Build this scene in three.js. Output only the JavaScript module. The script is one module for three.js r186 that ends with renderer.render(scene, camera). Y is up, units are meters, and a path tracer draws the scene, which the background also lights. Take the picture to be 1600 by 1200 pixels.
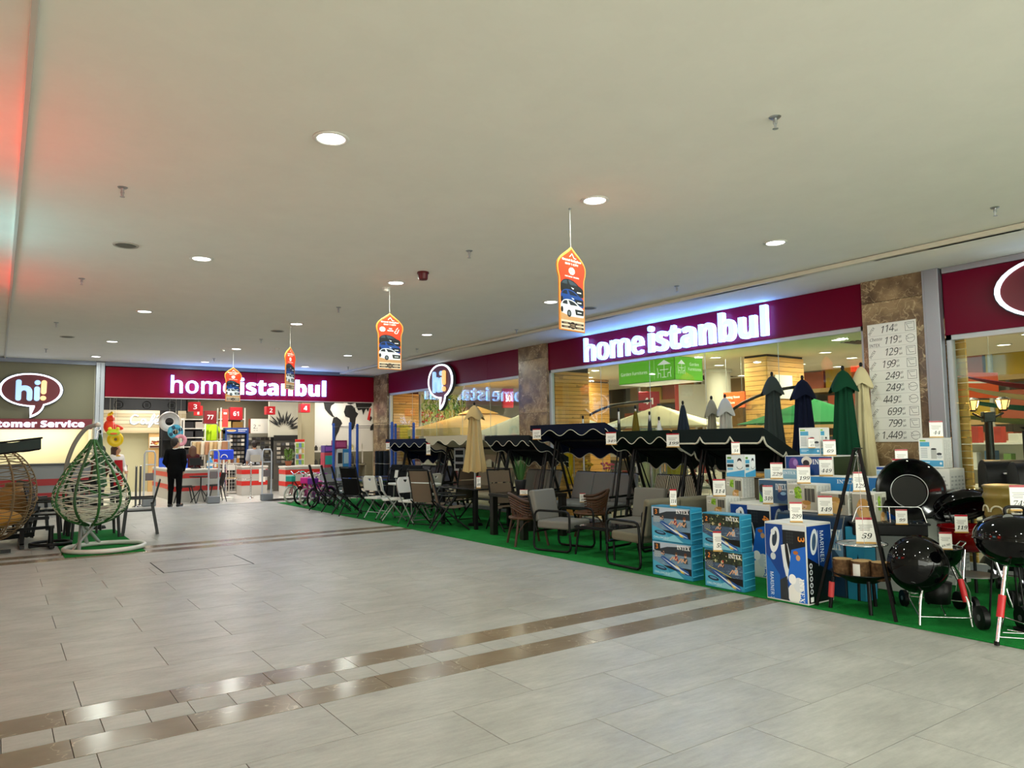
import * as THREE from 'three';
import { RoundedBoxGeometry } from 'three/addons/geometries/RoundedBoxGeometry.js';
import { mergeGeometries, toCreasedNormals } from 'three/addons/utils/BufferGeometryUtils.js';
import { FontLoader } from 'three/addons/loaders/FontLoader.js';
import { TextGeometry } from 'three/addons/geometries/TextGeometry.js';
import { MarchingCubes } from 'three/addons/objects/MarchingCubes.js';
import { RectAreaLightUniformsLib } from 'three/addons/lights/RectAreaLightUniformsLib.js';

// ---------------------------------------------------------------- camera, exposure, light levels
const scene = new THREE.Scene();
const camera = new THREE.PerspectiveCamera(55.234, 4 / 3, 0.05, 120);
camera.position.set(0, 1.6, 0);
camera.rotation.order = 'YXZ';
camera.rotation.set(0.07789, -0.61074, -0.01278);
const renderer = new THREE.WebGLRenderer({ antialias: true });
renderer.toneMapping = THREE.LinearToneMapping;
renderer.toneMappingExposure = 1.0;
renderer.shadowMap.enabled = true;
RectAreaLightUniformsLib.init();
scene.background = new THREE.Color(0x050506);
const HALL_LAMP = 300, SHOP_LAMP = 300, STRIP_LAMP = 130, WINDOW_LAMP = 8, SIGN_LAMP = 1.0;       // radiance of the lamps
const WARM = 0xf4fbee, COOL = 0xf4f6ff, SHOPW = 0xfff2da, SIGNBLUE = 0x9fd4ff;

// ---------------------------------------------------------------- helpers
const PI = Math.PI, R = (d) => (d * PI) / 180, V = (x, y, z) => new THREE.Vector3(x, y, z);
let seedN = 7;
const rnd = (a = 0, b = 1) => { seedN = (seedN * 1664525 + 1013904223) >>> 0; return a + (b - a) * (seedN / 4294967296); };
const reseed = (n) => { seedN = n >>> 0; };
const matCache = new Map();
function mat(color, rough = 0.6, metal = 0, o = null) {
  const key = o ? null : [color, rough, metal].join();
  if (key && matCache.has(key)) return matCache.get(key);
  if (rough >= 0.75) o = { specularIntensity: 0.3, ...(o || {}) };
  const phys = o && ['transmission', 'clearcoat', 'sheen', 'anisotropy', 'specularIntensity', 'ior'].some((k) => k in o);
  const m = new (phys ? THREE.MeshPhysicalMaterial : THREE.MeshStandardMaterial)({ color, roughness: rough, metalness: metal, ...(o || {}) });
  if (key) matCache.set(key, m);
  return m;
}
const glow = (color, k) => new THREE.MeshStandardMaterial({ color: 0xdddddd, roughness: 0.4, emissive: color, emissiveIntensity: k });
const ORD = ['first', 'second', 'third', 'fourth', 'fifth', 'sixth', 'seventh', 'eighth', 'ninth', 'tenth', 'eleventh', 'twelfth', 'thirteenth', 'fourteenth', 'fifteenth', 'sixteenth'], LEVEL = ['lowest', 'second', 'third', 'fourth', 'fifth', 'sixth', 'seventh'];
const names = new Map();
function numbered(n) { const k = names.get(n) || 0; names.set(n, k + 1); return k ? n + '_' + String(k).padStart(3, '0') : n; }
function tag(o, label, category, group) { o.userData.label = label; o.userData.category = category; if (group) o.userData.group = group; return o; }
function thing(name, label, category, p = [0, 0, 0], turn = 0, group) {
  const g = new THREE.Group(); g.name = numbered(name); g.position.set(...p); g.rotation.y = turn; tag(g, label, category, group); scene.add(g); return g;
}
function part(parent, name, geo, m, label) {
  const o = new THREE.Mesh(Array.isArray(geo) ? merge(geo) : geo, m); o.name = name; o.castShadow = o.receiveShadow = true;
  if (label) o.userData.label = label;
  parent.add(o); return o;
}
function solo(name, label, category, geo, m, p = [0, 0, 0], turn = 0, group) {
  const o = part(scene, numbered(name), geo, m); o.position.set(...p); o.rotation.y = turn; return tag(o, label, category, group);
}
function struct(name, geo, m) { const o = part(scene, numbered(name), geo, m); o.userData.kind = 'structure'; return o; }
function structGroup(name) { const g = new THREE.Group(); g.name = numbered(name); g.userData.kind = 'structure'; scene.add(g); return g; }
function copy(src, p, turn = 0, label, group) {
  const c = src.clone(); c.name = numbered(src.name.replace(/_\d{3}$/, '')); c.position.set(...p); c.rotation.y = turn; c.userData = { ...src.userData };
  if (label) c.userData.label = label; if (group) c.userData.group = group; scene.add(c); return c;
}
const flat = (g) => { let n = g.index ? g.toNonIndexed() : g; const o = new THREE.BufferGeometry(); for (const k of ['position', 'normal', 'uv']) { let a = n.attributes[k]; if (!a && k === 'uv') a = new THREE.BufferAttribute(new Float32Array(n.attributes.position.count * 2), 2); o.setAttribute(k, a); } return o; };
const merge = (l) => (l.length === 1 ? l[0] : mergeGeometries(l.flat(3).map(flat)));
function T(g, x = 0, y = 0, z = 0, rx = 0, ry = 0, rz = 0, s = 1) {
  const m = new THREE.Matrix4().compose(V(x, y, z), new THREE.Quaternion().setFromEuler(new THREE.Euler(rx, ry, rz, 'YXZ')), Array.isArray(s) ? V(...s) : V(s, s, s));
  return g.applyMatrix4(m);
}
const bx = (w, h, d, x = 0, y = 0, z = 0, ry = 0) => T(new THREE.BoxGeometry(w, h, d), x, y, z, 0, ry, 0);
const rb = (w, h, d, r = 0.01, x = 0, y = 0, z = 0, rx = 0, ry = 0, rz = 0, seg = 2) => T(new RoundedBoxGeometry(w, h, d, seg, Math.min(r, w / 2.01, h / 2.01, d / 2.01)), x, y, z, rx, ry, rz);
const cy = (r0, r1, h, seg = 16, x = 0, y = 0, z = 0, rx = 0, ry = 0, rz = 0, open = false) => T(new THREE.CylinderGeometry(r0, r1, h, seg, 1, open), x, y, z, rx, ry, rz);
const lathe = (pts, seg = 24, x = 0, y = 0, z = 0) => T(new THREE.LatheGeometry(pts.map((p) => new THREE.Vector2(...p)), seg), x, y, z);
const sph = (r, x = 0, y = 0, z = 0, sx = 1, sy = 1, sz = 1, w = 16, h = 12) => T(new THREE.SphereGeometry(r, w, h), x, y, z, 0, 0, 0, [sx, sy, sz]);
const tor = (r, t, x = 0, y = 0, z = 0, rx = 0, ry = 0, arc = PI * 2, rs = 8, ts = 28) => T(new THREE.TorusGeometry(r, t, rs, ts, arc), x, y, z, rx, ry, 0);
const A3 = (p) => (p.isVector3 ? p : V(...p));
function bar(a, b, r, seg = 8, r2 = r) {
  a = A3(a); b = A3(b); const d = b.clone().sub(a), l = d.length(), g = new THREE.CylinderGeometry(r2, r, l, seg);
  g.applyQuaternion(new THREE.Quaternion().setFromUnitVectors(V(0, 1, 0), d.normalize())); const c = a.clone().add(b).multiplyScalar(0.5); return g.translate(c.x, c.y, c.z);
}
function sqbar(a, b, w, h = w, r = 0) {                                   // rectangular bar from a to b, its width level
  a = A3(a); b = A3(b); const d = b.clone().sub(a), l = d.length(); d.normalize();
  const up = Math.abs(d.y) > 0.95 ? V(1, 0, 0) : V(0, 1, 0), s = new THREE.Vector3().crossVectors(up, d).normalize(), u = new THREE.Vector3().crossVectors(d, s);
  const g = r ? new RoundedBoxGeometry(w, h, l, 1, r) : new THREE.BoxGeometry(w, h, l), c = a.clone().add(b).multiplyScalar(0.5);
  return g.applyMatrix4(new THREE.Matrix4().makeBasis(s, u, d).setPosition(c));
}
function tube(pts, r, n = 24, rs = 8, closed = false, tension = 0.5) {
  return new THREE.TubeGeometry(new THREE.CatmullRomCurve3(pts.map(A3), closed, 'catmullrom', tension), n, r, rs, closed);
}
function path(pts, r, rad = 0.05, rs = 8) {                               // tube along straight runs with rounded corners
  const P = pts.map(A3), cp = new THREE.CurvePath(); let last = P[0];
  for (let i = 1; i < P.length - 1; i++) {
    const a = P[i].clone().add(P[i - 1].clone().sub(P[i]).setLength(Math.min(rad, P[i].distanceTo(P[i - 1]) * 0.49))), b = P[i].clone().add(P[i + 1].clone().sub(P[i]).setLength(Math.min(rad, P[i].distanceTo(P[i + 1]) * 0.49)));
    cp.add(new THREE.LineCurve3(last, a)); cp.add(new THREE.QuadraticBezierCurve3(a, P[i], b)); last = b;
  }
  cp.add(new THREE.LineCurve3(last, P[P.length - 1]));
  return new THREE.TubeGeometry(cp, Math.max(12, (P.length - 1) * 10), r, rs, false);
}
function ext(pts, depth, bevel = 0, holes = []) {
  const s = pts instanceof THREE.Path ? pts : new THREE.Shape(pts.map((p) => new THREE.Vector2(...p))); for (const h of holes) s.holes.push(h instanceof THREE.Path ? h : new THREE.Path(h.map((p) => new THREE.Vector2(...p))));
  return new THREE.ExtrudeGeometry(s, { depth, bevelEnabled: bevel > 0, bevelSize: bevel, bevelThickness: bevel, bevelSegments: 2, curveSegments: 16 });
}
function muv(g, s = 1, ox = 0, oy = 0) {                                  // uv in metres from the face's own plane
  const n = g.index ? g.toNonIndexed() : g, p = n.attributes.position, uv = new Float32Array(p.count * 2), a = V(), b = V(), c = V();
  for (let i = 0; i < p.count; i += 3) {
    a.fromBufferAttribute(p, i); b.fromBufferAttribute(p, i + 1).sub(a); c.fromBufferAttribute(p, i + 2).sub(a); b.cross(c);
    const ax = Math.abs(b.x), ay = Math.abs(b.y), az = Math.abs(b.z);
    for (let k = 0; k < 3; k++) {
      const x = p.getX(i + k), y = p.getY(i + k), z = p.getZ(i + k), q = ay >= ax && ay >= az ? [x, -z] : ax >= az ? [-z, y] : [x, y];
      uv[(i + k) * 2] = q[0] * s + ox; uv[(i + k) * 2 + 1] = q[1] * s + oy;
    }
  }
  n.setAttribute('uv', new THREE.BufferAttribute(uv, 2)); return n;
}
function sheet(nu, nv, f, thick = 0) {                                    // a cloth surface f(u,v) -> [x,y,z], with a second side when thick
  const g = new THREE.BufferGeometry(), P = [], U = [], I = [];
  const side = (off, flip) => {
    const b = P.length / 3;
    for (let j = 0; j <= nv; j++) for (let i = 0; i <= nu; i++) { const p = f(i / nu, j / nv, off); P.push(p[0], p[1] + off, p[2]); U.push(i / nu, j / nv); }
    for (let j = 0; j < nv; j++) for (let i = 0; i < nu; i++) { const q = b + j * (nu + 1) + i, r = q + nu + 1; flip ? I.push(q, r, q + 1, q + 1, r, r + 1) : I.push(q, q + 1, r, q + 1, r + 1, r); }
  };
  side(0, false); if (thick) side(-thick, true);
  g.setAttribute('position', new THREE.Float32BufferAttribute(P, 3)); g.setAttribute('uv', new THREE.Float32BufferAttribute(U, 2)); g.setIndex(I); g.computeVertexNormals(); return g;
}
// ---------------------------------------------------------------- textures
const hsh = (x, y, s) => { let h = (x * 374761393 + y * 668265263 + s * 2147483647) | 0; h = Math.imul(h ^ (h >>> 13), 1274126177); return ((h ^ (h >>> 16)) >>> 0) / 4294967296; };
function vn(x, y, px, py, s) {
  const xi = Math.floor(x), yi = Math.floor(y), fx = x - xi, fy = y - yi, w = (t) => t * t * (3 - 2 * t), m = (a, p) => ((a % p) + p) % p, u = w(fx), v = w(fy);
  const a = hsh(m(xi, px), m(yi, py), s), b = hsh(m(xi + 1, px), m(yi, py), s), c = hsh(m(xi, px), m(yi + 1, py), s), d = hsh(m(xi + 1, px), m(yi + 1, py), s);
  return a + (b - a) * u + (c - a) * v + (a - b - c + d) * u * v;
}
function fbm(u, v, fx, fy, oct = 4, s = 1) { let t = 0, a = 0.5, n = 0; for (let i = 0; i < oct; i++) { t += a * vn(u * fx, v * fy, fx, fy, s + i * 17); n += a; a *= 0.55; fx *= 2; fy *= 2; } return t / n; }
function dataTex(w, h, fn, srgb = true, repeat = [1, 1]) {
  const d = new Uint8Array(w * h * 4); let o = 0;
  for (let y = 0; y < h; y++) for (let x = 0; x < w; x++) { const c = fn(x / w, y / h); d[o++] = Math.max(0, Math.min(255, c[0])); d[o++] = Math.max(0, Math.min(255, c[1])); d[o++] = Math.max(0, Math.min(255, c[2])); d[o++] = 255; }
  const t = new THREE.DataTexture(d, w, h); t.magFilter = THREE.LinearFilter; t.minFilter = THREE.LinearMipmapLinearFilter; t.generateMipmaps = true; t.wrapS = t.wrapT = THREE.RepeatWrapping; t.repeat.set(...repeat); if (srgb) t.colorSpace = THREE.SRGBColorSpace; t.needsUpdate = true; return t;
}
function canvasTex(w, h, draw) {
  const c = document.createElement('canvas'); c.width = w; c.height = h; const x = c.getContext('2d'); draw(x, w, h);
  const t = new THREE.CanvasTexture(c); t.colorSpace = THREE.SRGBColorSpace; return t;
}
const mix3 = (a, b, t) => [a[0] + (b[0] - a[0]) * t, a[1] + (b[1] - a[1]) * t, a[2] + (b[2] - a[2]) * t];
const hx = (h) => [(h >> 16) & 255, (h >> 8) & 255, h & 255];
// ================================================================ the setting
const HC = 3.72, XW = 9.47, ZB = -20.9;
const tileTex = dataTex(1024, 512, (u, v) => { const a = fbm(u, v, 6, 6, 5, 3), b = fbm(u, v, 24, 60, 3, 9), c = vn(u * 300, v * 150, 300, 150, 5); return mix3(hx(0x8d8d88), hx(0xb2b1ab), Math.min(1, Math.max(0, 0.15 + a * 0.75 + (b - 0.5) * 0.5 + (c - 0.5) * 0.14))); }, true, [1 / 2.4, 1 / 1.2]);
const tileRough = dataTex(512, 256, (u, v) => { const a = fbm(u, v, 8, 8, 4, 31), b = vn(u * 120, v * 60, 120, 60, 8); const k = 62 + a * 46 + b * 18; return [k, k, k]; }, false, [1 / 2.4, 1 / 1.2]);
const brownTex = dataTex(1024, 512, (u, v) => {
  const a = fbm(u, v, 5, 5, 5, 41), w = fbm(u, v, 3, 3, 4, 47), r = Math.abs(fbm(u + w * 0.25, v + w * 0.2, 5, 4, 4, 53) - 0.5), vein = Math.max(0, 1 - r * 90);
  return mix3(mix3(hx(0x6f6353), hx(0x8c7d68), a), hx(0xcbbca2), vein * 0.55);
}, true, [1 / 1.6, 1 / 0.8]);
const marbleTex = dataTex(1024, 1024, (u, v) => {
  const a = fbm(u, v, 4, 4, 5, 61), w = fbm(u, v, 3, 3, 4, 67), w2 = fbm(u, v, 5, 5, 3, 71);
  const r = Math.abs(fbm(u + w * 0.35, v + w2 * 0.3, 5, 5, 4, 73) - 0.5), r2 = Math.abs(fbm(u + w2 * 0.3, v - w * 0.3, 11, 9, 3, 79) - 0.5);
  return mix3(mix3(hx(0x4e3b2b), hx(0xa08664), Math.max(0, Math.min(1, a * 1.9 - 0.45))), hx(0xdcc69c), Math.max(0, 1 - r * 32) * 0.6 + Math.max(0, 1 - r2 * 34) * 0.4);
}, true, [1 / 1.1, 1 / 1.1]);
const pineTex = dataTex(512, 512, (u, v) => { const a = fbm(u, v, 3, 40, 4, 83), b = fbm(u, v, 2, 8, 3, 89), k = fbm(u, v, 8, 8, 2, 97); return mix3(hx(0xc0853a), hx(0xe8b768), Math.min(1, a * 0.8 + b * 0.35 - 0.05)).map((c) => c * (k > 0.74 ? 0.8 : 1)); }, true, [0.8, 1.6]);
const turfBump = dataTex(256, 256, (u, v) => { const k = 255 * (0.4 * hsh(Math.floor(u * 256), Math.floor(v * 256), 4) + 0.6 * vn(u * 64, v * 64, 64, 64, 6)); return [k, k, k]; }, false, [2, 2]);
const turfTex = dataTex(512, 512, (u, v) => { const a = fbm(u, v, 6, 6, 4, 101), b = hsh(Math.floor(u * 512), Math.floor(v * 512), 3); return mix3(hx(0x0a5c22), hx(0x1b9440), a * 0.6 + b * 0.4); }, true, [0.8, 0.8]);
const wallTex = dataTex(256, 256, (u, v) => { const k = 0.975 + 0.025 * fbm(u, v, 8, 8, 4, 107); return [255 * k, 255 * k, 255 * k]; }, true, [0.5, 0.5]);
const M = {
  tile: mat(0xffffff, 1, 0, { map: tileTex, roughnessMap: tileRough }), grout: mat(0x2e2b27, 0.9), brown: mat(0xffffff, 0.19, 0, { map: brownTex }),
  ceil: mat(0xf4f1e8, 0.85, 0, { map: wallTex }), white: mat(0xe2e0d8, 0.7), offwhite: mat(0xd6d1bf, 0.8), marble: mat(0xffffff, 0.22, 0, { map: marbleTex }), pine: mat(0xffffff, 0.55, 0, { map: pineTex }),
  crimson: mat(0x6a0426, 0.32, 0, { specularIntensity: 0.2 }), crimsonB: mat(0x820722, 0.35, 0, { specularIntensity: 0.2 }), alu: mat(0x9a9ea6, 0.38, 0.75), aluW: mat(0xb9bdc4, 0.45, 0.3), dark: mat(0x101113, 0.75), black: mat(0x060607, 0.42, 0, { specularIntensity: 0.5 }), turf: mat(0xffffff, 0.95, 0, { map: turfTex, bumpMap: turfBump, bumpScale: 0.012 }),
  chrome: mat(0xd8d8d8, 0.18, 1), steel: mat(0xb4b6b8, 0.34, 0.9), glass: mat(0xf4fbf7, 0.02, 0, { transmission: 1, thickness: 0, ior: 1.5 }), grey: mat(0x8d8a80, 0.7), greyWall: mat(0x87836f, 0.8),
};
{ // floor: slab and tiles; brick-bond 1.2 x 0.6 m tiles and two brown bands with a row of small light tiles
  const fl = structGroup('floor');
  part(fl, 'screed', bx(13, 0.2, 38, 4.2, -0.1085, -3), M.grout);
  const g = 0.004, full = {};
  const tg = (w, d, k) => { const key = [w, d, k].join(); return (full[key] ||= muv(rb(w - g, 0.012, d - g, 0.0012, 0, 0, 0, 0, 0, 0, 1), 1, hsh(k, 3, 5) * 2.4, hsh(k, 9, 5) * 1.2)); };
  const tile = (x0, x1, z0, z1, m, k) => { const o = part(fl, 'tile', tg(+(x1 - x0).toFixed(3), +(z1 - z0).toFixed(3), k), m); o.position.set((x0 + x1) / 2, -0.006, (z0 + z1) / 2); };
  let n = 0; const X0 = -1.3, X1 = 6.36, far = [];
  const row = (z0, z1, off) => { for (let x = off - 2.4; x < X1; x += 1.2) { const a = Math.max(X0, x), b = Math.min(X1, x + 1.2); if (b - a > 0.05) { if (n < 250 && z0 < -1.0) { tile(a, b, z0, z1, M.tile, Math.floor(hsh(Math.round(x * 10), Math.round(z0 * 10), 1) * 5)); n++; } else far.push(muv(bx(b - a - g, 0.012, z1 - z0 - g, (a + b) / 2, -0.006, (z0 + z1) / 2))); } } };
  const band = (zt, near) => {
    for (const [z0, z1, off] of [[zt, zt + 0.3, 0.38], [zt + 0.55, zt + 0.85, 0.38]]) for (let x = off - 1.8, i = 0; x < X1; x += 0.6, i++) { const a = Math.max(X0, x), b = Math.min(X1, x + 0.6); if (b - a > 0.05) tile(a, b, z0, z1, M.brown, i % 4); }
    if (near) for (let x = 0.07 - 1.2, i = 0; x < X1; x += 0.24, i++) tile(x, Math.min(X1, x + 0.24), zt + 0.3, zt + 0.55, M.tile, i % 3);
    else for (let x = 0.07 - 1.2; x < X1; x += 0.24) far.push(muv(bx(0.24 - g, 0.012, 0.25 - g, x + 0.12, -0.006, zt + 0.425)));
  };
  band(-5.37, true); band(-13.17, false);
  for (let k = 0; k < 31; k++) row(-4.52 + k * 0.6, -3.92 + k * 0.6, k % 2 ? 1.08 : 0.48);
  for (let k = 0; k < 11; k++) row(-5.97 - k * 0.6, -5.37 - k * 0.6, k % 2 ? 1.08 : 0.48);
  row(-12.32, -11.97, 1.08);
  for (let k = 0; k < 13; k++) row(Math.max(ZB, -13.77 - k * 0.6), -13.17 - k * 0.6, k % 2 ? 1.08 : 0.48);
  const st = part(fl, 'distant_tiles', far, M.tile); st.userData.kind = 'stuff';
  part(fl, 'access_hatch', [muv(rb(1.09, 0.012, 1.0, 0.001, 2.33, -0.0045, -10.75))], M.tile);
  part(fl, 'hatch_joint', [bx(1.12, 0.0125, 0.014, 2.33, -0.0055, -10.24), bx(1.12, 0.0125, 0.014, 2.33, -0.0055, -11.26), bx(0.014, 0.0125, 1.03, 1.775, -0.0055, -10.75), bx(0.014, 0.0125, 1.03, 2.885, -0.0055, -10.75)], M.dark);
  part(fl, 'under_carpet', muv(bx(3.3, 0.05, 38, 8.0, -0.026, -3)), M.grey);
  part(fl, 'threshold', bx(8.2, 0.012, 0.14, 5.6, 0.003, ZB), M.steel);
  const fs = structGroup('floor'); // shop floors: large white tiles behind the back entrance
  part(fs, 'screed', bx(14, 0.2, 18, 6, -0.11, ZB - 9.07), M.grout);
  for (let i = 0; i < 12; i++) for (let k = 0; k < 12; k++) { const o = part(fs, 'tile', full.w ||= muv(rb(0.996, 0.012, 0.996, 0.001, 0, 0, 0, 0, 0, 0, 1)), M.whiteTile ||= mat(0xd9d9d4, 0.16)); o.position.set(0.9 + i, -0.007, ZB - 0.58 - k); }
  const f2 = struct('floor', muv(bx(14, 0.2, 34, XW + 7.1, -0.1, -9)), mat(0xb9b5aa, 0.25));
}
{ // green turf
  const c = solo('turf_carpet', 'long green artificial turf strip under the garden display along the shop windows', 'carpet', muv(rb(3.06, 0.012, 22.6, 0.004, 7.86, 0.006, -9.0)), M.turf);
  const c2 = solo('turf_carpet', 'small green artificial turf mat under the hanging egg chair', 'carpet', muv(rb(1.06, 0.012, 3.6, 0.004, 1.38, 0.006, -14.35)), M.turf);
}
{ // ceilings
  const c = structGroup('ceiling');
  part(c, 'main_slab', muv(bx(8.3, 0.2, 36, 4.2, HC + 0.1, -3)), M.ceil);
  part(c, 'window_soffit', muv(bx(1.2, 0.26, 36, 8.95, HC + 0.07, -3)), M.ceil);
  part(c, 'side_slab', muv(bx(1.6, 0.2, 36, -0.74, HC + 0.11, -3)), M.ceil);
  part(c, 'moulding', [bx(0.1, 0.05, 27.9, 8.36, HC - 0.035, -7)], mat(0xcfc7b4, 0.7));
  part(c, 'joint_strip', [rb(0.035, 0.03, 24.5, 0.006, 0.075, HC - 0.01, -8.6)], mat(0xc9c6be, 0.7));
  const s = structGroup('ceiling');                                            // garden shop
  part(s, 'slab', muv(bx(7.9, 0.15, 30, XW + 4.1, 3.42, -9)), mat(0xe0d8c0, 0.85));
  part(s, 'high_slab', bx(6.2, 0.2, 30, XW + 10.6, 5.2, -9), M.dark);
  part(s, 'slab_edge', bx(0.1, 1.9, 30, XW + 8.05, 4.3, -9), mat(0x8d8878, 0.8));
  const b = structGroup('ceiling');                                            // back shop
  part(b, 'slab', bx(16, 0.2, 17, 7, 4.6, ZB - 8.7), mat(0x1b1b1c, 0.8));
}
{ // walls
  const w = structGroup('wall_right');
  const panel = (z0, z1, y0, y1, x = XW, t = 0.06) => part(w, 'marble_panel', muv(rb(t, y1 - y0 - 0.004, z1 - z0 - 0.004, 0.003, x + t / 2, (y0 + y1) / 2, (z0 + z1) / 2, 0, 0, 0, 1), 1, hsh(Math.round(z0 * 10), Math.round(y0 * 10), 2), 0.3 + y0 * 0.37), M.marble);
  for (const [z0, z1] of [[-5.27, -4.47], [-13.19, -12.17], [-20.86, -19.9]]) {
    for (const [y0, y1] of [[0, 1.1], [1.1, 2.2], [2.2, 3.36], [3.36, 3.66]]) { panel(z0, z1, y0, y1, XW - 0.06); const o = part(w, 'marble_panel', muv(rb(0.5, y1 - y0 - 0.004, 0.05, 0.003, XW + 0.25, (y0 + y1) / 2, z1 - 0.026, 0, 0, 0, 1), 1, 0.4, y0 * 0.6), M.marble); }
    part(w, 'pillar_core', bx(0.45, 3.66, z1 - z0 - 0.06, XW + 0.25, 1.83, (z0 + z1) / 2), M.grey);
  }
  part(w, 'upper_wall', bx(0.12, 0.66, 28, XW + 0.2, 3.4, -7.0), M.grey);
  part(w, 'near_wall', bx(0.3, 3.7, 12.4, XW + 0.15, 1.85, 8.6), M.offwhite);
  const sides = [[-12.17, -5.27, 3.08, 0], [-19.9, -13.19, 3.06, 0], [-4.27, 2.4, 2.825, 0.03]];
  let k = 1;
  for (const [z0, z1, y0, dx] of sides) {                                      // crimson fascias, aluminium rails, glazing
    const f = structGroup('trim_' + k), n = k === 2 ? [z0, -14.52, z1] : k === 1 ? [z0, -8.7, z1] : [z0, -1.0, z1];
    for (let i = 0; i + 1 < n.length; i++) part(f, 'fascia_panel', rb(0.05, 3.655 - y0, n[i + 1] - n[i] - 0.004, 0.004, XW + dx + 0.01, (3.655 + y0) / 2, (n[i] + n[i + 1]) / 2, 0, 0, 0, 1), M.crimson);
    const win = structGroup('window_' + k), fr = M.aluW;
    part(win, 'window_frame', [bx(0.09, 0.06, z1 - z0, XW + dx + 0.05, y0 - 0.03, (z0 + z1) / 2), bx(0.09, 0.08, z1 - z0, XW + dx + 0.05, 0.05, (z0 + z1) / 2), bx(0.09, y0, 0.06, XW + dx + 0.05, y0 / 2, z0 + 0.03), bx(0.09, y0, 0.06, XW + dx + 0.05, y0 / 2, z1 - 0.03)], fr);
    const cuts = k === 1 ? [z0 + 0.06, -10.6, -9.3, -8.04, -6.65, z1 - 0.06] : k === 2 ? [z0 + 0.06, -18.49, -17.1, -15.78, -14.5, z1 - 0.06] : [z0 + 0.06, -1.4, z1 - 0.06];
    for (let i = 0; i + 1 < cuts.length; i++) part(win, 'pane', bx(0.004, y0 - 0.15, cuts[i + 1] - cuts[i] - 0.006, XW + dx + 0.05, y0 / 2 + 0.015, (cuts[i] + cuts[i + 1]) / 2), k === 3 ? mat(0xf4fbf7, 0.02, 0, { transmission: 1, thickness: 0, ior: 1.5, specularIntensity: 0.25 }) : M.glass);
    part(win, 'silicone_joint', cuts.slice(1, -1).map((z) => bx(0.008, y0 - 0.15, 0.006, XW + dx + 0.05, y0 / 2 + 0.015, z)), mat(0xb9c0b8, 0.4));
    k++;
  }
  const post = struct('trim_4', [rb(0.1, 3.66, 0.17, 0.006, XW - 0.03, 1.83, -4.36), bx(0.05, 3.66, 0.03, XW - 0.05, 1.83, -4.455)], M.alu);
  const rail = struct('trim_5', [bx(0.06, 0.07, 6.6, XW + 0.0, 3.62, -0.95)], M.alu);
  const wl = structGroup('wall_left'); part(wl, 'plaster', muv(bx(0.2, 3.85, 36, -1.0, 1.9, -3)), M.offwhite);
  for (const [i, x, z, turn, w, k, l] of [[0, 4.2, 14.5, PI, 10.2, 1, 'bright shop window at the end of the hall behind the camera'], [1, -0.84, 8.2, PI / 2, 12, 0.6, 'bright shop window on the left wall behind the camera'], [2, XW - 0.06, 8.8, -PI / 2, 11, 0.6, 'bright shop window on the right wall behind the camera']]) {
    const sf = thing('lit_shop_window', l, 'shop window', [x, 1.8, z], turn); part(sf, 'window_light', bx(w, 2.7, 0.04, 0, 0, 0), glow(0xfff4e0, 0.8)); part(sf, 'frame', [bx(w + 0.1, 0.08, 0.08, 0, 1.39, 0), bx(w + 0.1, 0.08, 0.08, 0, -1.39, 0), ...[-0.5, -0.17, 0.17, 0.5].map((q) => bx(0.08, 2.8, 0.08, q * w, 0, 0))], M.alu);
    const a = new THREE.RectAreaLight(0xf6fcf0, WINDOW_LAMP * k, w, 2.7); a.position.set(x + 0.1 * Math.sin(turn), 1.8, z + 0.1 * Math.cos(turn)); a.rotation.set(0, turn + PI, 0); scene.add(a);
  }
  const wr = structGroup('wall_rear'); part(wr, 'plaster', muv(bx(13, 3.85, 0.2, 4.2, 1.9, 14.7)), M.offwhite);
  const si = structGroup('wall_shop'); part(si, 'back_wall', bx(0.2, 5.3, 32, XW + 12.6, 2.65, -9), mat(0x9b9482, 0.85)); part(si, 'end_wall', bx(14, 5.3, 0.2, XW + 6.6, 2.65, 5.6), M.offwhite); part(si, 'far_wall', bx(12.7, 5.3, 0.2, XW + 6.5, 2.65, -25.85), M.offwhite);
}
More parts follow.
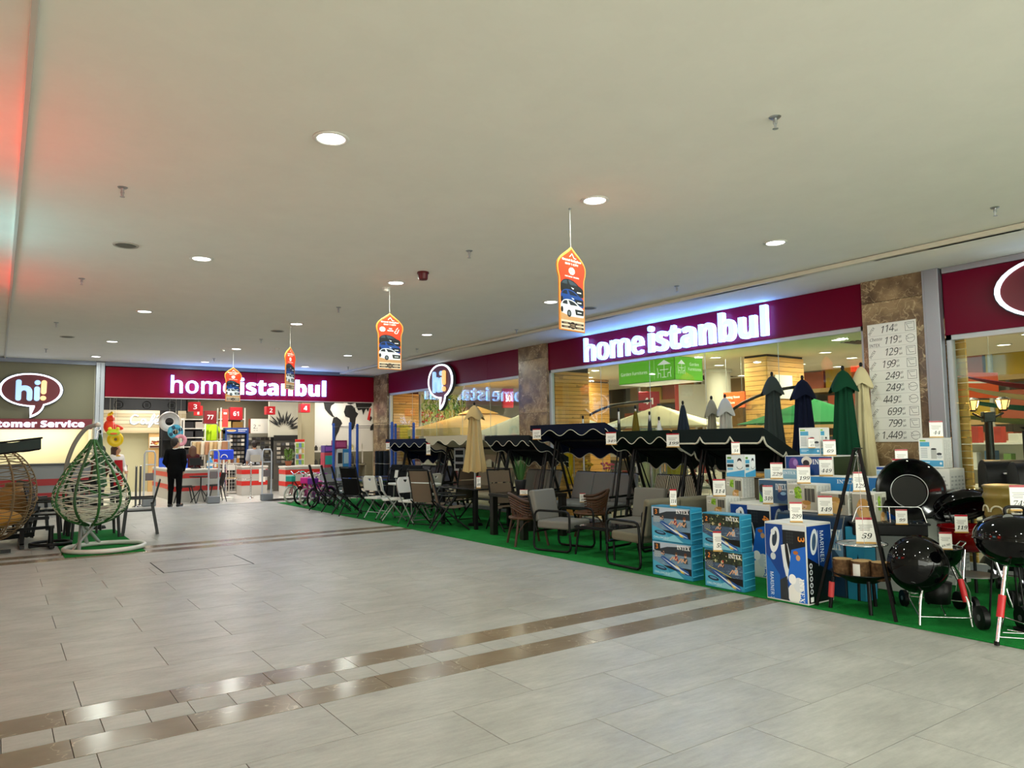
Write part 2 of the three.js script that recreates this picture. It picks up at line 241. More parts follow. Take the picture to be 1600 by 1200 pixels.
{ // back storefront at z = -20.9
  const Z = ZB, w = structGroup('wall_back');
  part(w, 'grey_panel', muv(bx(3.2, 1.36, 0.1, 0.33, 2.96, Z - 0.05)), M.greyWall);
  part(w, 'counter_front', bx(3.2, 1.16, 0.12, 0.33, 0.58, Z - 0.04), mat(0x85878a, 0.45));
  part(w, 'counter_top', rb(3.2, 0.05, 0.5, 0.008, 0.33, 1.185, Z - 0.2), mat(0x3a3c40, 0.4));
  part(w, 'stripe', bx(3.2, 0.155, 0.01, 0.33, 0.765, Z + 0.024), M.redS ||= mat(0xa0121c, 0.4)); part(w, 'stripe', bx(3.2, 0.155, 0.01, 0.33, 0.435, Z + 0.024), M.redS);
  part(w, 'plinth', bx(3.2, 0.1, 0.02, 0.33, 0.05, Z + 0.02), M.dark);
  part(w, 'recess_back', bx(3.4, 1.4, 0.08, 0.33, 1.7, Z - 1.3), mat(0xeae5c4, 0.8)); part(w, 'recess_side', [bx(0.08, 3.7, 1.3, -1.2, 1.85, Z - 0.7), bx(0.08, 3.7, 1.3, 1.97, 1.85, Z - 0.7)], M.offwhite);
  part(w, 'recess_ceiling', bx(3.2, 0.06, 1.3, 0.33, 2.31, Z - 0.7), M.offwhite);
  part(w, 'header_core', bx(7.3, 0.9, 0.1, 5.8, 3.27, Z - 0.1), M.dark);
  struct('trim_6', rb(0.19, 3.7, 0.14, 0.006, 2.045, 1.85, Z + 0.03), M.alu);
  part(scene.getObjectByName('trim_6'), 'groove', [bx(0.008, 3.66, 0.01, 2.045, 1.84, Z + 0.1), ...[0.9, 1.7, 2.6, 3.3].map((y) => cy(0.006, 0.006, 0.008, 8, 2.03, y, Z + 0.104, PI / 2))], M.dark);
  struct('trim_7', [bx(3.25, 0.1, 0.08, 0.33, 3.67, Z + 0.02), bx(7.3, 0.1, 0.08, 5.8, 3.67, Z + 0.02)], mat(0x6d7380, 0.4, 0.6));
  const f = structGroup('trim_8'); part(f, 'fascia_panel', rb(3.72, 0.76, 0.05, 0.004, 4.02, 3.225, Z - 0.02, 0, 0, 0, 1), M.crimsonB); part(f, 'fascia_panel', rb(3.56, 0.76, 0.05, 0.004, 7.665, 3.225, Z - 0.02, 0, 0, 0, 1), M.crimsonB);
  part(f, 'lower_rail', bx(7.28, 0.02, 0.09, 5.8, 2.835, Z - 0.02), mat(0xc9b9b4, 0.4, 0.4));
}
// ================================================================ lit signs
const fontB = await new FontLoader().loadAsync('fonts/droid/droid_sans_bold.typeface.json'), fontR = await new FontLoader().loadAsync('fonts/droid/droid_sans_regular.typeface.json');
const ledSide = glow(0x5f9cff, 14), signFace = [glow(0xa4d6f4, 1.35), ledSide], signFaceR = [glow(0xd0e4ff, 1.6), ledSide], ledBack = glow(0x6fa4ff, 12), signSide = mat(0xd7e6ee, 0.4), yellowLit = glow(0xffb800, 0.85), blueLit = glow(0x7cc0ff, 0.95), whiteLit = glow(0xe6f0ff, 1.7), bubbleRed = mat(0x6a0420, 0.4);
function letters(g, str, x, size, font, depth, m, sx = 1, bev = 0.012, back = null) {     // each letter a part; returns the pen's end
  for (const ch of str) {
    const adv = (font.data.glyphs[ch].ha * size) / font.data.resolution * sx;
    if (ch !== ' ') { const t = new TextGeometry(ch, { font, size, depth, curveSegments: 5, bevelEnabled: true, bevelSize: bev, bevelThickness: bev, bevelSegments: 2 }); t.scale(sx, 1, 1); t.translate(x, 0, 0); const o = part(g, 'letter', t, m); if (back) { const q = new TextGeometry(ch, { font, size, depth: 0.012, curveSegments: 4 }); q.translate(x, 0, -0.03); part(o, 'led_back', q, back); } }
    x += adv;
  }
  return x;
}
function wordSign(p, turn, width, size, label, m) {
  const g = thing('shop_sign', label, 'sign', p, turn); const s0 = g.children.length;
  let x = letters(g, 'home', 0, size, fontR, 0.05, m, 1, 0.003, ledBack); x += size * 0.16; x = letters(g, 'istanbul', x, size, fontB, 0.05, m, 1, 0.004, ledBack);
  const k = width / x; for (const c of g.children) { c.geometry.scale(k, 1, 1); c.children[0].geometry.scale(k, 1, 1); }
  return g;
}
function signLamp(x, y, z, w, h, turn, col, k) { const l = new THREE.RectAreaLight(col, k * SIGN_LAMP, w, h); l.position.set(x, y, z); l.rotation.set(0, turn + PI, 0, 'YXZ'); scene.add(l); }
{
  // right-hand sign: runs along -z .. reads towards +z, faces -x
  wordSign([XW - 0.07, 3.135, -10.95], -PI / 2, 4.28, 0.43, 'large glowing white letter sign on the crimson fascia above the right hand garden shop window', signFace);
  wordSign([3.62, 2.985, ZB + 0.07], 0, 4.3, 0.43, 'glowing white letter sign on the crimson fascia above the far shop entrance', signFaceR);
  signLamp(XW - 0.17, 3.35, -8.8, 4.2, 0.42, -PI / 2, 0x4f90ff, 0.8); signLamp(5.8, 3.2, ZB + 0.18, 4.2, 0.42, 0, 0x5f9cff, 0.6);
  // speech-bubble signs
  const bubble = (s = 1) => { const o = new THREE.Shape(); o.moveTo(0.1 * s, -0.42 * s); o.bezierCurveTo(0.02 * s, -0.62 * s, -0.0 * s, -0.68 * s, -0.0 * s, -0.7 * s); o.bezierCurveTo(0.1 * s, -0.66 * s, 0.25 * s, -0.58 * s, 0.28 * s, -0.38 * s); o.bezierCurveTo(0.85 * s, -0.2 * s, 0.75 * s, 0.44 * s, 0.0 * s, 0.44 * s); o.bezierCurveTo(-0.82 * s, 0.44 * s, -0.85 * s, -0.42 * s, 0.1 * s, -0.42 * s); return o; };
  const stroke = (a, b, r) => { const dx = b[0] - a[0], dy = b[1] - a[1], l = Math.hypot(dx, dy) || 1, t = Math.atan2(dy, dx), s = new THREE.Shape(); s.absarc(b[0], b[1], r, t - PI / 2, t + PI / 2, false); s.absarc(a[0], a[1], r, t + PI / 2, t + PI * 1.5, false); return s; };
  const hiSign = (p, turn, sx, sy, label, lit) => {
    const g = thing('bubble_sign', label, 'sign', p, turn), e = (s, d, z = 0, b = 0.008) => T(ext(s, d, b), 0, 0, z, 0, 0, 0, [sx, sy, 1]);
    part(g, 'backing', e(bubble(1.06), 0.06, 0), mat(0x2a2c34, 0.5));
    const ring = bubble(1.03); ring.holes.push(new THREE.Path(bubble(0.955).getPoints(24))); part(g, 'lit_outline', e(ring, 0.03, 0.065, 0.004), whiteLit);
    part(g, 'bubble_face', e(bubble(0.95), 0.02, 0.06, 0.003), bubbleRed);
    const hs = new THREE.Shape(); hs.moveTo(-0.3, 0.24); hs.absarc(-0.245, 0.22, 0.05, PI, 0, true); hs.lineTo(-0.195, 0.1); hs.bezierCurveTo(-0.1, 0.15, 0.03, 0.1, 0.03, -0.06); hs.lineTo(0.03, -0.22); hs.absarc(-0.02, -0.22, 0.05, 0, PI, true); hs.lineTo(-0.07, -0.07); hs.bezierCurveTo(-0.07, 0.03, -0.195, 0.03, -0.195, -0.07); hs.lineTo(-0.195, -0.22); hs.absarc(-0.245, -0.22, 0.05, 0, PI, true); hs.lineTo(-0.295, 0.22);
    part(g, 'letter', e(hs, 0.05, 0.085), lit || blueLit); part(g, 'letter', [e(stroke([0.13, 0.05], [0.13, -0.22], 0.05), 0.05, 0.085), e(stroke([0.135, 0.21], [0.136, 0.21], 0.055), 0.05, 0.085)], lit || blueLit);
    part(g, 'exclamation_mark', [e(stroke([0.27, 0.22], [0.265, -0.04], 0.05), 0.05, 0.085), e(stroke([0.26, -0.2], [0.261, -0.2], 0.055), 0.05, 0.085)], yellowLit); return g;
  };
  hiSign([0.6, 2.95, ZB + 0.02], 0, 0.98, 0.9, 'oval speech bubble sign with blue and yellow letters on the grey customer service wall');
  hiSign([XW - 0.05, 3.16, -16.6], -PI / 2, 0.98, 1.0, 'speech bubble sign with blue and yellow letters on the far window fascia');
  hiSign([XW - 0.02, 3.21, -2.98], -PI / 2, 1.06, 0.82, 'speech bubble sign cut by the right edge of the picture on the nearest fascia');
  for (const [x, y, z, t] of [[0.6, 2.95, ZB + 0.25, 0], [XW - 0.25, 3.2, -16.6, -PI / 2], [XW - 0.22, 3.2, -3.0, -PI / 2]]) signLamp(x, y, z, 1.1, 0.7, t, 0xa6ccff, 0.3);
  // customer service strip
  const g = thing('service_sign', 'crimson strip sign with white lit letters reading Customer Service', 'sign', [0, 2.155, ZB + 0.01]);
  part(g, 'strip', rb(3.0, 0.25, 0.05, 0.006, 0.4, 0, 0.02), mat(0x7a0622, 0.4));
  const s0 = g.children.length; const x1 = letters(g, 'Customer Service', 0, 0.145, fontB, 0.03, glow(0xdfe8ff, 1.5), 1.32, 0.006); for (let i = s0; i < g.children.length; i++) g.children[i].geometry.translate(1.74 - x1, -0.07, 0.045);
  signLamp(0.6, 2.15, ZB + 0.16, 2.2, 0.15, 0, 0xb9c8ff, 0.3);
  // lit sign on the wall to the left, outside the picture: it tints the ceiling and is mirrored in the glass
  const nl = thing('neon_sign', 'red and pale cyan lit sign on the left hand wall outside the picture', 'sign', [-0.86, 3.25, -8.4], PI / 2), red = glow(0xff1a0c, 9), cyan = glow(0x9fe8f0, 6);
  part(nl, 'lit_bar', [rb(1.5, 0.16, 0.06, 0.02, 2.4, 0.28, 0), rb(0.16, 0.7, 0.06, 0.02, 2.1, -0.05, 0), tor(0.24, 0.06, 2.75, -0.12, 0, 0, 0, PI * 1.5)], red); part(nl, 'lit_bar', [rb(1.5, 0.16, 0.06, 0.02, -2.5, 0.28, 0), rb(0.7, 0.12, 0.06, 0.02, -2.9, -0.0, 0), tor(0.24, 0.06, -2.2, -0.12, 0, 0, 0, PI * 1.5)], red);
  part(nl, 'lit_panel', [rb(1.7, 0.5, 0.06, 0.03, 0.1, 0.05, 0)], cyan);
  signLamp(-0.8, 3.3, -5.9, 1.5, 0.5, PI / 2, 0xff2818, 0.5); signLamp(-0.8, 3.3, -10.9, 1.5, 0.5, PI / 2, 0xff2818, 0.5); signLamp(-0.8, 3.3, -8.3, 1.7, 0.5, PI / 2, 0xa8eef0, 0.5);
}
// ================================================================ ceiling fittings
const lampFace = glow(0xffffff, 9), lampFaceS = glow(0xfff3d8, 7);
function downlight(x, y, z, col, k, label, group, r = 0.095, face = lampFace) {
  const g = thing('downlight', label, 'ceiling light', [x, y, z], 0, group);
  part(g, 'trim_ring', lathe([[r, -0.001], [r + 0.03, -0.001], [r + 0.03, -0.008], [r + 0.012, -0.014], [r, -0.008], [r, -0.001]], 28), M.white);
  part(g, 'diffuser', lathe([[0.0001, -0.006], [r, -0.006], [r, -0.001], [0.0001, -0.001]], 28), face);
  if (k > 0) { const l = new THREE.RectAreaLight(col, k, r * 1.75, r * 1.75); l.position.set(x, y - 0.02, z); l.rotation.set(-PI / 2, 0, 0); l.castShadow = true; scene.add(l); }
}
const ords = ['nearest', 'second', 'third', 'fourth', 'farthest'], rowsN = ['left', 'middle', 'right'];
[1.83, 4.26, 6.86].forEach((x, i) => [-4.77, -8.74, -12.7, -16.7, -19.7].forEach((z, k) => downlight(x, HC, z, WARM, HALL_LAMP, ords[k] + ' lit round downlight of the ' + rowsN[i] + ' row in the hall ceiling')));
[1.83, 4.26, 6.86].forEach((x, i) => [-0.8, 3.2, 7.1, 11].forEach((z, k) => downlight(x, HC, z, WARM, HALL_LAMP, ORD[k] + ' downlight of the ' + rowsN[i] + ' row behind the camera', 'hall downlights behind the camera')));
{
  const sp = (x, z, label) => { const g = thing('sprinkler', label, 'sprinkler', [x, HC, z]); part(g, 'escutcheon', lathe([[0.0001, -0.012], [0.03, -0.01], [0.04, 0]], 20), M.steel); part(g, 'nozzle', [cy(0.012, 0.014, 0.035, 12, 0, -0.028, 0), cy(0.006, 0.006, 0.03, 8, 0, -0.06, 0)], M.steel); part(g, 'frame', [bar([0.014, -0.04, 0], [0.006, -0.078, 0], 0.003, 6), bar([-0.014, -0.04, 0], [-0.006, -0.078, 0], 0.003, 6)], M.steel); part(g, 'deflector', cy(0.019, 0.019, 0.003, 16, 0, -0.08, 0), M.steel); };
  const L = [[4.15, -2.85, 'nearest sprinkler, high in the middle of the ceiling'], [7.56, -2.9, 'sprinkler near the ceiling moulding at the right edge'], [0.77, -6.64, 'sprinkler left of the nearest round speaker'], [4.23, -6.84, 'sprinkler right of the dark red alarm'], [0.8, -10.59, 'small sprinkler at far left of the ceiling, under the round speaker'], [4.29, -10.82, 'sprinkler between the two middle hanging banners'], [7.66, -6.92, 'sprinkler beside the moulding above the glowing letters'], [4.29, -14.94, 'sprinkler beyond the middle speaker'], [0.75, -14.6, 'far left sprinkler before the customer service wall'], [0.79, -18.66, 'last sprinkler above the oval bubble sign'], [4.28, -18.85, 'last sprinkler above the far entrance letters'], [7.73, -14.78, 'sprinkler beside the far part of the right moulding'], [8.03, -11.3, 'sprinkler by the moulding before the marble pillar'], [7.9, -19.2, 'sprinkler at the far right corner of the ceiling']];
  for (const l of L) sp(...l);
  const spk = (x, z, label) => { const g = thing('ceiling_speaker', label, 'speaker', [x, HC, z]); part(g, 'rim', lathe([[0.1, 0], [0.125, 0], [0.12, -0.012], [0.1, -0.008]], 28), mat(0xb7b3a8, 0.6)); part(g, 'grille', lathe([[0.0001, -0.007], [0.101, -0.006], [0.101, 0]], 28), mat(0x77746c, 0.8)); };
  spk(1.04, -8.57, 'round grey ceiling speaker between sprinklers at the left'); spk(4.23, -13.69, 'round grey ceiling speaker near the centre downlights'); spk(1.03, -16.4, 'farthest round ceiling speaker at the left'); spk(7.71, -8.83, 'round ceiling speaker partly behind the nearest banner');
  const al = thing('fire_alarm', 'dark red fire alarm sounder on the ceiling', 'alarm', [4.28, HC, -8.02]); part(al, 'base', cy(0.07, 0.075, 0.02, 24, 0, -0.01, 0), mat(0x5a0c12, 0.5)); part(al, 'body', lathe([[0.0001, -0.105], [0.05, -0.1], [0.058, -0.09], [0.064, -0.02]], 24), mat(0x5a0c12, 0.45));
  const sd = (x, z, l) => { const g = thing('smoke_detector', l, 'smoke detector', [x, HC, z]); part(g, 'base', cy(0.055, 0.058, 0.015, 24, 0, -0.007, 0), M.white); part(g, 'head', lathe([[0.0001, -0.05], [0.03, -0.048], [0.048, -0.03], [0.048, -0.014]], 24), M.white); };
  sd(4.3, -9.12, 'white smoke detector above the second hanging banner'); sd(5.0, -16.18, 'white smoke detector beside a far downlight'); sd(4.02, -16.9, 'small white detector left of a far middle downlight');
}
{ // hanging banners
  const tex = (second) => canvasTex(256, 640, (c, W, H) => {
    const gr = c.createLinearGradient(0, 0, 0, H); c.fillStyle = '#e8371a'; c.fillRect(0, 0, W, H); c.fillStyle = '#dccdb4'; c.fillRect(0, 560, W, 80); c.fillStyle = '#c99a6a'; c.fillRect(0, 500, W, 62);
    c.strokeStyle = '#f7e9d8'; c.lineWidth = 5; c.beginPath(); c.moveTo(110, 78); c.lineTo(132, 50); c.lineTo(150, 82); c.lineTo(170, 84); c.stroke();
    c.fillStyle = '#fff0e2'; c.textAlign = 'center'; c.font = 'bold 24px sans-serif'; c.fillText('Grand Babylon', 128, 112); c.font = 'bold 22px sans-serif'; c.fillText('MAY 1 CITY', 128, 140);
    const badge = (x, y) => { c.fillStyle = '#f0dcd4'; c.beginPath(); for (let i = 0; i < 8; i++) c.lineTo(x + 29 * Math.cos((i + 0.5) * PI / 4), y + 29 * Math.sin((i + 0.5) * PI / 4)); c.fill(); c.fillStyle = '#c8402c'; c.font = 'bold 25px sans-serif'; c.fillText('MG', x, y + 9); };
    if (second) { badge(58, 190); c.fillStyle = '#fff'; c.font = 'bold 20px sans-serif'; c.fillText('100', 132, 185); c.fillText('YEARS', 132, 208); c.lineWidth = 7; c.strokeStyle = '#fbe9df'; c.beginPath(); c.moveTo(205, 160); c.lineTo(186, 190); c.moveTo(214, 180); c.lineTo(208, 200); c.arc(188, 215, 14, 0, 5); c.stroke(); }
    else { badge(128, 185); c.fillStyle = '#fff'; c.font = 'bold 13px sans-serif'; c.fillText('ONE MORE  REASON', 128, 234); }
    const car = (y, body, glass, grill) => {
      c.fillStyle = body; c.beginPath(); c.moveTo(22, y + 70); c.bezierCurveTo(24, y + 20, 60, y, 100, y + 2); c.bezierCurveTo(150, y + 4, 175, y + 30, 190, y + 42); c.bezierCurveTo(225, y + 52, 236, y + 70, 234, y + 105); c.lineTo(226, y + 128); c.lineTo(110, y + 130); c.lineTo(30, y + 108); c.fill();
      c.fillStyle = glass; c.beginPath(); c.moveTo(92, y + 10); c.bezierCurveTo(130, y + 8, 160, y + 28, 176, y + 42); c.lineTo(110, y + 44); c.fill(); c.beginPath(); c.moveTo(40, y + 40); c.bezierCurveTo(46, y + 16, 66, y + 10, 82, y + 12); c.lineTo(86, y + 42); c.fill();
      c.fillStyle = grill; c.beginPath(); c.moveTo(150, y + 70); c.lineTo(230, y + 72); c.lineTo(226, y + 112); c.lineTo(158, y + 112); c.fill(); c.fillStyle = '#e8eef2'; c.fillRect(172, y + 88, 38, 9); c.beginPath(); c.moveTo(118, y + 60); c.lineTo(146, y + 68); c.lineTo(136, y + 76); c.fill();
      c.fillStyle = '#0b0d10'; c.beginPath(); c.ellipse(98, y + 108, 19, 27, 0, 0, 7); c.fill(); c.beginPath(); c.ellipse(36, y + 84, 10, 22, 0, 0, 7); c.fill(); c.fillStyle = '#6d7880'; c.beginPath(); c.ellipse(98, y + 108, 10, 16, 0, 0, 7); c.fill();
    };
    car(248, '#14191c', '#31404a', '#06080a'); car(326, '#123f86', '#0a1a30', '#07101c'); car(402, '#dfe5ea', '#1c242c', '#101418');
    c.fillStyle = '#22150f'; for (const [x, y] of [[30, 578], [30, 606], [150, 578], [150, 606]]) { c.fillRect(x, y, 76, 15); } c.beginPath(); c.arc(128, 600, 27, 0, 7); c.fill(); c.fillStyle = '#e6c9a4'; c.font = 'bold 10px sans-serif'; for (const [x, y] of [[68, 590], [68, 618], [188, 590], [188, 618], [128, 598], [128, 612]]) c.fillText('5 YEARS', x, y);
  });
  const w = 0.41, h = 0.77, shp = (k) => { const s = new THREE.Shape(); s.moveTo(-w * 0.43 * k, -h / 2 + (1 - k) * 0.12); s.lineTo(w * 0.43 * k, -h / 2 + (1 - k) * 0.12); s.lineTo(w * 0.43 * k, h * 0.08); s.bezierCurveTo(w * 0.43 * k, h * 0.15, w * 0.5 * k, h * 0.16, w * 0.5 * k, h * 0.25); s.bezierCurveTo(w * 0.48 * k, h * 0.36, w * 0.15 * k, h * 0.43 * k, 0, h * 0.5 - (1 - k) * 0.2); s.bezierCurveTo(-w * 0.15 * k, h * 0.43 * k, -w * 0.48 * k, h * 0.36, -w * 0.5 * k, h * 0.25); s.bezierCurveTo(-w * 0.5 * k, h * 0.16, -w * 0.43 * k, h * 0.15, -w * 0.43 * k, h * 0.08); return s; };
  const face = (k) => { const g = new THREE.ShapeGeometry(shp(k), 12), p = g.attributes.position, uv = g.attributes.uv; for (let i = 0; i < p.count; i++) uv.setXY(i, (p.getX(i) + w / 2) / w, (p.getY(i) + h / 2) / h); return g; };
  const t1 = mat(0xffffff, 0.35, 0, { map: tex(false) }), t2 = mat(0xffffff, 0.35, 0, { map: tex(true) }), edge = mat(0xe9923a, 0.4);
  const banner = (p, turn, t, sc, label) => {
    const g = thing('hanging_banner', label, 'banner', p, turn), S = (q) => q.scale(sc, sc, sc);
    part(g, 'board', S(T(ext(shp(1), 0.012, 0.002), 0, 0, -0.006)), edge); part(g, 'front_print', S(T(face(0.93), 0, 0, 0.0092)), t); part(g, 'back_print', S(T(face(0.93), 0, 0, -0.0092, 0, PI, 0)), t);
    const top = h / 2 * sc; part(g, 'cord', [bar([0, top - 0.02, 0], [0, HC - p[1], 0], 0.0022, 5)], mat(0xc9c7c0, 0.6)); part(g, 'ceiling_hook', [cy(0.012, 0.012, 0.012, 10, 0, HC - p[1] - 0.006, 0)], M.steel);
  };
  const BN = [[[4.22, 2.97, -5.07], 0.2, t1, 1], [[4.33, 2.98, -9.08], 0.05, t2, 1], [[4.28, 2.965, -13.1], 0.8, t1, 1], [[4.3, 2.96, -17.1], 0.27, t1, 1]];
  const bl = ['nearest orange pointed car banner hanging right of centre', 'second orange car banner with two emblems, hanging below the alarm', 'orange car banner turned almost edge on, before the far letters', 'farthest orange car banner, hiding one letter of the far sign'];
  BN.forEach((b, i) => banner(b[0], b[1], b[2], b[3], bl[i]));
}
// ================================================================ the garden shop behind the right hand glass
{
  const HS = 3.345, vis = [[11.6, -9.95, 'shop downlight left of the timber column, nearest the green hanging sign'], [12.6, -10.35, 'shop downlight right of the green hanging sign'], [14.0, -11.4, 'lower shop downlight left of the timber column'], [13.9, -8.6, 'shop downlight before the timber column top'], [15.6, -10.3, 'shop downlight just right of the timber column'], [12.3, -7.35, 'large shop downlight high over the green umbrella'], [15.4, -8.9, 'shop downlight beside the marble pillar'], [17.0, -10.2, 'small far shop downlight over the dark umbrella'], [12.4, -14.4, 'shop downlight above the narrow timber column'], [13.4, -15.4, 'second shop downlight above the narrow timber column'], [16.9, -13.0, 'far shop downlight near the ceiling vent'], [15.9, -6.1, 'shop downlight at the right edge of the picture'], [14.6, -5.2, 'near shop downlight above the hammocks']];
  for (const [x, z, l] of vis) downlight(x, HS, z, SHOPW, SHOP_LAMP, l, undefined, 0.11, lampFaceS);
  for (const [x, z] of [[11.3, -4.8], [11.3, -2.0], [13.6, -2.4], [10.8, -6.9], [10.8, -12.4], [11.2, -15.6], [11.2, -18.6], [13.6, -18.4], [11.2, -21.4], [14.2, -21.2], [15.8, -15.8]]) downlight(x, HS, z, SHOPW, SHOP_LAMP, 'round shop downlight hidden by the fascia near ' + ORD[Math.round(-z / 2)] + (x > 12 ? ' bay, deep row' : ' bay, window row'), 'shop downlights out of sight', 0.11, lampFaceS);
  for (const z of [-3, -8, -13, -18]) { const g = thing('strip_light', ORD[(-z - 3) / 5] + ' long strip lamp over the high shelves', 'strip light', [18.6, 4.9, z], 0, 'strip lamps over the high shelves'); part(g, 'housing', rb(0.16, 0.06, 2.4, 0.01, 0, 0.04, 0), M.white); part(g, 'tube', rb(0.1, 0.02, 2.3, 0.008, 0, 0, 0), lampFaceS); const l = new THREE.RectAreaLight(SHOPW, 70, 0.1, 2.3); l.position.set(18.6, 4.87, z); l.rotation.set(-PI / 2, 0, 0); scene.add(l); }
  // pine cladding: returns beside the glass and two columns
  const clad = (g, w, y0, y1, place, ph) => { const l = []; for (let y = y0, i = 0; y < y1 - 0.01; y += ph, i++) l.push(muv(bx(w - 0.004, Math.min(ph, y1 - y) - 0.008, 0.022, 0, y + ph / 2, 0), 1, hsh(i, Math.round(w * 99), 7) * 1.2, hsh(i, 3, 7))); const m = merge(l); place(m); const o = part(g, 'planks', m, M.pine); o.userData.kind = 'stuff'; };
  const wr = scene.getObjectByName('wall_right');
  clad(wr, 0.95, 0, 3.06, (m) => m.translate(XW + 0.6, 0, -12.14), 0.083); clad(wr, 0.85, 0, 3.06, (m) => m.translate(XW + 0.55, 0, -19.88), 0.083); clad(wr, 0.42, 0, 2.85, (m) => { m.rotateY(PI / 2 - 0.35); m.translate(XW + 0.22, 0, -4.3); }, 0.083);
  part(wr, 'cladding_core', [bx(0.95, 3.3, 0.05, XW + 0.6, 1.65, -12.18), bx(0.85, 3.3, 0.05, XW + 0.55, 1.65, -19.92)], M.dark);
  const col = (x0, x1, z0, z1, label, ph) => { const g = thing('timber_column', label, 'column', [(x0 + x1) / 2, 0, (z0 + z1) / 2]), w = x1 - x0, d = z1 - z0; part(g, 'core', bx(w, 3.34, d, 0, 1.67, 0), mat(0x2a2016, 0.9)); clad(g, w + 0.03, 0, 3.33, (m) => m.translate(0, 0, d / 2 + 0.01), ph); clad(g, d, 0, 3.33, (m) => { m.rotateY(-PI / 2); m.translate(-w / 2 - 0.01, 0, 0); }, ph); return g; };
  const c1 = col(13.05, 14.3, -9.95, -9.4, 'wide pine clad column with a white notice', 0.1); part(c1, 'notice_board', rb(0.6, 0.5, 0.015, 0.003, -0.12, 2.67, 0.31), M.white);
  col(13.35, 14.5, -16.4, -15.85, 'dark stained timber clad column at the left of the window', 0.13);
  const lc = thing('round_column', 'cream painted column in the shop behind the grey umbrellas', 'column', [14.9, 0, -12.2]); part(lc, 'shaft', cy(0.32, 0.32, 3.34, 24, 0, 1.67, 0), M.offwhite); part(lc, 'collar', cy(0.36, 0.36, 0.08, 24, 0, 3.3, 0), M.white);
  const vent = thing('ceiling_vent', 'dark slatted vent in the shop ceiling', 'vent', [16.6, HS, -13.8]); part(vent, 'frame', [bx(0.05, 0.02, 1.2, -0.3, -0.01, 0), bx(0.05, 0.02, 1.2, 0.3, -0.01, 0)], M.steel); for (let i = 0; i < 5; i++) part(vent, 'slat', bx(0.05, 0.012, 1.15, -0.2 + i * 0.1, -0.012, 0), M.dark);
  const vent2 = thing('ceiling_vent', 'brown slatted vent at the top right of the main window', 'vent', [12.9, HS, -7.0]); part(vent2, 'frame', [bx(0.5, 0.02, 0.04, 0, -0.01, -0.5), bx(0.5, 0.02, 0.04, 0, -0.01, 0.5)], M.steel); for (let i = 0; i < 9; i++) part(vent2, 'slat', bx(0.48, 0.014, 0.05, 0, -0.014, -0.42 + i * 0.105), mat(0x5a3a2a, 0.6));
  // hanging green box sign
  const gt = canvasTex(1024, 300, (c, W, H) => {
    c.fillStyle = '#66c028'; c.fillRect(0, 0, W, H); c.fillStyle = '#fff'; c.font = '62px sans-serif'; c.fillText('Garden Furnitures', 36, 190);
    c.strokeStyle = '#fff'; c.lineWidth = 3; c.beginPath(); c.moveTo(672, 20); c.lineTo(672, 280); c.stroke(); c.lineWidth = 8;
    c.beginPath(); c.moveTo(850, 30); c.lineTo(730, 92); c.lineTo(970, 92); c.fill(); c.beginPath(); c.moveTo(850, 90); c.lineTo(850, 255); c.moveTo(775, 160); c.lineTo(925, 160); c.moveTo(810, 260); c.lineTo(890, 260); c.moveTo(730, 130); c.lineTo(745, 205); c.lineTo(785, 205); c.moveTo(745, 205); c.lineTo(735, 265); c.moveTo(785, 205); c.lineTo(790, 265); c.moveTo(970, 130); c.lineTo(955, 205); c.lineTo(915, 205); c.moveTo(955, 205); c.lineTo(965, 265); c.moveTo(915, 205); c.lineTo(910, 265); c.stroke();
  });
  const gt2 = canvasTex(512, 300, (c, W, H) => { c.fillStyle = '#6cc62c'; c.fillRect(0, 0, W, H); c.fillStyle = '#fff'; c.font = '54px sans-serif'; c.fillText('Garden', 270, 110); c.fillText('Furnitures', 240, 175); c.strokeStyle = '#fff'; c.lineWidth = 6; c.beginPath(); c.moveTo(120, 40); c.lineTo(50, 95); c.lineTo(190, 95); c.fill(); c.beginPath(); c.moveTo(120, 90); c.lineTo(120, 220); c.moveTo(75, 145); c.lineTo(165, 145); c.moveTo(55, 120); c.lineTo(62, 180); c.lineTo(90, 180); c.lineTo(92, 225); c.moveTo(62, 180); c.lineTo(58, 225); c.moveTo(185, 120); c.lineTo(178, 180); c.lineTo(150, 180); c.lineTo(148, 225); c.moveTo(178, 180); c.lineTo(182, 225); c.stroke(); });
  const gs = thing('light_box_sign', 'bright green box sign with a table and parasol symbol hanging in the shop window', 'sign', [11.0, 2.97, -10.47]), face = (w, h, x, y, z, ry) => T(new THREE.PlaneGeometry(w, h), x, y, z, 0, ry, 0);
  const green = mat(0x4fa51e, 0.5);
  part(gs, 'box', rb(0.8, 0.46, 1.55, 0.006, 0, 0, 0), green); part(gs, 'bottom_panel', rb(0.78, 0.01, 1.53, 0.003, 0, -0.236, 0), glow(0xfff3d8, 0.35)); part(gs, 'long_print', face(1.53, 0.44, -0.402, 0, 0, -PI / 2), mat(0xffffff, 0.45, 0, { map: gt, emissive: 0xffffff, emissiveMap: gt, emissiveIntensity: 0.45 })); part(gs, 'end_print', face(0.78, 0.44, 0, 0, 0.777, 0), mat(0xffffff, 0.45, 0, { map: gt2, emissive: 0xffffff, emissiveMap: gt2, emissiveIntensity: 0.45 })); part(gs, 'hanger', [bar([0, 0.22, -0.6], [0, 0.38, -0.6], 0.004), bar([0, 0.22, 0.6], [0, 0.38, 0.6], 0.004)], M.steel);
  const ot = canvasTex(512, 256, (c, W, H) => { c.fillStyle = '#dd5a16'; c.fillRect(0, 0, W, H); c.fillStyle = '#fff'; c.font = 'bold 56px sans-serif'; c.fillText('Dinning Room', 20, 100); c.fillText('Furniture', 20, 190); });
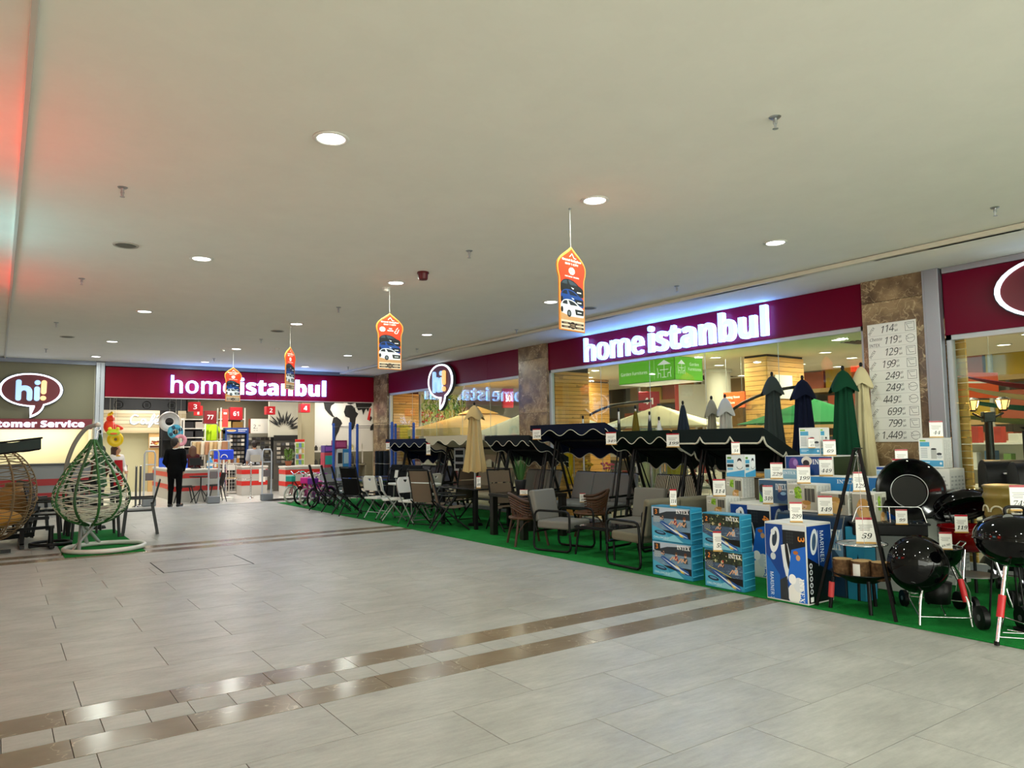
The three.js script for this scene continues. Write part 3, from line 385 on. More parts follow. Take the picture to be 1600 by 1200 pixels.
  const os = thing('hanging_sign', 'orange dining furniture sign hanging left of the wide pine column', 'sign', [12.9, 2.42, -10.13], -PI / 2); part(os, 'board', rb(0.56, 0.34, 0.04, 0.006), mat(0xd8530f, 0.5)); part(os, 'print', face(0.55, 0.33, 0, 0, 0.021, 0), mat(0xffffff, 0.5, 0, { map: ot })); part(os, 'hanger', [bar([-0.2, 0.17, 0], [-0.2, 0.9, 0], 0.004), bar([0.2, 0.17, 0], [0.2, 0.9, 0], 0.004)], M.steel);
  const num = (str, p, turn, w, h, label, col = '#a80f24', mc = 0x9c0f22) => { const t = canvasTex(256, 256, (c, W, H) => { c.fillStyle = col; c.fillRect(0, 0, W, H); c.fillStyle = '#fff'; c.textAlign = 'center'; c.font = 'bold ' + (str.length > 1 ? 130 : 190) + 'px sans-serif'; c.fillText(str, 128, str.length > 1 ? 176 : 196); }); const g = thing('number_sign', label, 'sign', p, turn); part(g, 'box', rb(w, h, w * 0.9 > 0.3 ? 0.2 : w * 0.9, 0.008), mat(mc, 0.45)); const d = (w * 0.9 > 0.3 ? 0.2 : w * 0.9) / 2 + 0.002; part(g, 'number_print', [face(w * 0.97, h * 0.97, 0, 0, d, 0)], mat(0xffffff, 0.45, 0, { map: t })); return g; };
  globalThis.NUM = num;
  num('41', [16, 2.75, -15.7], -0.7, 0.62, 0.56, 'crimson number forty one sign behind the cream parasol'); num('50', [13.4, 2.98, -19.4], -0.4, 0.34, 0.62, 'crimson number fifty sign seen through the far window');
  // open parasols and gazebos
  const canopy = (g, r, h, n, m, drop = 0.12, rot = 0) => { const P = (i, k, y) => { const a = rot + (i / n) * PI * 2; return [Math.cos(a) * r * k, y, Math.sin(a) * r * k]; }; const s = sheet(n * 6, 8, (u, v) => { const q = u * n, i = Math.floor(q), t = q - i, a = P(i, 1, 0), b = P(i + 1, 1, 0), k = v; const x = (a[0] + (b[0] - a[0]) * t) * k, z = (a[2] + (b[2] - a[2]) * t) * k, sag = 0.06 * Math.sin(PI * t) * k; return [x * (1 - sag), h * (1 - k) ** 1.12, z * (1 - sag)]; }, 0.006); part(g, 'canopy', s, m); if (drop) part(g, 'valance', sheet(n * 6, 1, (u, v) => { const q = u * n, i = Math.min(n - 1, Math.floor(q)), t = q - i, a = P(i, 1, 0), b = P(i + 1, 1, 0), sag = 1 - 0.06 * Math.sin(PI * t); return [(a[0] + (b[0] - a[0]) * t) * sag, -v * drop, (a[2] + (b[2] - a[2]) * t) * sag]; }), m); };
  const fabric = (c) => mat(c, 0.9);
  const parasol = (p, r, h, n, c, label, arm) => { const g = thing('open_parasol', label, 'umbrella', p); canopy(g, r, h, n, fabric(c), 0.0, 0.2); part(g, 'hub', [cy(0.04, 0.05, 0.1, 12, 0, h - 0.02, 0)], M.black); for (let i = 0; i < n; i++) { const a = 0.2 + (i / n) * PI * 2; part(g, 'rib', bar([0, h - 0.07, 0], [Math.cos(a) * r * 0.98, -0.012, Math.sin(a) * r * 0.98], 0.008, 6), M.steel); } part(g, 'pole', bar([0, -p[1], 0], [0, h, 0], 0.02), M.steel); part(g, 'base', cy(0.26, 0.3, 0.08, 24, 0, -p[1] + 0.04, 0), M.dark); };
  parasol([11.25, 1.86, -10.75], 1.45, 0.45, 8, 0xe9e0bd, 'open cream parasol behind the garden shop glass'); parasol([12.2, 1.86, -7.85], 1.35, 0.46, 8, 0x2c7a44, 'open green parasol behind the dark closed umbrellas');
  const gaz = (p, half, h, c, label, vent, lowc) => { const g = thing('gazebo', label, 'gazebo', p), m = fabric(c); canopy(g, half * 1.414, h, 4, m, 0, PI / 4); part(g, 'valance', [0, 1, 2, 3].map((k) => T(bx(half * 2 * 0.995, 0.2, 0.012, 0, -0.1, half * 0.995), 0, 0, 0, 0, k * PI / 2)), lowc ? fabric(lowc) : m); if (vent) part(g, 'vent_top', T(sheet(24, 3, (u, v) => { const q = u * 4, i = Math.floor(q), t = q - i, a = PI / 4 + i * PI / 2, b = a + PI / 2, r = 0.62; return [(Math.cos(a) * (1 - t) + Math.cos(b) * t) * r * v, 0.22 * (1 - v), (Math.sin(a) * (1 - t) + Math.sin(b) * t) * r * v]; }), 0, h - 0.13, 0), m); for (const [sx, sz] of [[1, 1], [1, -1], [-1, 1], [-1, -1]]) part(g, 'leg', sqbar([sx * half * 0.97, -p[1], sz * half * 0.97], [sx * half * 0.97, -0.02, sz * half * 0.97], 0.05), M.dark); };
  gaz([11.35, 1.98, -17.95], 1.5, 0.55, 0xe8bc74, 'beige gazebo tent with a vented top behind the far window', true); gaz([11.3, 1.75, -14.65], 1.5, 0.8, 0xb9b9a6, 'pale grey gazebo tent beside the middle marble pillar', false, 0x4b545c);
  // banana arms
  const arm = (pts, label) => { const g = thing('cantilever_stand', label, 'umbrella stand', pts[0]); const o = A3(pts[0]); part(g, 'arm', tube(pts.map((p) => A3(p).clone().sub(o)), 0.028, 24, 10), M.black); part(g, 'mast', bar([0, 0, 0], [0, -pts[0][1], 0], 0.035, 12), M.black); part(g, 'foot', rb(0.7, 0.05, 0.7, 0.01, 0, -pts[0][1] + 0.03, 0), M.dark); };
  arm([[10.7, 1.9, -12.85], [10.7, 2.16, -12.3], [10.65, 2.33, -11.5], [10.6, 2.37, -10.35]], 'black curved umbrella arm rising before the timber column'); arm([[11.2, 2.0, -9.1], [11.2, 2.25, -8.6], [11.2, 2.42, -8.0], [11.2, 2.48, -7.35]], 'second black curved umbrella arm behind the grey closed umbrella');
  // pallet racks with cartons
  const rack = (x, z0, z1, label) => {
    const g = thing('pallet_rack', label, 'shelving', [x, 0, (z0 + z1) / 2]), L = z1 - z0;
    for (const s of [-1, 0, 1]) for (const d of [-0.45, 0.45]) part(g, 'upright', bx(0.08, 4.4, 0.08, d, 2.2, s * (L / 2 - 0.05)), mat(0xb7b2a2, 0.6)); for (const y of [0.9, 1.9, 2.9, 3.8]) part(g, 'shelf', [bx(0.06, 0.1, L, -0.45, y, 0), bx(0.06, 0.1, L, 0.45, y, 0), bx(0.9, 0.03, L, 0, y + 0.05, 0)], mat(0xc2a06a, 0.7));
  };
  rack(19.2, -21.5, -16.2, 'tall pallet rack of cartons behind the cream parasol'); rack(19.2, -16, -10.6, 'tall pallet rack of goods right of the crimson number sign'); rack(19.2, -10.2, -4.8, 'tall pallet rack behind the closed green umbrella'); rack(19.2, -4.4, 0.6, 'tall pallet rack above the hammocks');
  const ct = [mat(0xa98a58, 0.85), mat(0x8f6f42, 0.85), mat(0xd9d2bd, 0.8), mat(0xc9a530, 0.7), mat(0x6a5a46, 0.8), mat(0xb35a3c, 0.7)], proto = [];
  ct.forEach((m, i) => proto.push([rb(0.7, 1, 1, 0.01, 0, 0.5, 0, 0, 0, 0, 1), m]));
  reseed(21); let first = {};
  for (const [z0, z1] of [[-21.3, -16.4], [-15.8, -10.8], [-10.0, -5.0], [-4.2, 0.4]]) for (const y of [0.97, 1.97, 2.97, 3.87]) { let z = z0, ci = 0; while (z < z1 - 0.4) { const w = rnd(0.45, 1.0), h = rnd(0.4, 0.85), k = Math.floor(rnd(0, 6)); if (rnd() > 0.14) { const o = new THREE.Mesh(proto[k][0], ct[k]); o.name = numbered('carton'); o.scale.set(1, h, w); o.position.set(19.15, y, z + w / 2); const rk = z0 < -20 ? 'rack behind the cream parasol' : z0 < -15 ? 'rack right of the number sign' : z0 < -9 ? 'rack behind the green parasol' : 'rack above the hammocks'; tag(o, ['tan', 'brown', 'cream', 'yellow', 'grey brown', 'rust red'][k] + ' carton, ' + ORD[Math.min(ci++, 15)] + ' on shelf ' + LEVEL[Math.round(y - 0.97)].replace('lowest', 'first') + ' of the ' + rk, 'box', 'cartons on the tall racks of the garden shop'); scene.add(o); } z += w + 0.06; } }
  // bicycles and goods high on a shelf top
  const disp = thing('wall_display', 'white display board with red and yellow side bands under the stored bicycle', 'display', [15.8, 0, -13.6], -0.7); part(disp, 'board', rb(1.25, 1.0, 0.05, 0.005, 0, 2.6, 0), M.white); part(disp, 'side_band', bx(0.1, 1.0, 0.06, -0.6, 2.6, 0.01), mat(0xc0301e, 0.5)); part(disp, 'side_band', bx(0.1, 1.0, 0.06, 0.6, 2.6, 0.01), mat(0xd9a520, 0.5)); part(disp, 'post', [bx(0.05, 2.1, 0.05, -0.5, 1.05, -0.03), bx(0.05, 2.1, 0.05, 0.5, 1.05, -0.03)], M.dark);
  const bk = thing('stored_bicycle', 'dark bicycle parked on top of the white display board', 'bicycle', [15.75, 3.11, -13.6], -0.7); for (const s of [-0.42, 0.42]) { part(bk, 'tyre', tor(0.27, 0.03, s, 0.3, 0), M.black); part(bk, 'spokes', [0, 1, 2, 3].map((i) => bar([s - 0.26 * Math.cos(i * PI / 4), 0.3 - 0.26 * Math.sin(i * PI / 4), 0], [s + 0.26 * Math.cos(i * PI / 4), 0.3 + 0.26 * Math.sin(i * PI / 4), 0], 0.003, 4)), M.steel); } part(bk, 'frame', [bar([-0.42, 0.3, 0], [-0.1, 0.62, 0], 0.015), bar([-0.1, 0.62, 0], [0.3, 0.66, 0], 0.015), bar([-0.05, 0.28, 0], [0.3, 0.66, 0], 0.015), bar([0.42, 0.3, 0], [0.3, 0.72, 0], 0.015), bar([-0.42, 0.3, 0], [-0.05, 0.28, 0], 0.012)], mat(0x8a2222, 0.4));
  // goods glimpsed at mid height behind the glass
  const wmat = [0xd8d4c4, 0xb9b4a0, 0x8a6a44, 0x494c50, 0xcfc8ae, 0x7a2e2a].map((c) => mat(c, 0.7));
  const tableA = (p, L, label) => { const g = thing('display_table', label, 'table', p); part(g, 'top', rb(0.8, 0.04, L, 0.006, 0, 0.78, 0), mat(0xc9c2ac, 0.5)); part(g, 'lower_shelf', rb(0.74, 0.03, L - 0.1, 0.005, 0, 0.3, 0), M.white); for (const [a, b] of [[1, 1], [1, -1], [-1, 1], [-1, -1]]) part(g, 'leg', bx(0.05, 0.77, 0.05, a * 0.35, 0.385, b * (L / 2 - 0.06)), M.white); };
  reseed(5);
  for (const [x, z, L, n] of [[10.9, -6.3, 2.2, 6], [10.2, -9.0, 2.2, 6], [11.9, -12.0, 1.8, 5], [12.9, -5.2, 2.4, 7], [10.6, -2.5, 1.8, 4], [13.4, -12.6, 2.4, 6]]) {
    tableA([x, 0, z], L, 'pale shop table with tableware behind the glass, ' + ({ '-6.3': 'right of the frontmost swing seat', '-9': 'behind the striped cushions', '-12': 'beside the middle pillar', '-5.2': 'under the closed green umbrella', '-2.5': 'behind the big kettle grill', '-12.6': 'deep under the cream parasol' })[String(z)]);
    for (let i = 0; i < n; i++) { const zz = z - L / 2 + (i + 0.5) * L / n, k = i % 3; const g = k === 0 ? lathe([[0.0001, 0], [0.05, 0], [0.09, 0.08], [0.07, 0.17], [0.035, 0.22], [0.05, 0.27], [0.0001, 0.27]], 16) : k === 1 ? lathe([[0.0001, 0], [0.07, 0.0], [0.15, 0.09], [0.145, 0.095], [0.06, 0.015], [0.0001, 0.015]], 18) : rb(0.16, 0.2, 0.14, 0.012, 0, 0.1, 0); solo(['vase', 'bowl', 'gift_box'][k], ['small vase', 'shallow bowl', 'small box'][k] + ', ' + ORD[i] + ' from the far end of the ' + ({ '-6.3': 'table right of the frontmost swing', '-9': 'table behind the striped cushions', '-12': 'table under the cream parasol', '-5.2': 'table under the green parasol', '-2.5': 'table behind the large kettle grill', '-12.6': 'table deep in the shop' })[String(z)], ['vase', 'bowl', 'box'][k], g, wmat[Math.floor(rnd(0, 6))], [x + rnd(-0.2, 0.15), 0.801, zz], 0, ['vases', 'bowls', 'small boxes'][k] + ' on the shop tables behind the glass'); }
  }
  const low = (p, L, label) => { const g = thing('low_shelving', label, 'shelving', p); part(g, 'back', bx(0.03, 1.5, L, 0.2, 0.75, 0), M.offwhite); for (const y of [0.1, 0.55, 1.0, 1.45]) part(g, 'shelf', rb(0.42, 0.03, L, 0.004, 0, y, 0), M.white); for (const s of [-1, 1]) part(g, 'side', bx(0.42, 1.5, 0.03, 0, 0.75, s * L / 2), M.white); };
  low([14.6, 0, -6.4], 3.4, 'white low shelving deep behind the green parasol'); low([14.9, 0, -3.2], 2.6, 'white low shelving behind the hammocks'); low([16.3, 0, -11], 4.6, 'white low shelving deep in the middle window');
  reseed(9); for (const [x, z0, L] of [[14.55, -6.4, 3.3], [14.85, -3.2, 2.5], [16.25, -11, 4.5]]) for (const y of [0.115, 0.565, 1.015, 1.465]) for (let z = z0 - L / 2 + 0.15, bi = 0; z < z0 + L / 2 - 0.1; z += rnd(0.24, 0.42)) { const h = rnd(0.14, 0.34); solo('boxed_item', 'box, ' + ORD[Math.min(15, bi++)] + ' from the far end, ' + LEVEL[Math.round((y - 0.115) / 0.45)] + ' shelf ' + (z0 < -9 ? 'deep in the middle window' : z0 < -5 ? 'behind the green parasol' : 'behind the hammocks'), 'box', rb(0.2, h, rnd(0.12, 0.22), 0.008, 0, h / 2, 0, 0, 0, 0, 1), [0xb23a2a, 0xd8d4c8, 0x4a6a8a, 0x8a6a44, 0x2a2c30, 0xc9a53a, 0x6a8a4a].map((c) => mat(c, 0.6))[Math.floor(rnd(0, 7))], [x, y, z], 0, 'boxed products on the white low shelving'); }
  // picture of plants by the far pine wall
  const pt = canvasTex(256, 256, (c, W, H) => { reseed(77); c.fillStyle = '#cfd8b8'; c.fillRect(0, 0, W, H); for (let i = 0; i < 260; i++) { c.strokeStyle = ['#4f8a2c', '#7db544', '#a8c860', '#2f5a22', '#d8e0a0'][Math.floor(rnd(0, 5))]; c.lineWidth = rnd(2, 7); const x = rnd(0, W), y = rnd(40, H); c.beginPath(); c.moveTo(x, y); c.quadraticCurveTo(x + rnd(-20, 20), y - 40, x + rnd(-46, 46), y - rnd(40, 90)); c.stroke(); } for (let i = 0; i < 30; i++) { c.fillStyle = ['#b8322a', '#d05040'][i % 2]; c.beginPath(); c.arc(rnd(0, 150), rnd(120, 256), rnd(3, 9), 0, 7); c.fill(); } });
  const pic = thing('plant_poster', 'large poster of bright green plants and red flowers behind the far window', 'poster', [11.9, 2.62, -20.9], 0); part(pic, 'panel', rb(1.7, 1.1, 0.04, 0.005), M.white); part(pic, 'print', face(1.66, 1.06, 0, 0, 0.022, 0), mat(0xffffff, 0.6, 0, { map: pt })); part(pic, 'post', [bx(0.05, 2.1, 0.04, -0.7, -1.55, 0), bx(0.05, 2.1, 0.04, 0.7, -1.55, 0)], M.white);
  // hammocks, lantern and furniture behind the nearest window
  const ham = (z0, z1, x, y, sag, c, label, w) => { const g = thing('hammock', label, 'hammock', [x, y, (z0 + z1) / 2]), L = (z1 - z0) / 2; part(g, 'cloth', sheet(20, 6, (u, v) => { const s = u * 2 - 1, k = Math.cos(s * PI / 2) ** 0.6; return [(v - 0.5) * w * (0.12 + 0.88 * k), -sag * (1 - s * s) - 0.08 * Math.sin(v * PI) * k, s * L]; }, 0.006), mat(c, 0.9)); part(g, 'cord', [bar([0, 0, -L], [0, 0.25, -L - 0.25], 0.008, 6), bar([0, 0, L], [0, 0.25, L + 0.25], 0.008, 6)], M.offwhite); };
  ham(-5.0, -1.4, 11.3, 2.5, 0.3, 0x5a0f1e, 'maroon hammock, uppermost behind the nearest window', 0.5); ham(-5.0, -1.4, 11.2, 2.34, 0.28, 0xd8caa0, 'cream hammock under the maroon one', 0.5); ham(-5.0, -1.3, 11.0, 2.15, 0.22, 0x115a58, 'teal hammock behind the lantern post', 0.5); ham(-5.0, -1.2, 10.75, 1.93, 0.16, 0x6a7a4a, 'olive green hammock, lowest behind the lantern post', 0.4);
  const lt = thing('lantern_post', 'black twin lantern post with glowing amber lamps behind the nearest window', 'lamp', [10.2, 0, -4.14], -0.9); part(lt, 'post', [cy(0.045, 0.06, 1.85, 12, 0, 0.925, 0), rb(0.13, 0.13, 0.13, 0.01, 0, 1.83, 0), cy(0.14, 0.2, 0.1, 16, 0, 0.05, 0)], M.black); for (const s of [-1, 1]) { part(lt, 'arm', tube([[0, 1.8, 0], [s * 0.1, 1.84, 0], [s * 0.17, 1.88, 0]], 0.014, 8), M.black); const b = part(lt, 'lantern_cage', [lathe([[0.04, 1.9], [0.05, 1.92]], 8, s * 0.17), ...[0, 1, 2, 3, 4, 5].map((i) => bar([s * 0.17 + 0.045 * Math.cos(i * PI / 3), 1.91, 0.045 * Math.sin(i * PI / 3)], [s * 0.17 + 0.085 * Math.cos(i * PI / 3), 2.04, 0.085 * Math.sin(i * PI / 3)], 0.006, 5)), cy(0.04, 0.1, 0.03, 12, s * 0.17, 2.06, 0)], M.black); part(b, 'lamp_glass', lathe([[0.03, 1.915], [0.06, 1.96], [0.078, 2.035]], 16, s * 0.17), glow(0xffb648, 1.7)); }
  const pl1 = new THREE.PointLight(0xffb860, 1.2); pl1.position.set(10.15, 1.98, -4.12); scene.add(pl1);
  const ob = thing('hanging_sign', 'orange sign board hanging above the hammocks', 'sign', [13.2, 2.42, -5.5], -0.5); part(ob, 'board', rb(0.75, 0.42, 0.05, 0.006), mat(0xd8500f, 0.5)); part(ob, 'stripe', bx(0.74, 0.03, 0.054, 0, 0.05, 0), M.white); part(ob, 'hanger', [bar([-0.25, 0.2, 0], [-0.25, 0.92, 0], 0.004), bar([0.25, 0.2, 0], [0.25, 0.92, 0], 0.004)], M.steel);
  const pot = thing('planter_box', 'pale square planter with a small spiky plant behind the nearest window', 'planter', [10.4, 0, -3.7]); part(pot, 'box', rb(0.45, 0.95, 0.4, 0.012, 0, 0.475, 0), M.offwhite); reseed(4); part(pot, 'leaves', [...Array(14)].map((_, i) => { const a = i * 0.45, t = rnd(0.5, 1.1); return T(ext([[-0.012, 0], [0.012, 0], [0.006, 0.16], [0, 0.22]], 0.003), 0, 0.94, 0, t * 0.6, a, 0); }), mat(0x6f8f2a, 0.6));
  const cf = thing('floral_chair', 'pale patterned armchair back behind the black grill', 'armchair', [11.4, 0, -3.2], -1.2); part(cf, 'seat', rb(0.6, 0.2, 0.6, 0.05, 0, 0.4, 0), M.offwhite); part(cf, 'backrest', rb(0.62, 0.7, 0.15, 0.06, 0, 0.85, -0.25), mat(0xcfc6a8, 0.8)); for (const [a, b] of [[1, 1], [1, -1], [-1, 1], [-1, -1]]) part(cf, 'leg', bar([a * 0.25, 0, b * 0.25], [a * 0.24, 0.31, b * 0.24], 0.02), mat(0x5a3a20, 0.5));
  const lampY = thing('table_lamp', 'lamp with a yellow shade on the pale table behind the lantern', 'lamp', [10.55, 0.8, -3.0]); part(lampY, 'base', lathe([[0.0001, 0], [0.09, 0], [0.09, 0.02], [0.02, 0.05], [0.018, 0.9], [0.0001, 0.9]], 16), M.black); part(lampY, 'shade', lathe([[0.09, 0.88], [0.13, 0.88], [0.12, 1.06], [0.09, 1.06]], 20), glow(0xffd400, 0.7));
}
// ================================================================ people: bodies meshed from tapered capsules joined smoothly
function fieldMesh(bones, c, S, res, k = 0.03) {
  const mc = new MarchingCubes(res, M.white, false, false, 60000), f = mc.field, h = res / 2; mc.isolation = 0;
  const B = bones.map(([a, b, r0, r1, sx = 1, sz = 1]) => ({ a, d: [b[0] - a[0], b[1] - a[1], b[2] - a[2]], r0, r1, sx, sz }));
  for (const q of B) q.l = q.d[0] ** 2 + q.d[1] ** 2 + q.d[2] ** 2 || 1e-9;
  let i = 0;
  for (let z = 0; z < res; z++) for (let y = 0; y < res; y++) for (let x = 0; x < res; x++, i++) {
    const px = c[0] + ((x - h) / h) * S, py = c[1] + ((y - h) / h) * S, pz = c[2] + ((z - h) / h) * S; let m = 1e3;
    for (const q of B) { let t = ((px - q.a[0]) * q.d[0] + (py - q.a[1]) * q.d[1] + (pz - q.a[2]) * q.d[2]) / q.l; t = t < 0 ? 0 : t > 1 ? 1 : t; const ex = (px - q.a[0] - q.d[0] * t) / q.sx, ey = py - q.a[1] - q.d[1] * t, ez = (pz - q.a[2] - q.d[2] * t) / q.sz, d = Math.sqrt(ex * ex + ey * ey + ez * ez) - (q.r0 + (q.r1 - q.r0) * t); const w = Math.max(k - Math.abs(m - d), 0) / k; m = Math.min(m, d) - w * w * k * 0.25; }
    f[i] = -m;
  }
  mc.update(); const n = mc.geometry.drawRange.count, g = new THREE.BufferGeometry(), P = mc.geometry.attributes.position.array.slice(0, n * 3), N = mc.geometry.attributes.normal.array.slice(0, n * 3);
  for (let j = 0; j < n; j++) { P[j * 3] = c[0] + P[j * 3] * S; P[j * 3 + 1] = c[1] + P[j * 3 + 1] * S; P[j * 3 + 2] = c[2] + P[j * 3 + 2] * S; }
  g.setAttribute('position', new THREE.BufferAttribute(P, 3)); g.setAttribute('normal', new THREE.BufferAttribute(N, 3)); g.setAttribute('uv', new THREE.BufferAttribute(new Float32Array(n * 2), 2)); return g;
}
const skin = mat(0xb98a6c, 0.55), hairDark = mat(0x1c1310, 0.6), hairBrown = mat(0x4a2f1f, 0.6);
function person(o) {
  const g = thing('person', o.label, 'person', o.p, o.turn || 0), s = (o.h || 1.75) / 1.75, w = o.w || 1, sc = (p) => p.map((v) => v * s);
  const J = { hip: (d) => [d * 0.09 * w, 0.92, 0], knee: (d) => [d * 0.095 * w, 0.49, 0.02], ank: (d) => [d * 0.1 * w, 0.085, -0.01], toe: (d) => [d * 0.12 * w, 0.035, 0.15], sh: (d) => [d * 0.18 * w, 1.43, 0], el: (d) => [d * 0.235 * w, 1.14, -0.03], wr: (d) => [d * 0.23 * w, 0.89, 0.07], ...(o.joints || {}) };
  const both = (f) => [f(1), f(-1)].flat();
  const bodyB = (e) => [...both((d) => [[J.hip(d), J.knee(d), 0.082 + e, 0.055 + e], [J.knee(d), J.ank(d), 0.054 + e, 0.04 + e], [J.ank(d), J.toe(d), 0.04, 0.032], [J.sh(d), J.el(d), 0.052 + e, 0.042 + e], [J.el(d), J.wr(d), 0.041 + e, 0.029 + e]]), [[0.05, 0.96, 0], [-0.05, 0.96, 0], 0.115 + e, 0.115 + e, 1.1, 0.95], [[0, 0.98, 0], [0, 1.32, 0], 0.115 + e, 0.135 + e, 1.15, 0.82], [[0.11 * w, 1.4, 0], [-0.11 * w, 1.4, 0], 0.085 + e, 0.085 + e, 1, 0.95], [[0, 1.42, 0], [0, 1.56, 0.015], 0.06, 0.052]];
  const hy = o.headTurn || 0, rot = (p) => { const c = Math.cos(hy), n = Math.sin(hy); return [p[0] * c + p[2] * n, p[1], -p[0] * n + p[2] * c]; };
  const body = fieldMesh(bodyB(0), [0, 0.85, 0], 0.95, 84, 0.035);
  const head = fieldMesh([[[0, 1.6, 0.005], [0, 1.68, -0.01], 0.082, 0.098, 0.86, 1.02], [[0, 1.55, 0.045], [0, 1.62, 0.05], 0.04, 0.062, 1, 0.8], [[0, 1.61, 0.105], [0, 1.645, 0.09], 0.014, 0.008], [[0, 1.5, 0], [0, 1.6, 0], 0.052, 0.052], [[0.083, 1.63, 0], [0.085, 1.655, -0.005], 0.014, 0.018, 0.5, 1], [[-0.083, 1.63, 0], [-0.085, 1.655, -0.005], 0.014, 0.018, 0.5, 1], [[-0.02, 1.578, 0.09], [0.02, 1.578, 0.09], 0.01, 0.01]].map((b) => [rot(b[0]), rot(b[1]), ...b.slice(2)]), [0, 1.63, 0], 0.19, 52, 0.02);
  const hands = both((d) => { const a = J.wr(d), e = J.el(d), u = A3(a).clone().sub(A3(e)).normalize(), F = V(0, 0, 1).addScaledVector(u, -u.z).normalize(), L = new THREE.Vector3().crossVectors(u, F), at = (p, q, r) => { const v = A3(a).clone().addScaledVector(u, p).addScaledVector(F, q).addScaledVector(L, r); return [v.x, v.y, v.z]; };
    const bones = [[at(0, 0, 0), at(0.08, 0, 0), 0.026, 0.03, 0.8, 1]]; [-0.027, -0.009, 0.009, 0.027].forEach((q, i) => { const l = [0.06, 0.07, 0.075, 0.066][i]; bones.push([at(0.08, q, 0), at(0.08 + l * 0.55, q * 1.1, -d * 0.008), 0.0095, 0.009], [at(0.08 + l * 0.55, q * 1.1, -d * 0.008), at(0.08 + l, q * 1.1, -d * 0.025), 0.009, 0.0075]); }); bones.push([at(0.025, 0.022, 0), at(0.06, 0.05, -d * 0.01), 0.013, 0.011], [at(0.06, 0.05, -d * 0.01), at(0.09, 0.054, -d * 0.02), 0.011, 0.009]);
    const c = at(0.08, 0, 0); return [fieldMesh(bones, c, 0.14, 56, 0.008)]; });
  const S = (q) => q.scale(s, s, s);
  part(g, 'body', S(merge([body, head, ...hands])), skin);
  const eye = (d) => sph(0.011, ...rot([d * 0.034, 1.65, 0.083]), 1, 0.7, 0.6, 8, 6);
  part(g, 'eyes', S(merge([eye(1), eye(-1)])), hairDark); part(g, 'lips', S(T(sph(0.02, 0, 0, 0, 1, 0.32, 0.4, 8, 6), ...rot([0, 1.58, 0.094]), 0, hy, 0)), mat(0x8a3f38, 0.5));
  const hb = [[[0, 1.67, -0.02], [0, 1.69, -0.025], 0.103, 0.1, 0.9, 1.03], [[0, 1.6, -0.06], [0, 1.68, -0.04], 0.06, 0.08, 1.1, 0.9]]; if (o.long) hb.push(...both((d) => [[[d * 0.07, 1.68, -0.03], [d * 0.085, 1.5, -0.02], 0.05, 0.045]]), [[0, 1.66, -0.07], [0, 1.46, -0.08], 0.085, 0.07, 1.15, 0.7]);
  part(g, 'hair', S(fieldMesh(hb.map((b) => [rot(b[0]), rot(b[1]), ...b.slice(2)]), [0, 1.6, 0], 0.26, 44, 0.03)), o.hair || hairDark);
  const topB = bodyB(0.016).filter((b, i) => ![0, 1, 2, 5, 6, 7].includes(i) && i !== 13), legB = bodyB(0.014).filter((b, i) => [0, 1, 5, 6].includes(i));
  const slv = o.short ? topB.filter((b, i) => ![1, 3].includes(i)).map((b) => b) : topB;
  part(g, o.topName || 'shirt', S(fieldMesh(o.flare ? [...slv, [[0, 0.88, 0], [0, 1.1, 0], 0.165, 0.13, 1.15, 0.85]] : slv, [0, 1.15, 0], 0.62, 64, 0.035)), o.top);
  part(g, 'trousers', S(fieldMesh([...legB, [[0.05, 0.95, 0], [-0.05, 0.95, 0], 0.13, 0.13, 1.08, 0.95]], [0, 0.55, 0], 0.6, 64, 0.035)), o.legs);
  for (const d of [1, -1]) part(g, 'shoe', S(fieldMesh([[[J.ank(d)[0], 0.04, J.ank(d)[2] - 0.04], J.toe(d).map((v, i) => (i === 1 ? 0.035 : v)), 0.046, 0.04, 0.95, 1], [[J.ank(d)[0], 0.06, J.ank(d)[2]], [J.ank(d)[0], 0.1, J.ank(d)[2]], 0.05, 0.046]], [J.ank(d)[0], 0.08, 0.05], 0.2, 40, 0.02)), o.shoes || mat(0x0a0a0b, 0.3));
  for (const [n, gm, m] of o.extra || []) part(g, n, S(gm), m);
  return g;
}
const suit = mat(0x030304, 0.9);
person({ p: [3.85, 0, -21.0], turn: PI * 0.82, h: 1.78, headTurn: -0.5, label: 'man in a black suit standing at the shop entrance with his back turned', topName: 'suit_jacket', top: suit, legs: suit, w: 1.08, flare: true, joints: { wr: (d) => [d * 0.16, 0.94, 0.13], el: (d) => [d * 0.25, 1.15, -0.02] }, extra: [['shirt_collar', tor(0.062, 0.012, 0, 1.5, 0.005, PI / 2 - 0.2, 0), M.white]] });
person({ p: [2.58, 0, -21.9], turn: 0.5, h: 1.62, headTurn: 0.5, long: true, hair: mat(0x3a1c14, 0.6), label: 'woman in a white blouse and red apron beside the inflatable toys', top: mat(0xd6d2cf, 0.8), legs: mat(0x1b1b20, 0.8), w: 0.9, joints: { wr: (d) => [d * 0.12, 1.02, 0.24], el: (d) => [d * 0.24, 1.1, 0.02] }, extra: [['apron', sheet(8, 8, (u, v) => { const a = (u - 0.5) * 1.7; return [Math.sin(a) * (0.17 + 0.02 * (1 - v)), 0.62 + v * 0.72, Math.cos(a) * (0.145 + 0.03 * (1 - v))]; }, 0.004), mat(0x9c1a20, 0.8)], ['neck_scarf', tor(0.075, 0.02, 0, 1.44, 0.02, PI / 2 - 0.3, 0), mat(0xd8a020, 0.7)]] });
person({ p: [4.9, 0, -24.1], turn: PI, h: 1.56, long: true, hair: hairBrown, label: 'brown haired cashier seen from behind at the left checkout', top: mat(0x3a1518, 0.8), legs: mat(0x1b1b20, 0.8), w: 0.92 });
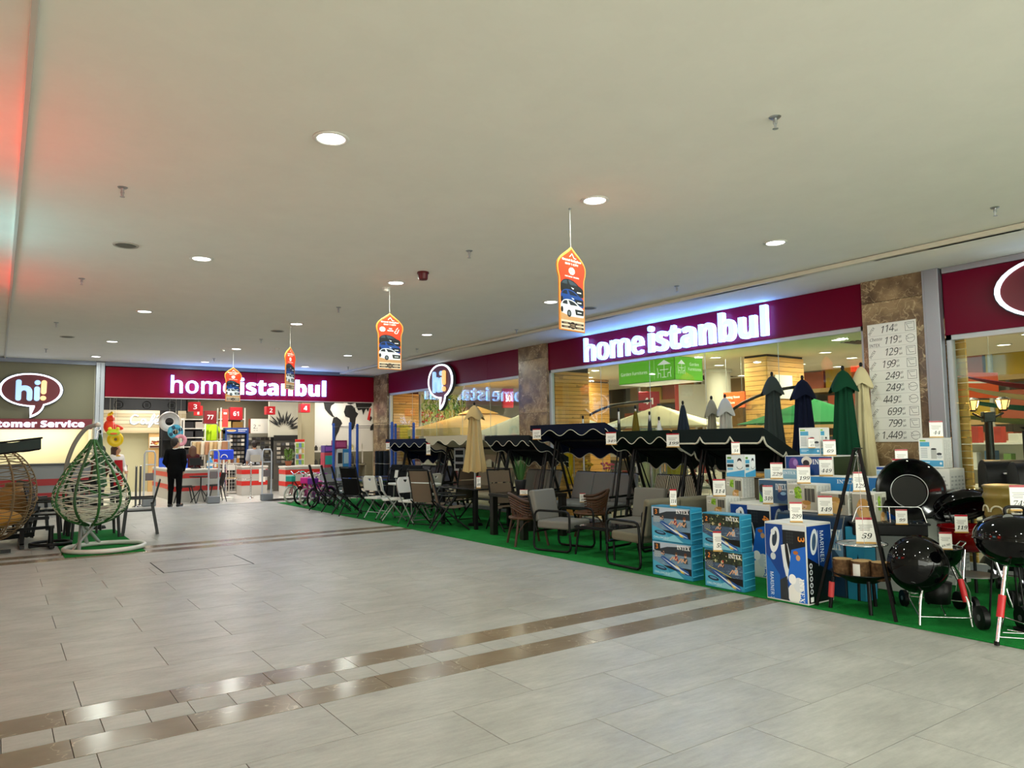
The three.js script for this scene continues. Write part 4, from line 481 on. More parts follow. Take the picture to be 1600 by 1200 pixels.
person({ p: [6.98, 0, -24.9], turn: PI * 0.95, h: 1.7, label: 'man in a grey printed T-shirt behind the middle checkout', top: mat(0x9ba0a8, 0.8), legs: mat(0x2a2d34, 0.8), short: true });
person({ p: [1.92, 0, -19.2], turn: -2.4, h: 1.6, long: true, label: 'dark haired person in a brown top hidden behind the egg chair', top: mat(0x4a2620, 0.8), legs: mat(0x20222a, 0.8), w: 0.92 });
// ================================================================ the shop behind the far entrance
{
  const NUM = globalThis.NUM, face = (w, h, x, y, z, ry = 0) => T(new THREE.PlaneGeometry(w, h), x, y, z, 0, ry, 0);
  const sw = structGroup('wall_shop');
  part(sw, 'left_wall', bx(0.15, 4.5, 9.5, 2.1, 2.25, ZB - 5), M.offwhite); part(sw, 'cafe_back', bx(3.4, 2.15, 0.1, 4.0, 1.07, -29.05), mat(0xcdc9a4, 0.8)); part(sw, 'cafe_top', bx(3.4, 2.0, 0.1, 4.0, 3.8, -29.1), M.dark); part(sw, 'rear_wall', bx(6, 4.5, 0.1, 8.2, 2.25, -29.3), mat(0x77705e, 0.85));
  for (let i = 0; i < 6; i++) part(sw, 'plank', muv(rb(3.3, 0.116, 0.03, 0.004, 4.0, 2.2 + i * 0.122, -29.0, 0, 0, 0, 1), 1, i * 0.21, i * 0.31), [mat(0xc2b596, 0.6), mat(0xb5a684, 0.6), mat(0xcbbfa3, 0.6)][i % 3]);
  part(sw, 'lower_lintel', bx(3.3, 0.08, 0.5, 4.0, 2.1, -28.85), mat(0xb9aa86, 0.7));
  part(sw, 'white_panel', bx(2.6, 2.2, 0.1, 10.2, 2.4, -25.6), M.white); part(sw, 'panel_base', bx(2.6, 1.3, 0.1, 10.2, 0.65, -25.6), M.greyWall);
  part(sw, 'picture_wall', bx(1.5, 1.4, 0.1, 8.4, 2.55, -25.62), mat(0xd2cfbd, 0.7)); part(sw, 'column', rb(0.46, 4.4, 0.4, 0.01, 8.62, 2.2, -24.6), mat(0xa9a184, 0.8));
  part(sw, 'bulkhead', bx(2.4, 0.5, 0.12, 3.55, 2.93, -24.5), mat(0x24272a, 0.6)); for (const x of [2.9, 3.65, 4.35]) part(sw, 'round_emblem', [T(tor(0.11, 0.012, 0, 0, 0), x, 2.83, -24.43), T(ext([[-0.05, -0.06], [0.05, -0.06], [0.05, 0.06], [-0.05, 0.06]], 0.008), x, 2.83, -24.44)], M.black);
  part(sw, 'track', bx(7, 0.05, 0.05, 5.8, 2.95, -23), M.black);
  // lamps
  for (const [x, z] of [[3.6, -22.6], [5.8, -22.6], [8.2, -22.6], [3.6, -25.8], [6.4, -25.2], [9.8, -24.2], [4.2, -27.8], [7.2, -27.6]]) { const g = thing('strip_light', 'white strip lamp ' + (x < 4.5 ? 'at the left' : x < 7 ? 'in the middle' : 'at the right') + ' of the far shop, ' + (z === -22.6 ? 'first row behind the fascia' : z < -27 ? 'deepest row' : 'middle row'), 'strip light', [x, 3.5, z], 0, z === -22.6 ? 'front strip lamps of the far shop' : z < -27 ? 'deepest strip lamps of the far shop' : 'middle strip lamps of the far shop'); part(g, 'housing', rb(0.16, 0.06, 1.5, 0.01, 0, 0.04, 0), M.white); part(g, 'tube', rb(0.1, 0.02, 1.4, 0.008), lampFaceS); part(g, 'cable', [bar([0, 0.05, 0.5], [0, 1.0, 0.5], 0.004), bar([0, 0.05, -0.5], [0, 1.0, -0.5], 0.004)], M.dark); const l = new THREE.RectAreaLight(0xfff8ee, STRIP_LAMP, 0.12, 1.4); l.position.set(x, 3.47, z); l.rotation.set(-PI / 2, 0, 0); scene.add(l); }
  const sl = thing('tube_light', 'slanting white tube lamp under the far fascia beside the farthest banner', 'strip light', [6.0, 3.0, -23.4], -1.1); part(sl, 'tube', rb(0.05, 0.05, 1.3, 0.02), lampFaceS); part(sl, 'bracket', [bar([0, 0, 0.4], [0, 0.5, 0.4], 0.006), bar([0, 0, -0.4], [0, 0.5, -0.4], 0.006)], M.dark);
  const rl = thing('recess_light', 'strip lamp lighting the cream customer service recess', 'strip light', [0.6, 2.26, ZB - 0.75]); part(rl, 'tube', rb(2.2, 0.02, 0.1, 0.008), lampFaceS); { const l = new THREE.RectAreaLight(0xfff4d6, 40, 2.2, 0.12); l.position.set(0.6, 2.24, ZB - 0.75); l.rotation.set(-PI / 2, 0, 0); scene.add(l); }
  // cafe sign, script letters as tubes
  const cs = thing('cafe_sign', 'glowing pale blue script sign reading Café on the planked wall', 'sign', [3.82, 2.36, -28.95]), cl = glow(0x8cc4ff, 1.5), st = (pts, r = 0.017) => tube(pts.map(([x, y]) => [x, y, 0]), r, 28, 6);
  part(cs, 'letter', st([[0.24, 0.3], [0.12, 0.34], [0.01, 0.22], [0.02, 0.06], [0.14, 0.02], [0.26, 0.1]], 0.02), cl); part(cs, 'letter', st([[0.48, 0.17], [0.38, 0.19], [0.33, 0.09], [0.38, 0.02], [0.46, 0.07], [0.49, 0.18], [0.48, 0.05], [0.55, 0.03]]), cl); part(cs, 'letter', st([[0.52, 0.03], [0.68, 0.14], [0.78, 0.33], [0.72, 0.35], [0.64, 0.12], [0.58, -0.1], [0.63, -0.06], [0.76, 0.14]]), cl); part(cs, 'letter', [st([[0.78, 0.09], [0.88, 0.14], [0.87, 0.2], [0.79, 0.16], [0.8, 0.04], [0.9, 0.03]]), st([[0.84, 0.27], [0.9, 0.34]])], cl);
  // menu pictures
  const food = (a, b) => canvasTex(128, 128, (c) => { c.fillStyle = a; c.fillRect(0, 0, 128, 128); reseed(b); for (let i = 0; i < 26; i++) { c.fillStyle = ['#d07a2c', '#a0401c', '#e8c25a', '#6a8a34', '#7a3018'][Math.floor(rnd(0, 5))]; c.beginPath(); c.ellipse(rnd(20, 108), rnd(50, 92), rnd(8, 24), rnd(5, 11), rnd(-0.4, 0.4), 0, 7); c.fill(); } c.fillStyle = '#5a2a14'; c.fillRect(0, 104, 128, 24); });
  [[4.57, 1.72, '#e9e2d0', 3, 'white food picture left on the cafe menu wall'], [4.96, 1.72, '#c79a3a', 8, 'golden burger picture right on the cafe menu wall']].forEach(([x, y, a, b, l]) => { const g = thing('menu_picture', l, 'picture', [x, y, -28.6]); part(g, 'frame', rb(0.36, 0.38, 0.03, 0.004), M.white); part(g, 'print', face(0.34, 0.36, 0, 0, 0.017), mat(0xffffff, 0.5, 0, { map: food(a, b) })); });
  const mw = thing('menu_wall', 'wood veneer menu wall carrying the two food pictures', 'wall panel', [4.78, 0, -28.66]); part(mw, 'panel', muv(rb(0.4, 2.05, 0.05, 0.004, -0.21, 1.025, 0)), mat(0xcaa468, 0.6)); part(mw, 'panel', muv(rb(0.4, 2.05, 0.05, 0.004, 0.2, 1.025, 0), 1, 0.4, 0.2), mat(0xd6b47c, 0.6));
  // checkouts
  const grey = mat(0xb4b2ab, 0.5), redp = mat(0xc4241c, 0.4), topm = mat(0xd5d2ca, 0.3);
  const counter = (x0, x1, z0, z1, label, hgt = 0.92) => { const g = thing('checkout_counter', label, 'counter', [(x0 + x1) / 2, 0, (z0 + z1) / 2]), w = x1 - x0, d = z1 - z0; part(g, 'body', rb(w, hgt - 0.05, d, 0.008, 0, (hgt - 0.05) / 2, 0), grey); for (const y of [0.74, 0.38]) part(g, 'stripe', rb(w + 0.012, 0.14, d + 0.012, 0.004, 0, y, 0), redp); part(g, 'top', rb(w + 0.04, 0.05, d + 0.04, 0.01, 0, hgt - 0.025, 0), topm); return g; };
  counter(4.05, 5.35, -23.1, -22.45, 'grey checkout counter with two red stripes behind the man in black'); counter(4.2, 4.75, -26.6, -23.16, 'long wing of the left checkout running back into the shop'); counter(6.35, 7.15, -24.6, -24.0, 'middle checkout counter with red stripes behind the steel posts'); counter(7.3, 8.5, -23.3, -22.65, 'right checkout counter with red stripes beside the bicycles');
  // security gates
  const gate = (x, z, label) => { const g = thing('security_gate', label, 'security gate', [x, 0, z]); part(g, 'frame', path([[-0.13, 0.1, 0], [-0.13, 1.46, 0], [0.13, 1.46, 0], [0.13, 0.1, 0]], 0.022, 0.06), M.aluW); part(g, 'base', rb(0.34, 0.2, 0.16, 0.03, 0, 0.1, 0), mat(0x6f7276, 0.4)); part(g, 'reader_panel', rb(0.2, 0.2, 0.03, 0.01, 0, 0.78, 0), mat(0x6a5f60, 0.5)); part(g, 'crossbar', rb(0.24, 0.03, 0.03, 0.008, 0, 1.1, 0), M.aluW); };
  gate(4.92, -21.45, 'silver security gate before the cafe table'); gate(6.36, -21.4, 'silver security gate left of the parked bicycles'); gate(3.35, -21.7, 'silver security gate behind the dark plastic chair');
  const posts = (x, z, label, dark) => { const g = thing('barrier_post', label, 'post', [x, 0, z]); part(g, 'post', cy(0.025, 0.025, 1.06, 14, 0, 0.53, 0), dark ? mat(0x55585c, 0.3, 0.8) : M.chrome); part(g, 'foot', lathe([[0.0001, 0.03], [0.05, 0.025], [0.09, 0.006], [0.09, 0]], 20), M.chrome); part(g, 'cap', sph(0.03, 0, 1.06, 0, 1, 0.6, 1, 12, 8), M.chrome); };
  posts(3.04, -21.75, 'dark steel barrier post right of the egg chair', true); posts(3.22, -22.3, 'second dark steel barrier post beside the gate', true); posts(5.95, -24.3, 'chrome barrier post before the wire cage'); posts(6.3, -22.8, 'chrome barrier post in the middle of the entrance'); posts(2.95, -22.9, 'chrome barrier post by the woman with the apron');
  const rail = thing('barrier_rail', 'chrome rails joining the barrier posts by the wire cage', 'rail', [6.0, 0, -23.6]); part(rail, 'rail', [bar([-0.35, 1.0, -0.9], [0.3, 1.0, 0.76], 0.014), bar([-0.35, 0.55, -0.9], [0.3, 0.55, 0.76], 0.014)], M.chrome);
  const cage = thing('wire_cage', 'white wire cage of small goods between the checkouts', 'cage', [6.15, 0, -25.5]); part(cage, 'frame', [[-0.5, -0.3], [0.5, -0.3], [-0.5, 0.3], [0.5, 0.3]].map(([a, b]) => bx(0.04, 1.0, 0.04, a, 0.5, b)).concat([0.05, 0.98].flatMap((y) => [bx(1.0, 0.04, 0.04, 0, y, 0.3), bx(1.0, 0.04, 0.04, 0, y, -0.3)])), M.white); part(cage, 'mesh', [...Array(9)].map((_, i) => bx(0.008, 0.9, 0.008, -0.4 + i * 0.1, 0.5, 0.3)).concat([...Array(8)].map((_, i) => bx(1.0, 0.008, 0.008, 0, 0.14 + i * 0.11, 0.3))), M.white); part(cage, 'shelf', rb(1.0, 0.03, 0.6, 0.004, 0, 0.5, 0), mat(0xc0a878, 0.7)); part(cage, 'price_card', rb(0.3, 0.18, 0.01, 0.003, 0.15, 0.86, 0.33), M.white);
  reseed(14); for (let i = 0; i < 10; i++) solo('packet', 'colourful packet, ' + ORD[i] + ' from the left on the wire cage', 'packet', rb(0.08, rnd(0.12, 0.2), 0.06, 0.01, 0, 0.08, 0, 0, 0, 0, 1), [0xb85a48, 0xd8c9a0, 0x7a4a38, 0x9aa0b0, 0xc8843a].map((c) => mat(c, 0.5))[i % 5], [5.72 + i * 0.095, 1.0, -25.35], 0, 'packets on the wire cage');
  // things on the counters
  const bag = (x, z, i) => { const g = thing('shopping_bag', 'blue paper bag with handles, ' + ['first', 'second', 'third', 'fourth', 'fifth'][i] + ' in the row on the left checkout', 'bag', [x, 0.93, z]); part(g, 'bag_body', T(ext([[-0.075, 0], [0.075, 0], [0.07, 0.27], [-0.07, 0.27]], 0.09, 0.004), 0, 0, -0.045), mat(0x1c50c8, 0.5)); part(g, 'handle', T(tor(0.035, 0.004, 0, 0.27, 0.045, 0, 0, PI, 5, 12)), mat(0x123a9a, 0.5)); };
  [0, 1, 2, 3, 4].forEach((i) => bag(4.3 + i * 0.075, -25.6 + i * 0.48, i));
  const solid = (n, l, c, p, list, turn = 0) => { const g = thing(n, l, c, p, turn); for (const [pn, ge, m, pl] of list) part(g, pn, ge, m, pl); return g; };
  solid('bottle', 'light blue bottle on the left checkout', 'bottle', [5.12, 0.93, -22.8], [['bottle_body', lathe([[0.0001, 0], [0.075, 0], [0.08, 0.2], [0.03, 0.27], [0.03, 0.33], [0.0001, 0.33]], 16), mat(0x3a9ad8, 0.2)], ['label_band', lathe([[0.081, 0.06], [0.082, 0.16]], 16), M.white], ['cap', cy(0.032, 0.032, 0.03, 12, 0, 0.33, 0), M.white]]);
  solid('till', 'black till screen on the left checkout', 'till', [4.7, 0.93, -22.75], [['stand', cy(0.1, 0.12, 0.04, 16, 0, 0.02, 0), M.black], ['screen', rb(0.3, 0.22, 0.03, 0.01, 0, 0.2, 0, -0.25), M.black], ['neck', bx(0.05, 0.15, 0.04, 0, 0.1, -0.02), M.black]]);
  solid('till', 'grey till screen on the middle checkout', 'till', [6.85, 0.93, -24.3], [['stand', cy(0.1, 0.12, 0.04, 16, 0, 0.02, 0), M.black], ['screen', rb(0.32, 0.24, 0.03, 0.01, 0, 0.22, 0, -0.25), M.grey], ['neck', bx(0.05, 0.15, 0.04, 0, 0.1, -0.02), M.black]]);
  solid('leaflet_stand', 'red and white leaflet stand on the left checkout', 'stand', [5.27, 0.93, -22.65], [['back', rb(0.14, 0.26, 0.02, 0.004, 0, 0.13, -0.03), redp], ['leaflet', rb(0.06, 0.15, 0.02, 0.003, -0.03, 0.1, 0), M.white], ['leaflet', rb(0.06, 0.13, 0.02, 0.003, 0.035, 0.09, 0), mat(0xd0a030, 0.5)]]);
  solid('paper_notice', 'white paper taped over the stripe of the middle checkout', 'notice', [6.98, 0.42, -23.99], [['sheet', rb(0.2, 0.42, 0.006, 0.002, 0, 0.2, 0), M.white], ['tape', bx(0.08, 0.02, 0.008, 0, 0.41, 0), M.offwhite]]);
  const pl = thing('potted_plant', 'leafy green potted plant on the right checkout', 'plant', [7.5, 0.92, -23.0]); part(pl, 'pot', lathe([[0.0001, 0], [0.08, 0], [0.11, 0.15], [0.1, 0.15], [0.0001, 0.13]], 18), mat(0x8a4a2a, 0.7)); reseed(33); part(pl, 'foliage', [...Array(70)].map(() => { const a = rnd(0, 6.28), t = rnd(0.1, 1.1), r = rnd(0.02, 0.16); return T(ext([[-0.001, 0], [0.03, 0.05], [0.02, 0.11], [0, 0.15], [-0.02, 0.11], [-0.03, 0.05]], 0.002), Math.sin(a) * r, 0.15 + rnd(0, 0.3), Math.cos(a) * r, t, a, 0); }), mat(0x4f6f1e, 0.6));
  solid('blue_display', 'bright blue fabric bag display with a white loop mark', 'bag', [5.6, 1.16, -23.2], [['panel', rb(0.56, 0.3, 0.12, 0.03, 0, 0.15, 0), mat(0x1140d8, 0.6)], ['white_mark', T(tor(0.09, 0.012, 0, 0.06, 0.065, 0, 0, PI, 6, 16)), M.white], ['post', bx(0.05, 1.16, 0.05, 0, -0.58, 0), M.white], ['foot', rb(0.5, 0.03, 0.4, 0.01, 0, -1.145, 0), M.white]]);
  // number signs
  NUM('3', [4.8, 2.75, -23.5], 0.0, 0.3, 0.28, 'red cube sign with number three above the left checkout', '#b00e1c', 0xa50e1c); NUM('77', [5.4, 2.47, -24.2], 0, 0.36, 0.4, 'dark red sign numbered seventy seven above the shirts', '#8c0c1a', 0x7c0a18); NUM('61', [6.13, 2.58, -24.0], 0, 0.38, 0.4, 'red sign numbered sixty one on the far shelf end', '#b01020', 0xa50e1c); NUM('2', [7.05, 2.67, -23.5], 0, 0.28, 0.26, 'red cube sign with number two above the middle checkout', '#c41020', 0xb80e1c); NUM('4', [8.16, 2.76, -23.5], 0, 0.3, 0.28, 'red cube sign with number four beside the cream column', '#c41020', 0xb80e1c);
  solid('hanging_flag', 'small bright red hanging flag behind the number three cube', 'sign', [5.02, 2.66, -24.0], [['flag', rb(0.26, 0.3, 0.02, 0.004), mat(0xd21414, 0.5)], ['white_band', bx(0.06, 0.24, 0.024, 0, 0, 0), M.white], ['cord', bar([0, 0.15, 0], [0, 1.8, 0], 0.004), M.steel]]);
  solid('hanging_flag', 'small red hanging flag on a rod above the world map', 'sign', [11.0, 2.75, -24.8], [['flag', T(ext([[-0.06, -0.3], [0.03, -0.34], [0.09, 0.1], [0.04, 0.12]], 0.012), 0, 0, 0), mat(0xc81818, 0.5)], ['rod', bar([-0.6, 0.12, 0], [0.1, 0.14, 0], 0.008), M.steel]]);
  solid('hanging_banner_red', 'narrow red banner beside the sign numbered sixty one', 'banner', [5.72, 2.42, -23.6], [['cloth', rb(0.17, 0.55, 0.02, 0.004), mat(0xd8403a, 0.6)], ['white_print', bx(0.1, 0.06, 0.024, 0, 0.15, 0), M.white]]);
  // inflatables hanging by the entrance
  const ring = (p, r, t, m, label, extra) => { const g = thing('swim_ring', label, 'swim ring', p); part(g, 'ring', tor(r, t, 0, 0, 0, 0, 0, PI * 2, 16, 36), m); part(g, 'cord', bar([0, r + t - 0.01, 0], [0, 4.5 - p[1], 0], 0.003, 5), M.white); if (extra) part(g, ...extra); };
  ring([3.8, 2.25, -21.65], 0.19, 0.085, mat(0xd8d2d0, 0.35), 'large white swim ring hanging at the far entrance'); ring([3.93, 1.97, -21.5], 0.135, 0.065, mat(0x48aed0, 0.3), 'blue patterned swim ring hanging under the white one', ['patch', [0, 1, 2, 3].map((i) => T(sph(0.05, 0, 0, 0, 1, 1, 0.35, 10, 8), 0.135 * Math.cos(i * 1.57 + 0.5), 0.135 * Math.sin(i * 1.57 + 0.5), 0.06)), mat(0x134a66, 0.4)]); ring([4.03, 1.74, -21.35], 0.115, 0.05, mat(0xe89aa8, 0.35), 'pink swim ring hanging lowest behind the man in black'); ring([2.5, 1.78, -21.55], 0.11, 0.085, mat(0xf0c800, 0.3), 'yellow swim ring hanging above the woman with the apron', ['valve_panel', cy(0.04, 0.04, 0.02, 12, 0, 0, 0.03, PI / 2), mat(0x6a5210, 0.5)]);
  const toy = thing('inflatable_toy', 'orange red inflatable bird toy hanging beside the grey post', 'inflatable toy', [2.38, 2.12, -21.75]); part(toy, 'body', [sph(0.14, 0, 0, 0, 1, 1.3, 0.9), sph(0.1, 0.02, 0.2, 0)], mat(0xf03a14, 0.35)); part(toy, 'wing', [T(sph(0.11, 0, 0, 0, 1.4, 0.6, 0.4), 0.17, -0.02, 0.05, 0, 0, -0.3)], mat(0xe83010, 0.35)); part(toy, 'crest', [sph(0.06, 0, 0.3, 0), sph(0.04, 0.05, 0.35, 0)], mat(0xf4c010, 0.35)); part(toy, 'cord', bar([0, 0.35, 0], [0, 2.4, 0], 0.003, 5), M.white);
  const toy2 = thing('inflatable_toy', 'green and yellow inflatable frog toy between the orange bird and the yellow ring', 'inflatable toy', [2.42, 1.95, -21.3]); part(toy2, 'body', [sph(0.13, 0, 0, 0, 1.2, 0.7, 0.8)], mat(0xb8d420, 0.35)); part(toy2, 'eye', [sph(0.045, -0.08, 0.1, 0.03), sph(0.045, 0.1, 0.1, 0.03)], mat(0xf4e040, 0.35)); part(toy2, 'mouth', T(sph(0.08, 0, -0.02, 0.06, 1.2, 0.5, 0.6), 0, 0, 0), mat(0xf06028, 0.4)); part(toy2, 'cord', bar([0, 0.08, 0], [0, 2.5, 0], 0.003, 5), M.white);
  // shelves
  const shelving = (p, w, h, d, ys, label, fm, bm) => { const g = thing('shelving_unit', label, 'shelving', p); for (const a of [-1, 1]) for (const b of [-1, 1]) part(g, 'upright', bx(0.04, h, 0.04, a * (w / 2 - 0.02), h / 2, b * (d / 2 - 0.02)), fm); for (const y of ys) part(g, 'shelf', rb(w - 0.02, 0.03, d - 0.01, 0.004, 0, y, 0), fm); if (bm) part(g, 'back_panel', bx(w - 0.06, h - 0.1, 0.02, 0, h / 2, -d / 2 + 0.02), bm); return g; };
  const white = M.white, blk = mat(0x141416, 0.6);
  shelving([5.3, 0, -26.0], 0.7, 2.5, 0.4, [0.5, 0.9, 1.25, 1.55, 1.85, 2.15, 2.45], 'white framed shelving with black boxes behind the seated cashier', white, blk); shelving([6.75, 0, -27.0], 0.85, 2.9, 0.5, [0.6, 1.2, 1.8, 2.15, 2.5], 'white framed shelving with cartons under the sign sixty one', white, mat(0x6a5840, 0.7)); shelving([4.75, 0, -27.2], 0.5, 2.9, 0.4, [0.6, 1.2, 1.8, 2.4], 'tall dark shelving behind the pink swim ring', blk, blk);
  reseed(51); for (const y of [0.915, 1.265, 1.565, 1.865, 2.165]) for (let i = 0; i < 2; i++) solo('appliance_box', (i ? 'right' : 'left') + ' appliance box on the ' + LEVEL[Math.round((y - 0.915) / 0.31)] + ' shelf of the white framed shelving', 'box', rb(0.27, rnd(0.16, 0.24), 0.3, 0.006, 0, 0.1, 0, 0, 0, 0, 1), [blk, mat(0x2a2c30, 0.5), mat(0xb4aca0, 0.6)][Math.floor(rnd(0, 2.4))], [5.13 + i * 0.33, y, -25.98], 0, 'appliance boxes on the white framed shelving');
  for (const y of [1.215, 1.815, 2.165, 2.515]) for (let i = 0; i < 2; i++) solo('carton_small', (i ? 'right' : 'left') + ' small carton on the ' + LEVEL[[1.215, 1.815, 2.165, 2.515].indexOf(y)] + ' shelf under the sign sixty one', 'box', rb(0.34, rnd(0.2, 0.3), 0.3, 0.006, 0, 0.13, 0, 0, 0, 0, 1), [mat(0xb08a50, 0.8), mat(0xd8c890, 0.8), mat(0x8a6a3a, 0.8)][Math.floor(rnd(0, 3))], [6.54 + i * 0.4, y, -27.0], 0, 'small cartons under the sign sixty one');
  const hv = thing('clothes_rail', 'rail of neon yellow green safety shirts', 'clothes rail', [5.75, 0, -26.4]); part(hv, 'rail_frame', [bar([-0.4, 2.35, 0], [0.4, 2.35, 0], 0.015), bar([-0.4, 0, 0], [-0.4, 2.35, 0], 0.015), bar([0.4, 0, 0], [0.4, 2.35, 0], 0.015)], M.steel);
  for (let i = 0; i < 6; i++) { const s = thing('safety_shirt', 'neon yellow green shirt, ' + ORD[i] + ' from the left on the rail', 'shirt', [5.45 + i * 0.12, 2.32, -26.4], 0.5, 'neon shirts on the rail'); part(s, 'cloth', T(ext([[-0.14, -0.55], [0.14, -0.55], [0.13, -0.2], [0.22, -0.3], [0.26, -0.2], [0.1, -0.03], [-0.1, -0.03], [-0.26, -0.2], [-0.22, -0.3], [-0.13, -0.2]], 0.03, 0.01), 0, 0, -0.015), i % 2 ? mat(0xb8dc1a, 0.7) : mat(0xa4c814, 0.7)); part(s, 'hanger', tube([[-0.12, -0.04, 0], [0, 0, 0], [0.12, -0.04, 0]], 0.005, 8, 5), M.steel); }
  for (let i = 0; i < 8; i++) { const s = thing('garment', 'cream garment, ' + ORD[i] + ' from the left on the low rail', 'clothes', [5.25 + i * 0.13, 1.72, -25.4], 0.6, 'cream garments on the low rail'); part(s, 'cloth', T(ext([[-0.12, -0.42], [0.12, -0.42], [0.11, -0.02], [-0.11, -0.02]], 0.03, 0.01), 0, 0, -0.015), mat([0xd8c498, 0xc9a878, 0xe0d8c0, 0xb88a6a][i % 4], 0.8)); part(s, 'hanger', tube([[-0.1, -0.03, 0], [0, 0.01, 0], [0.1, -0.03, 0]], 0.005, 8, 5), M.steel); }
  const gr = thing('clothes_rail', 'low rail of cream garments behind the blue display', 'clothes rail', [5.72, 0, -25.4]); part(gr, 'rail_frame', [bar([-0.6, 1.72, 0], [0.6, 1.72, 0], 0.014), bar([-0.6, 0, 0], [-0.6, 1.72, 0], 0.014), bar([0.6, 0, 0], [0.6, 1.72, 0], 0.014)], M.white);
  const bt = canvasTex(256, 256, (c) => { c.fillStyle = '#123a86'; c.fillRect(0, 0, 256, 256); c.fillStyle = '#e8d8b0'; c.beginPath(); c.ellipse(66, 128, 52, 46, 0, 0, 7); c.fill(); c.fillStyle = '#b87a3a'; c.beginPath(); c.ellipse(66, 120, 40, 26, 0, 0, 7); c.fill(); c.fillStyle = '#fff'; c.fillRect(140, 70, 100, 26); c.fillRect(140, 150, 80, 18); });
  const br = thing('battery_rack', 'blue framed rack of small packs with a printed header', 'display rack', [6.66, 0, -26.0]); part(br, 'frame', [bx(0.06, 2.1, 0.3, -0.36, 1.05, 0), bx(0.06, 2.1, 0.3, 0.36, 1.05, 0), bx(0.78, 0.2, 0.3, 0, 2.08, 0)], mat(0x10387e, 0.5)); part(br, 'header_print', face(0.76, 0.19, 0, 2.08, 0.153), mat(0xffffff, 0.5, 0, { map: bt })); part(br, 'back_panel', bx(0.68, 2.0, 0.04, 0, 1.0, -0.1), mat(0x2a2a2c, 0.6)); part(br, 'side_card', bx(0.16, 0.5, 0.02, -0.24, 1.7, 0.02), mat(0xa8b8c8, 0.5));
  reseed(61); const pk = [mat(0xb8b0a0, 0.5), mat(0x55565a, 0.5), mat(0x8a8478, 0.5), mat(0xd8d4c8, 0.5), mat(0x3a3230, 0.5)];
  const peg = (x0, x1, y0, y1, z, sx, sy, l, grp) => { let r = 0; for (let y = y0; y < y1; y += sy, r++) for (let x = x0, c = 0; x < x1; x += sx) { const q = solo('blister_pack', l + ', ' + LEVEL[r] + ' row from below, ' + ORD[c++] + ' from the left', 'packet', rb(sx * 0.78, sy * 0.62, 0.04, 0.006, 0, 0, 0, 0, 0, 0, 1), pk[Math.floor(rnd(0, 5))], [x, y, z], 0, grp); } };
  peg(6.48, 6.99, 1.05, 1.9, -25.92, 0.13, 0.14, 'small pack on the blue framed rack', 'packs on the blue framed rack');
  const pg = thing('peg_wall', 'dark peg wall of small tools behind the middle checkout', 'display rack', [7.7, 0, -26.6]); part(pg, 'panel', bx(1.3, 1.9, 0.05, 0, 0.95, 0), mat(0x8f8c82, 0.6)); part(pg, 'header', bx(1.3, 0.16, 0.08, 0, 1.95, 0.02), mat(0x9a9686, 0.6)); peg(7.12, 8.3, 1.05, 1.85, -26.53, 0.15, 0.15, 'tool pack on the wide peg wall', 'tool packs on the peg wall');
  const pg2 = thing('peg_wall', 'black headed peg wall beside the cream column', 'display rack', [8.35, 0, -25.5]); part(pg2, 'panel', bx(1.1, 1.75, 0.05, 0, 0.87, 0), mat(0x5a5852, 0.6)); part(pg2, 'header', bx(1.1, 0.18, 0.08, 0, 1.82, 0.02), blk); peg(7.95, 8.8, 1.0, 1.7, -25.43, 0.15, 0.15, 'pack on the black headed peg wall', 'packs on the black headed peg wall');
  const wp = thing('display_board', 'white display panel with brown and yellow sides and large price figures', 'display', [7.45, 2.24, -26.0]); part(wp, 'panel', rb(0.62, 0.5, 0.04, 0.004), M.white); part(wp, 'side_band', bx(0.07, 0.5, 0.05, -0.34, 0, 0), mat(0x7a3018, 0.5)); part(wp, 'side_band', bx(0.07, 0.5, 0.05, 0.33, 0, 0), mat(0xd8a020, 0.5)); part(wp, 'price_print', face(0.4, 0.3, -0.05, -0.05, 0.022), mat(0xffffff, 0.6, 0, { map: canvasTex(256, 192, (c) => { c.fillStyle = '#e6e2d6'; c.fillRect(0, 0, 256, 192); c.fillStyle = '#3a3a38'; c.font = '120px sans-serif'; c.fillText('2.', 20, 120); c.font = '44px sans-serif'; c.fillText('99', 130, 70); c.font = '26px sans-serif'; c.fillText('M2  CM', 30, 170); }) })); part(wp, 'post', bx(0.1, 1.9, 0.03, 0.45, -0.9, -0.02), blk);
  // wall art: fern fronds and a world map of cut shapes
  const fr = thing('frond_mural', 'black frond mural on the pale wall above the peg wall', 'mural', [8.25, 2.08, -25.55]); reseed(71); for (let i = 0; i < 22; i++) { const a = -1.0 + i * 0.115, L = (i % 2 ? 0.42 : 0.62) + 0.1 * Math.sin(i * 1.3), b = 0.14 + (i % 3) * 0.04; part(fr, 'leaf', T(ext([[0, b], [0.008, b + 0.1], [0.022, 0.62 * L], [0.02, 0.85 * L], [0, L + 0.02], [-0.02, 0.85 * L], [-0.022, 0.6 * L], [-0.008, b + 0.1]], 0.006), -0.08, 0.02, 0, 0, 0, -a), blk); }
  const wm = thing('wall_map', 'black world map silhouette on the white wall above the trampoline', 'mural', [10.25, 1.55, -25.54]), cont = (pts) => part(wm, 'continent', T(ext(pts.map(([x, y]) => [x, y]), 0.008), 0, 0, 0), blk);
  cont([[-0.72, 1.62], [-0.3, 1.62], [-0.26, 1.5], [-0.38, 1.42], [-0.42, 1.28], [-0.36, 1.18], [-0.3, 1.06], [-0.24, 1.0], [-0.34, 1.02], [-0.5, 1.16], [-0.62, 1.3], [-0.66, 1.5]]); cont([[-0.3, 0.98], [-0.18, 1.02], [-0.02, 0.9], [0.04, 0.78], [-0.04, 0.66], [-0.1, 0.48], [-0.2, 0.3], [-0.24, 0.08], [-0.3, 0.2], [-0.26, 0.5], [-0.36, 0.74]]);
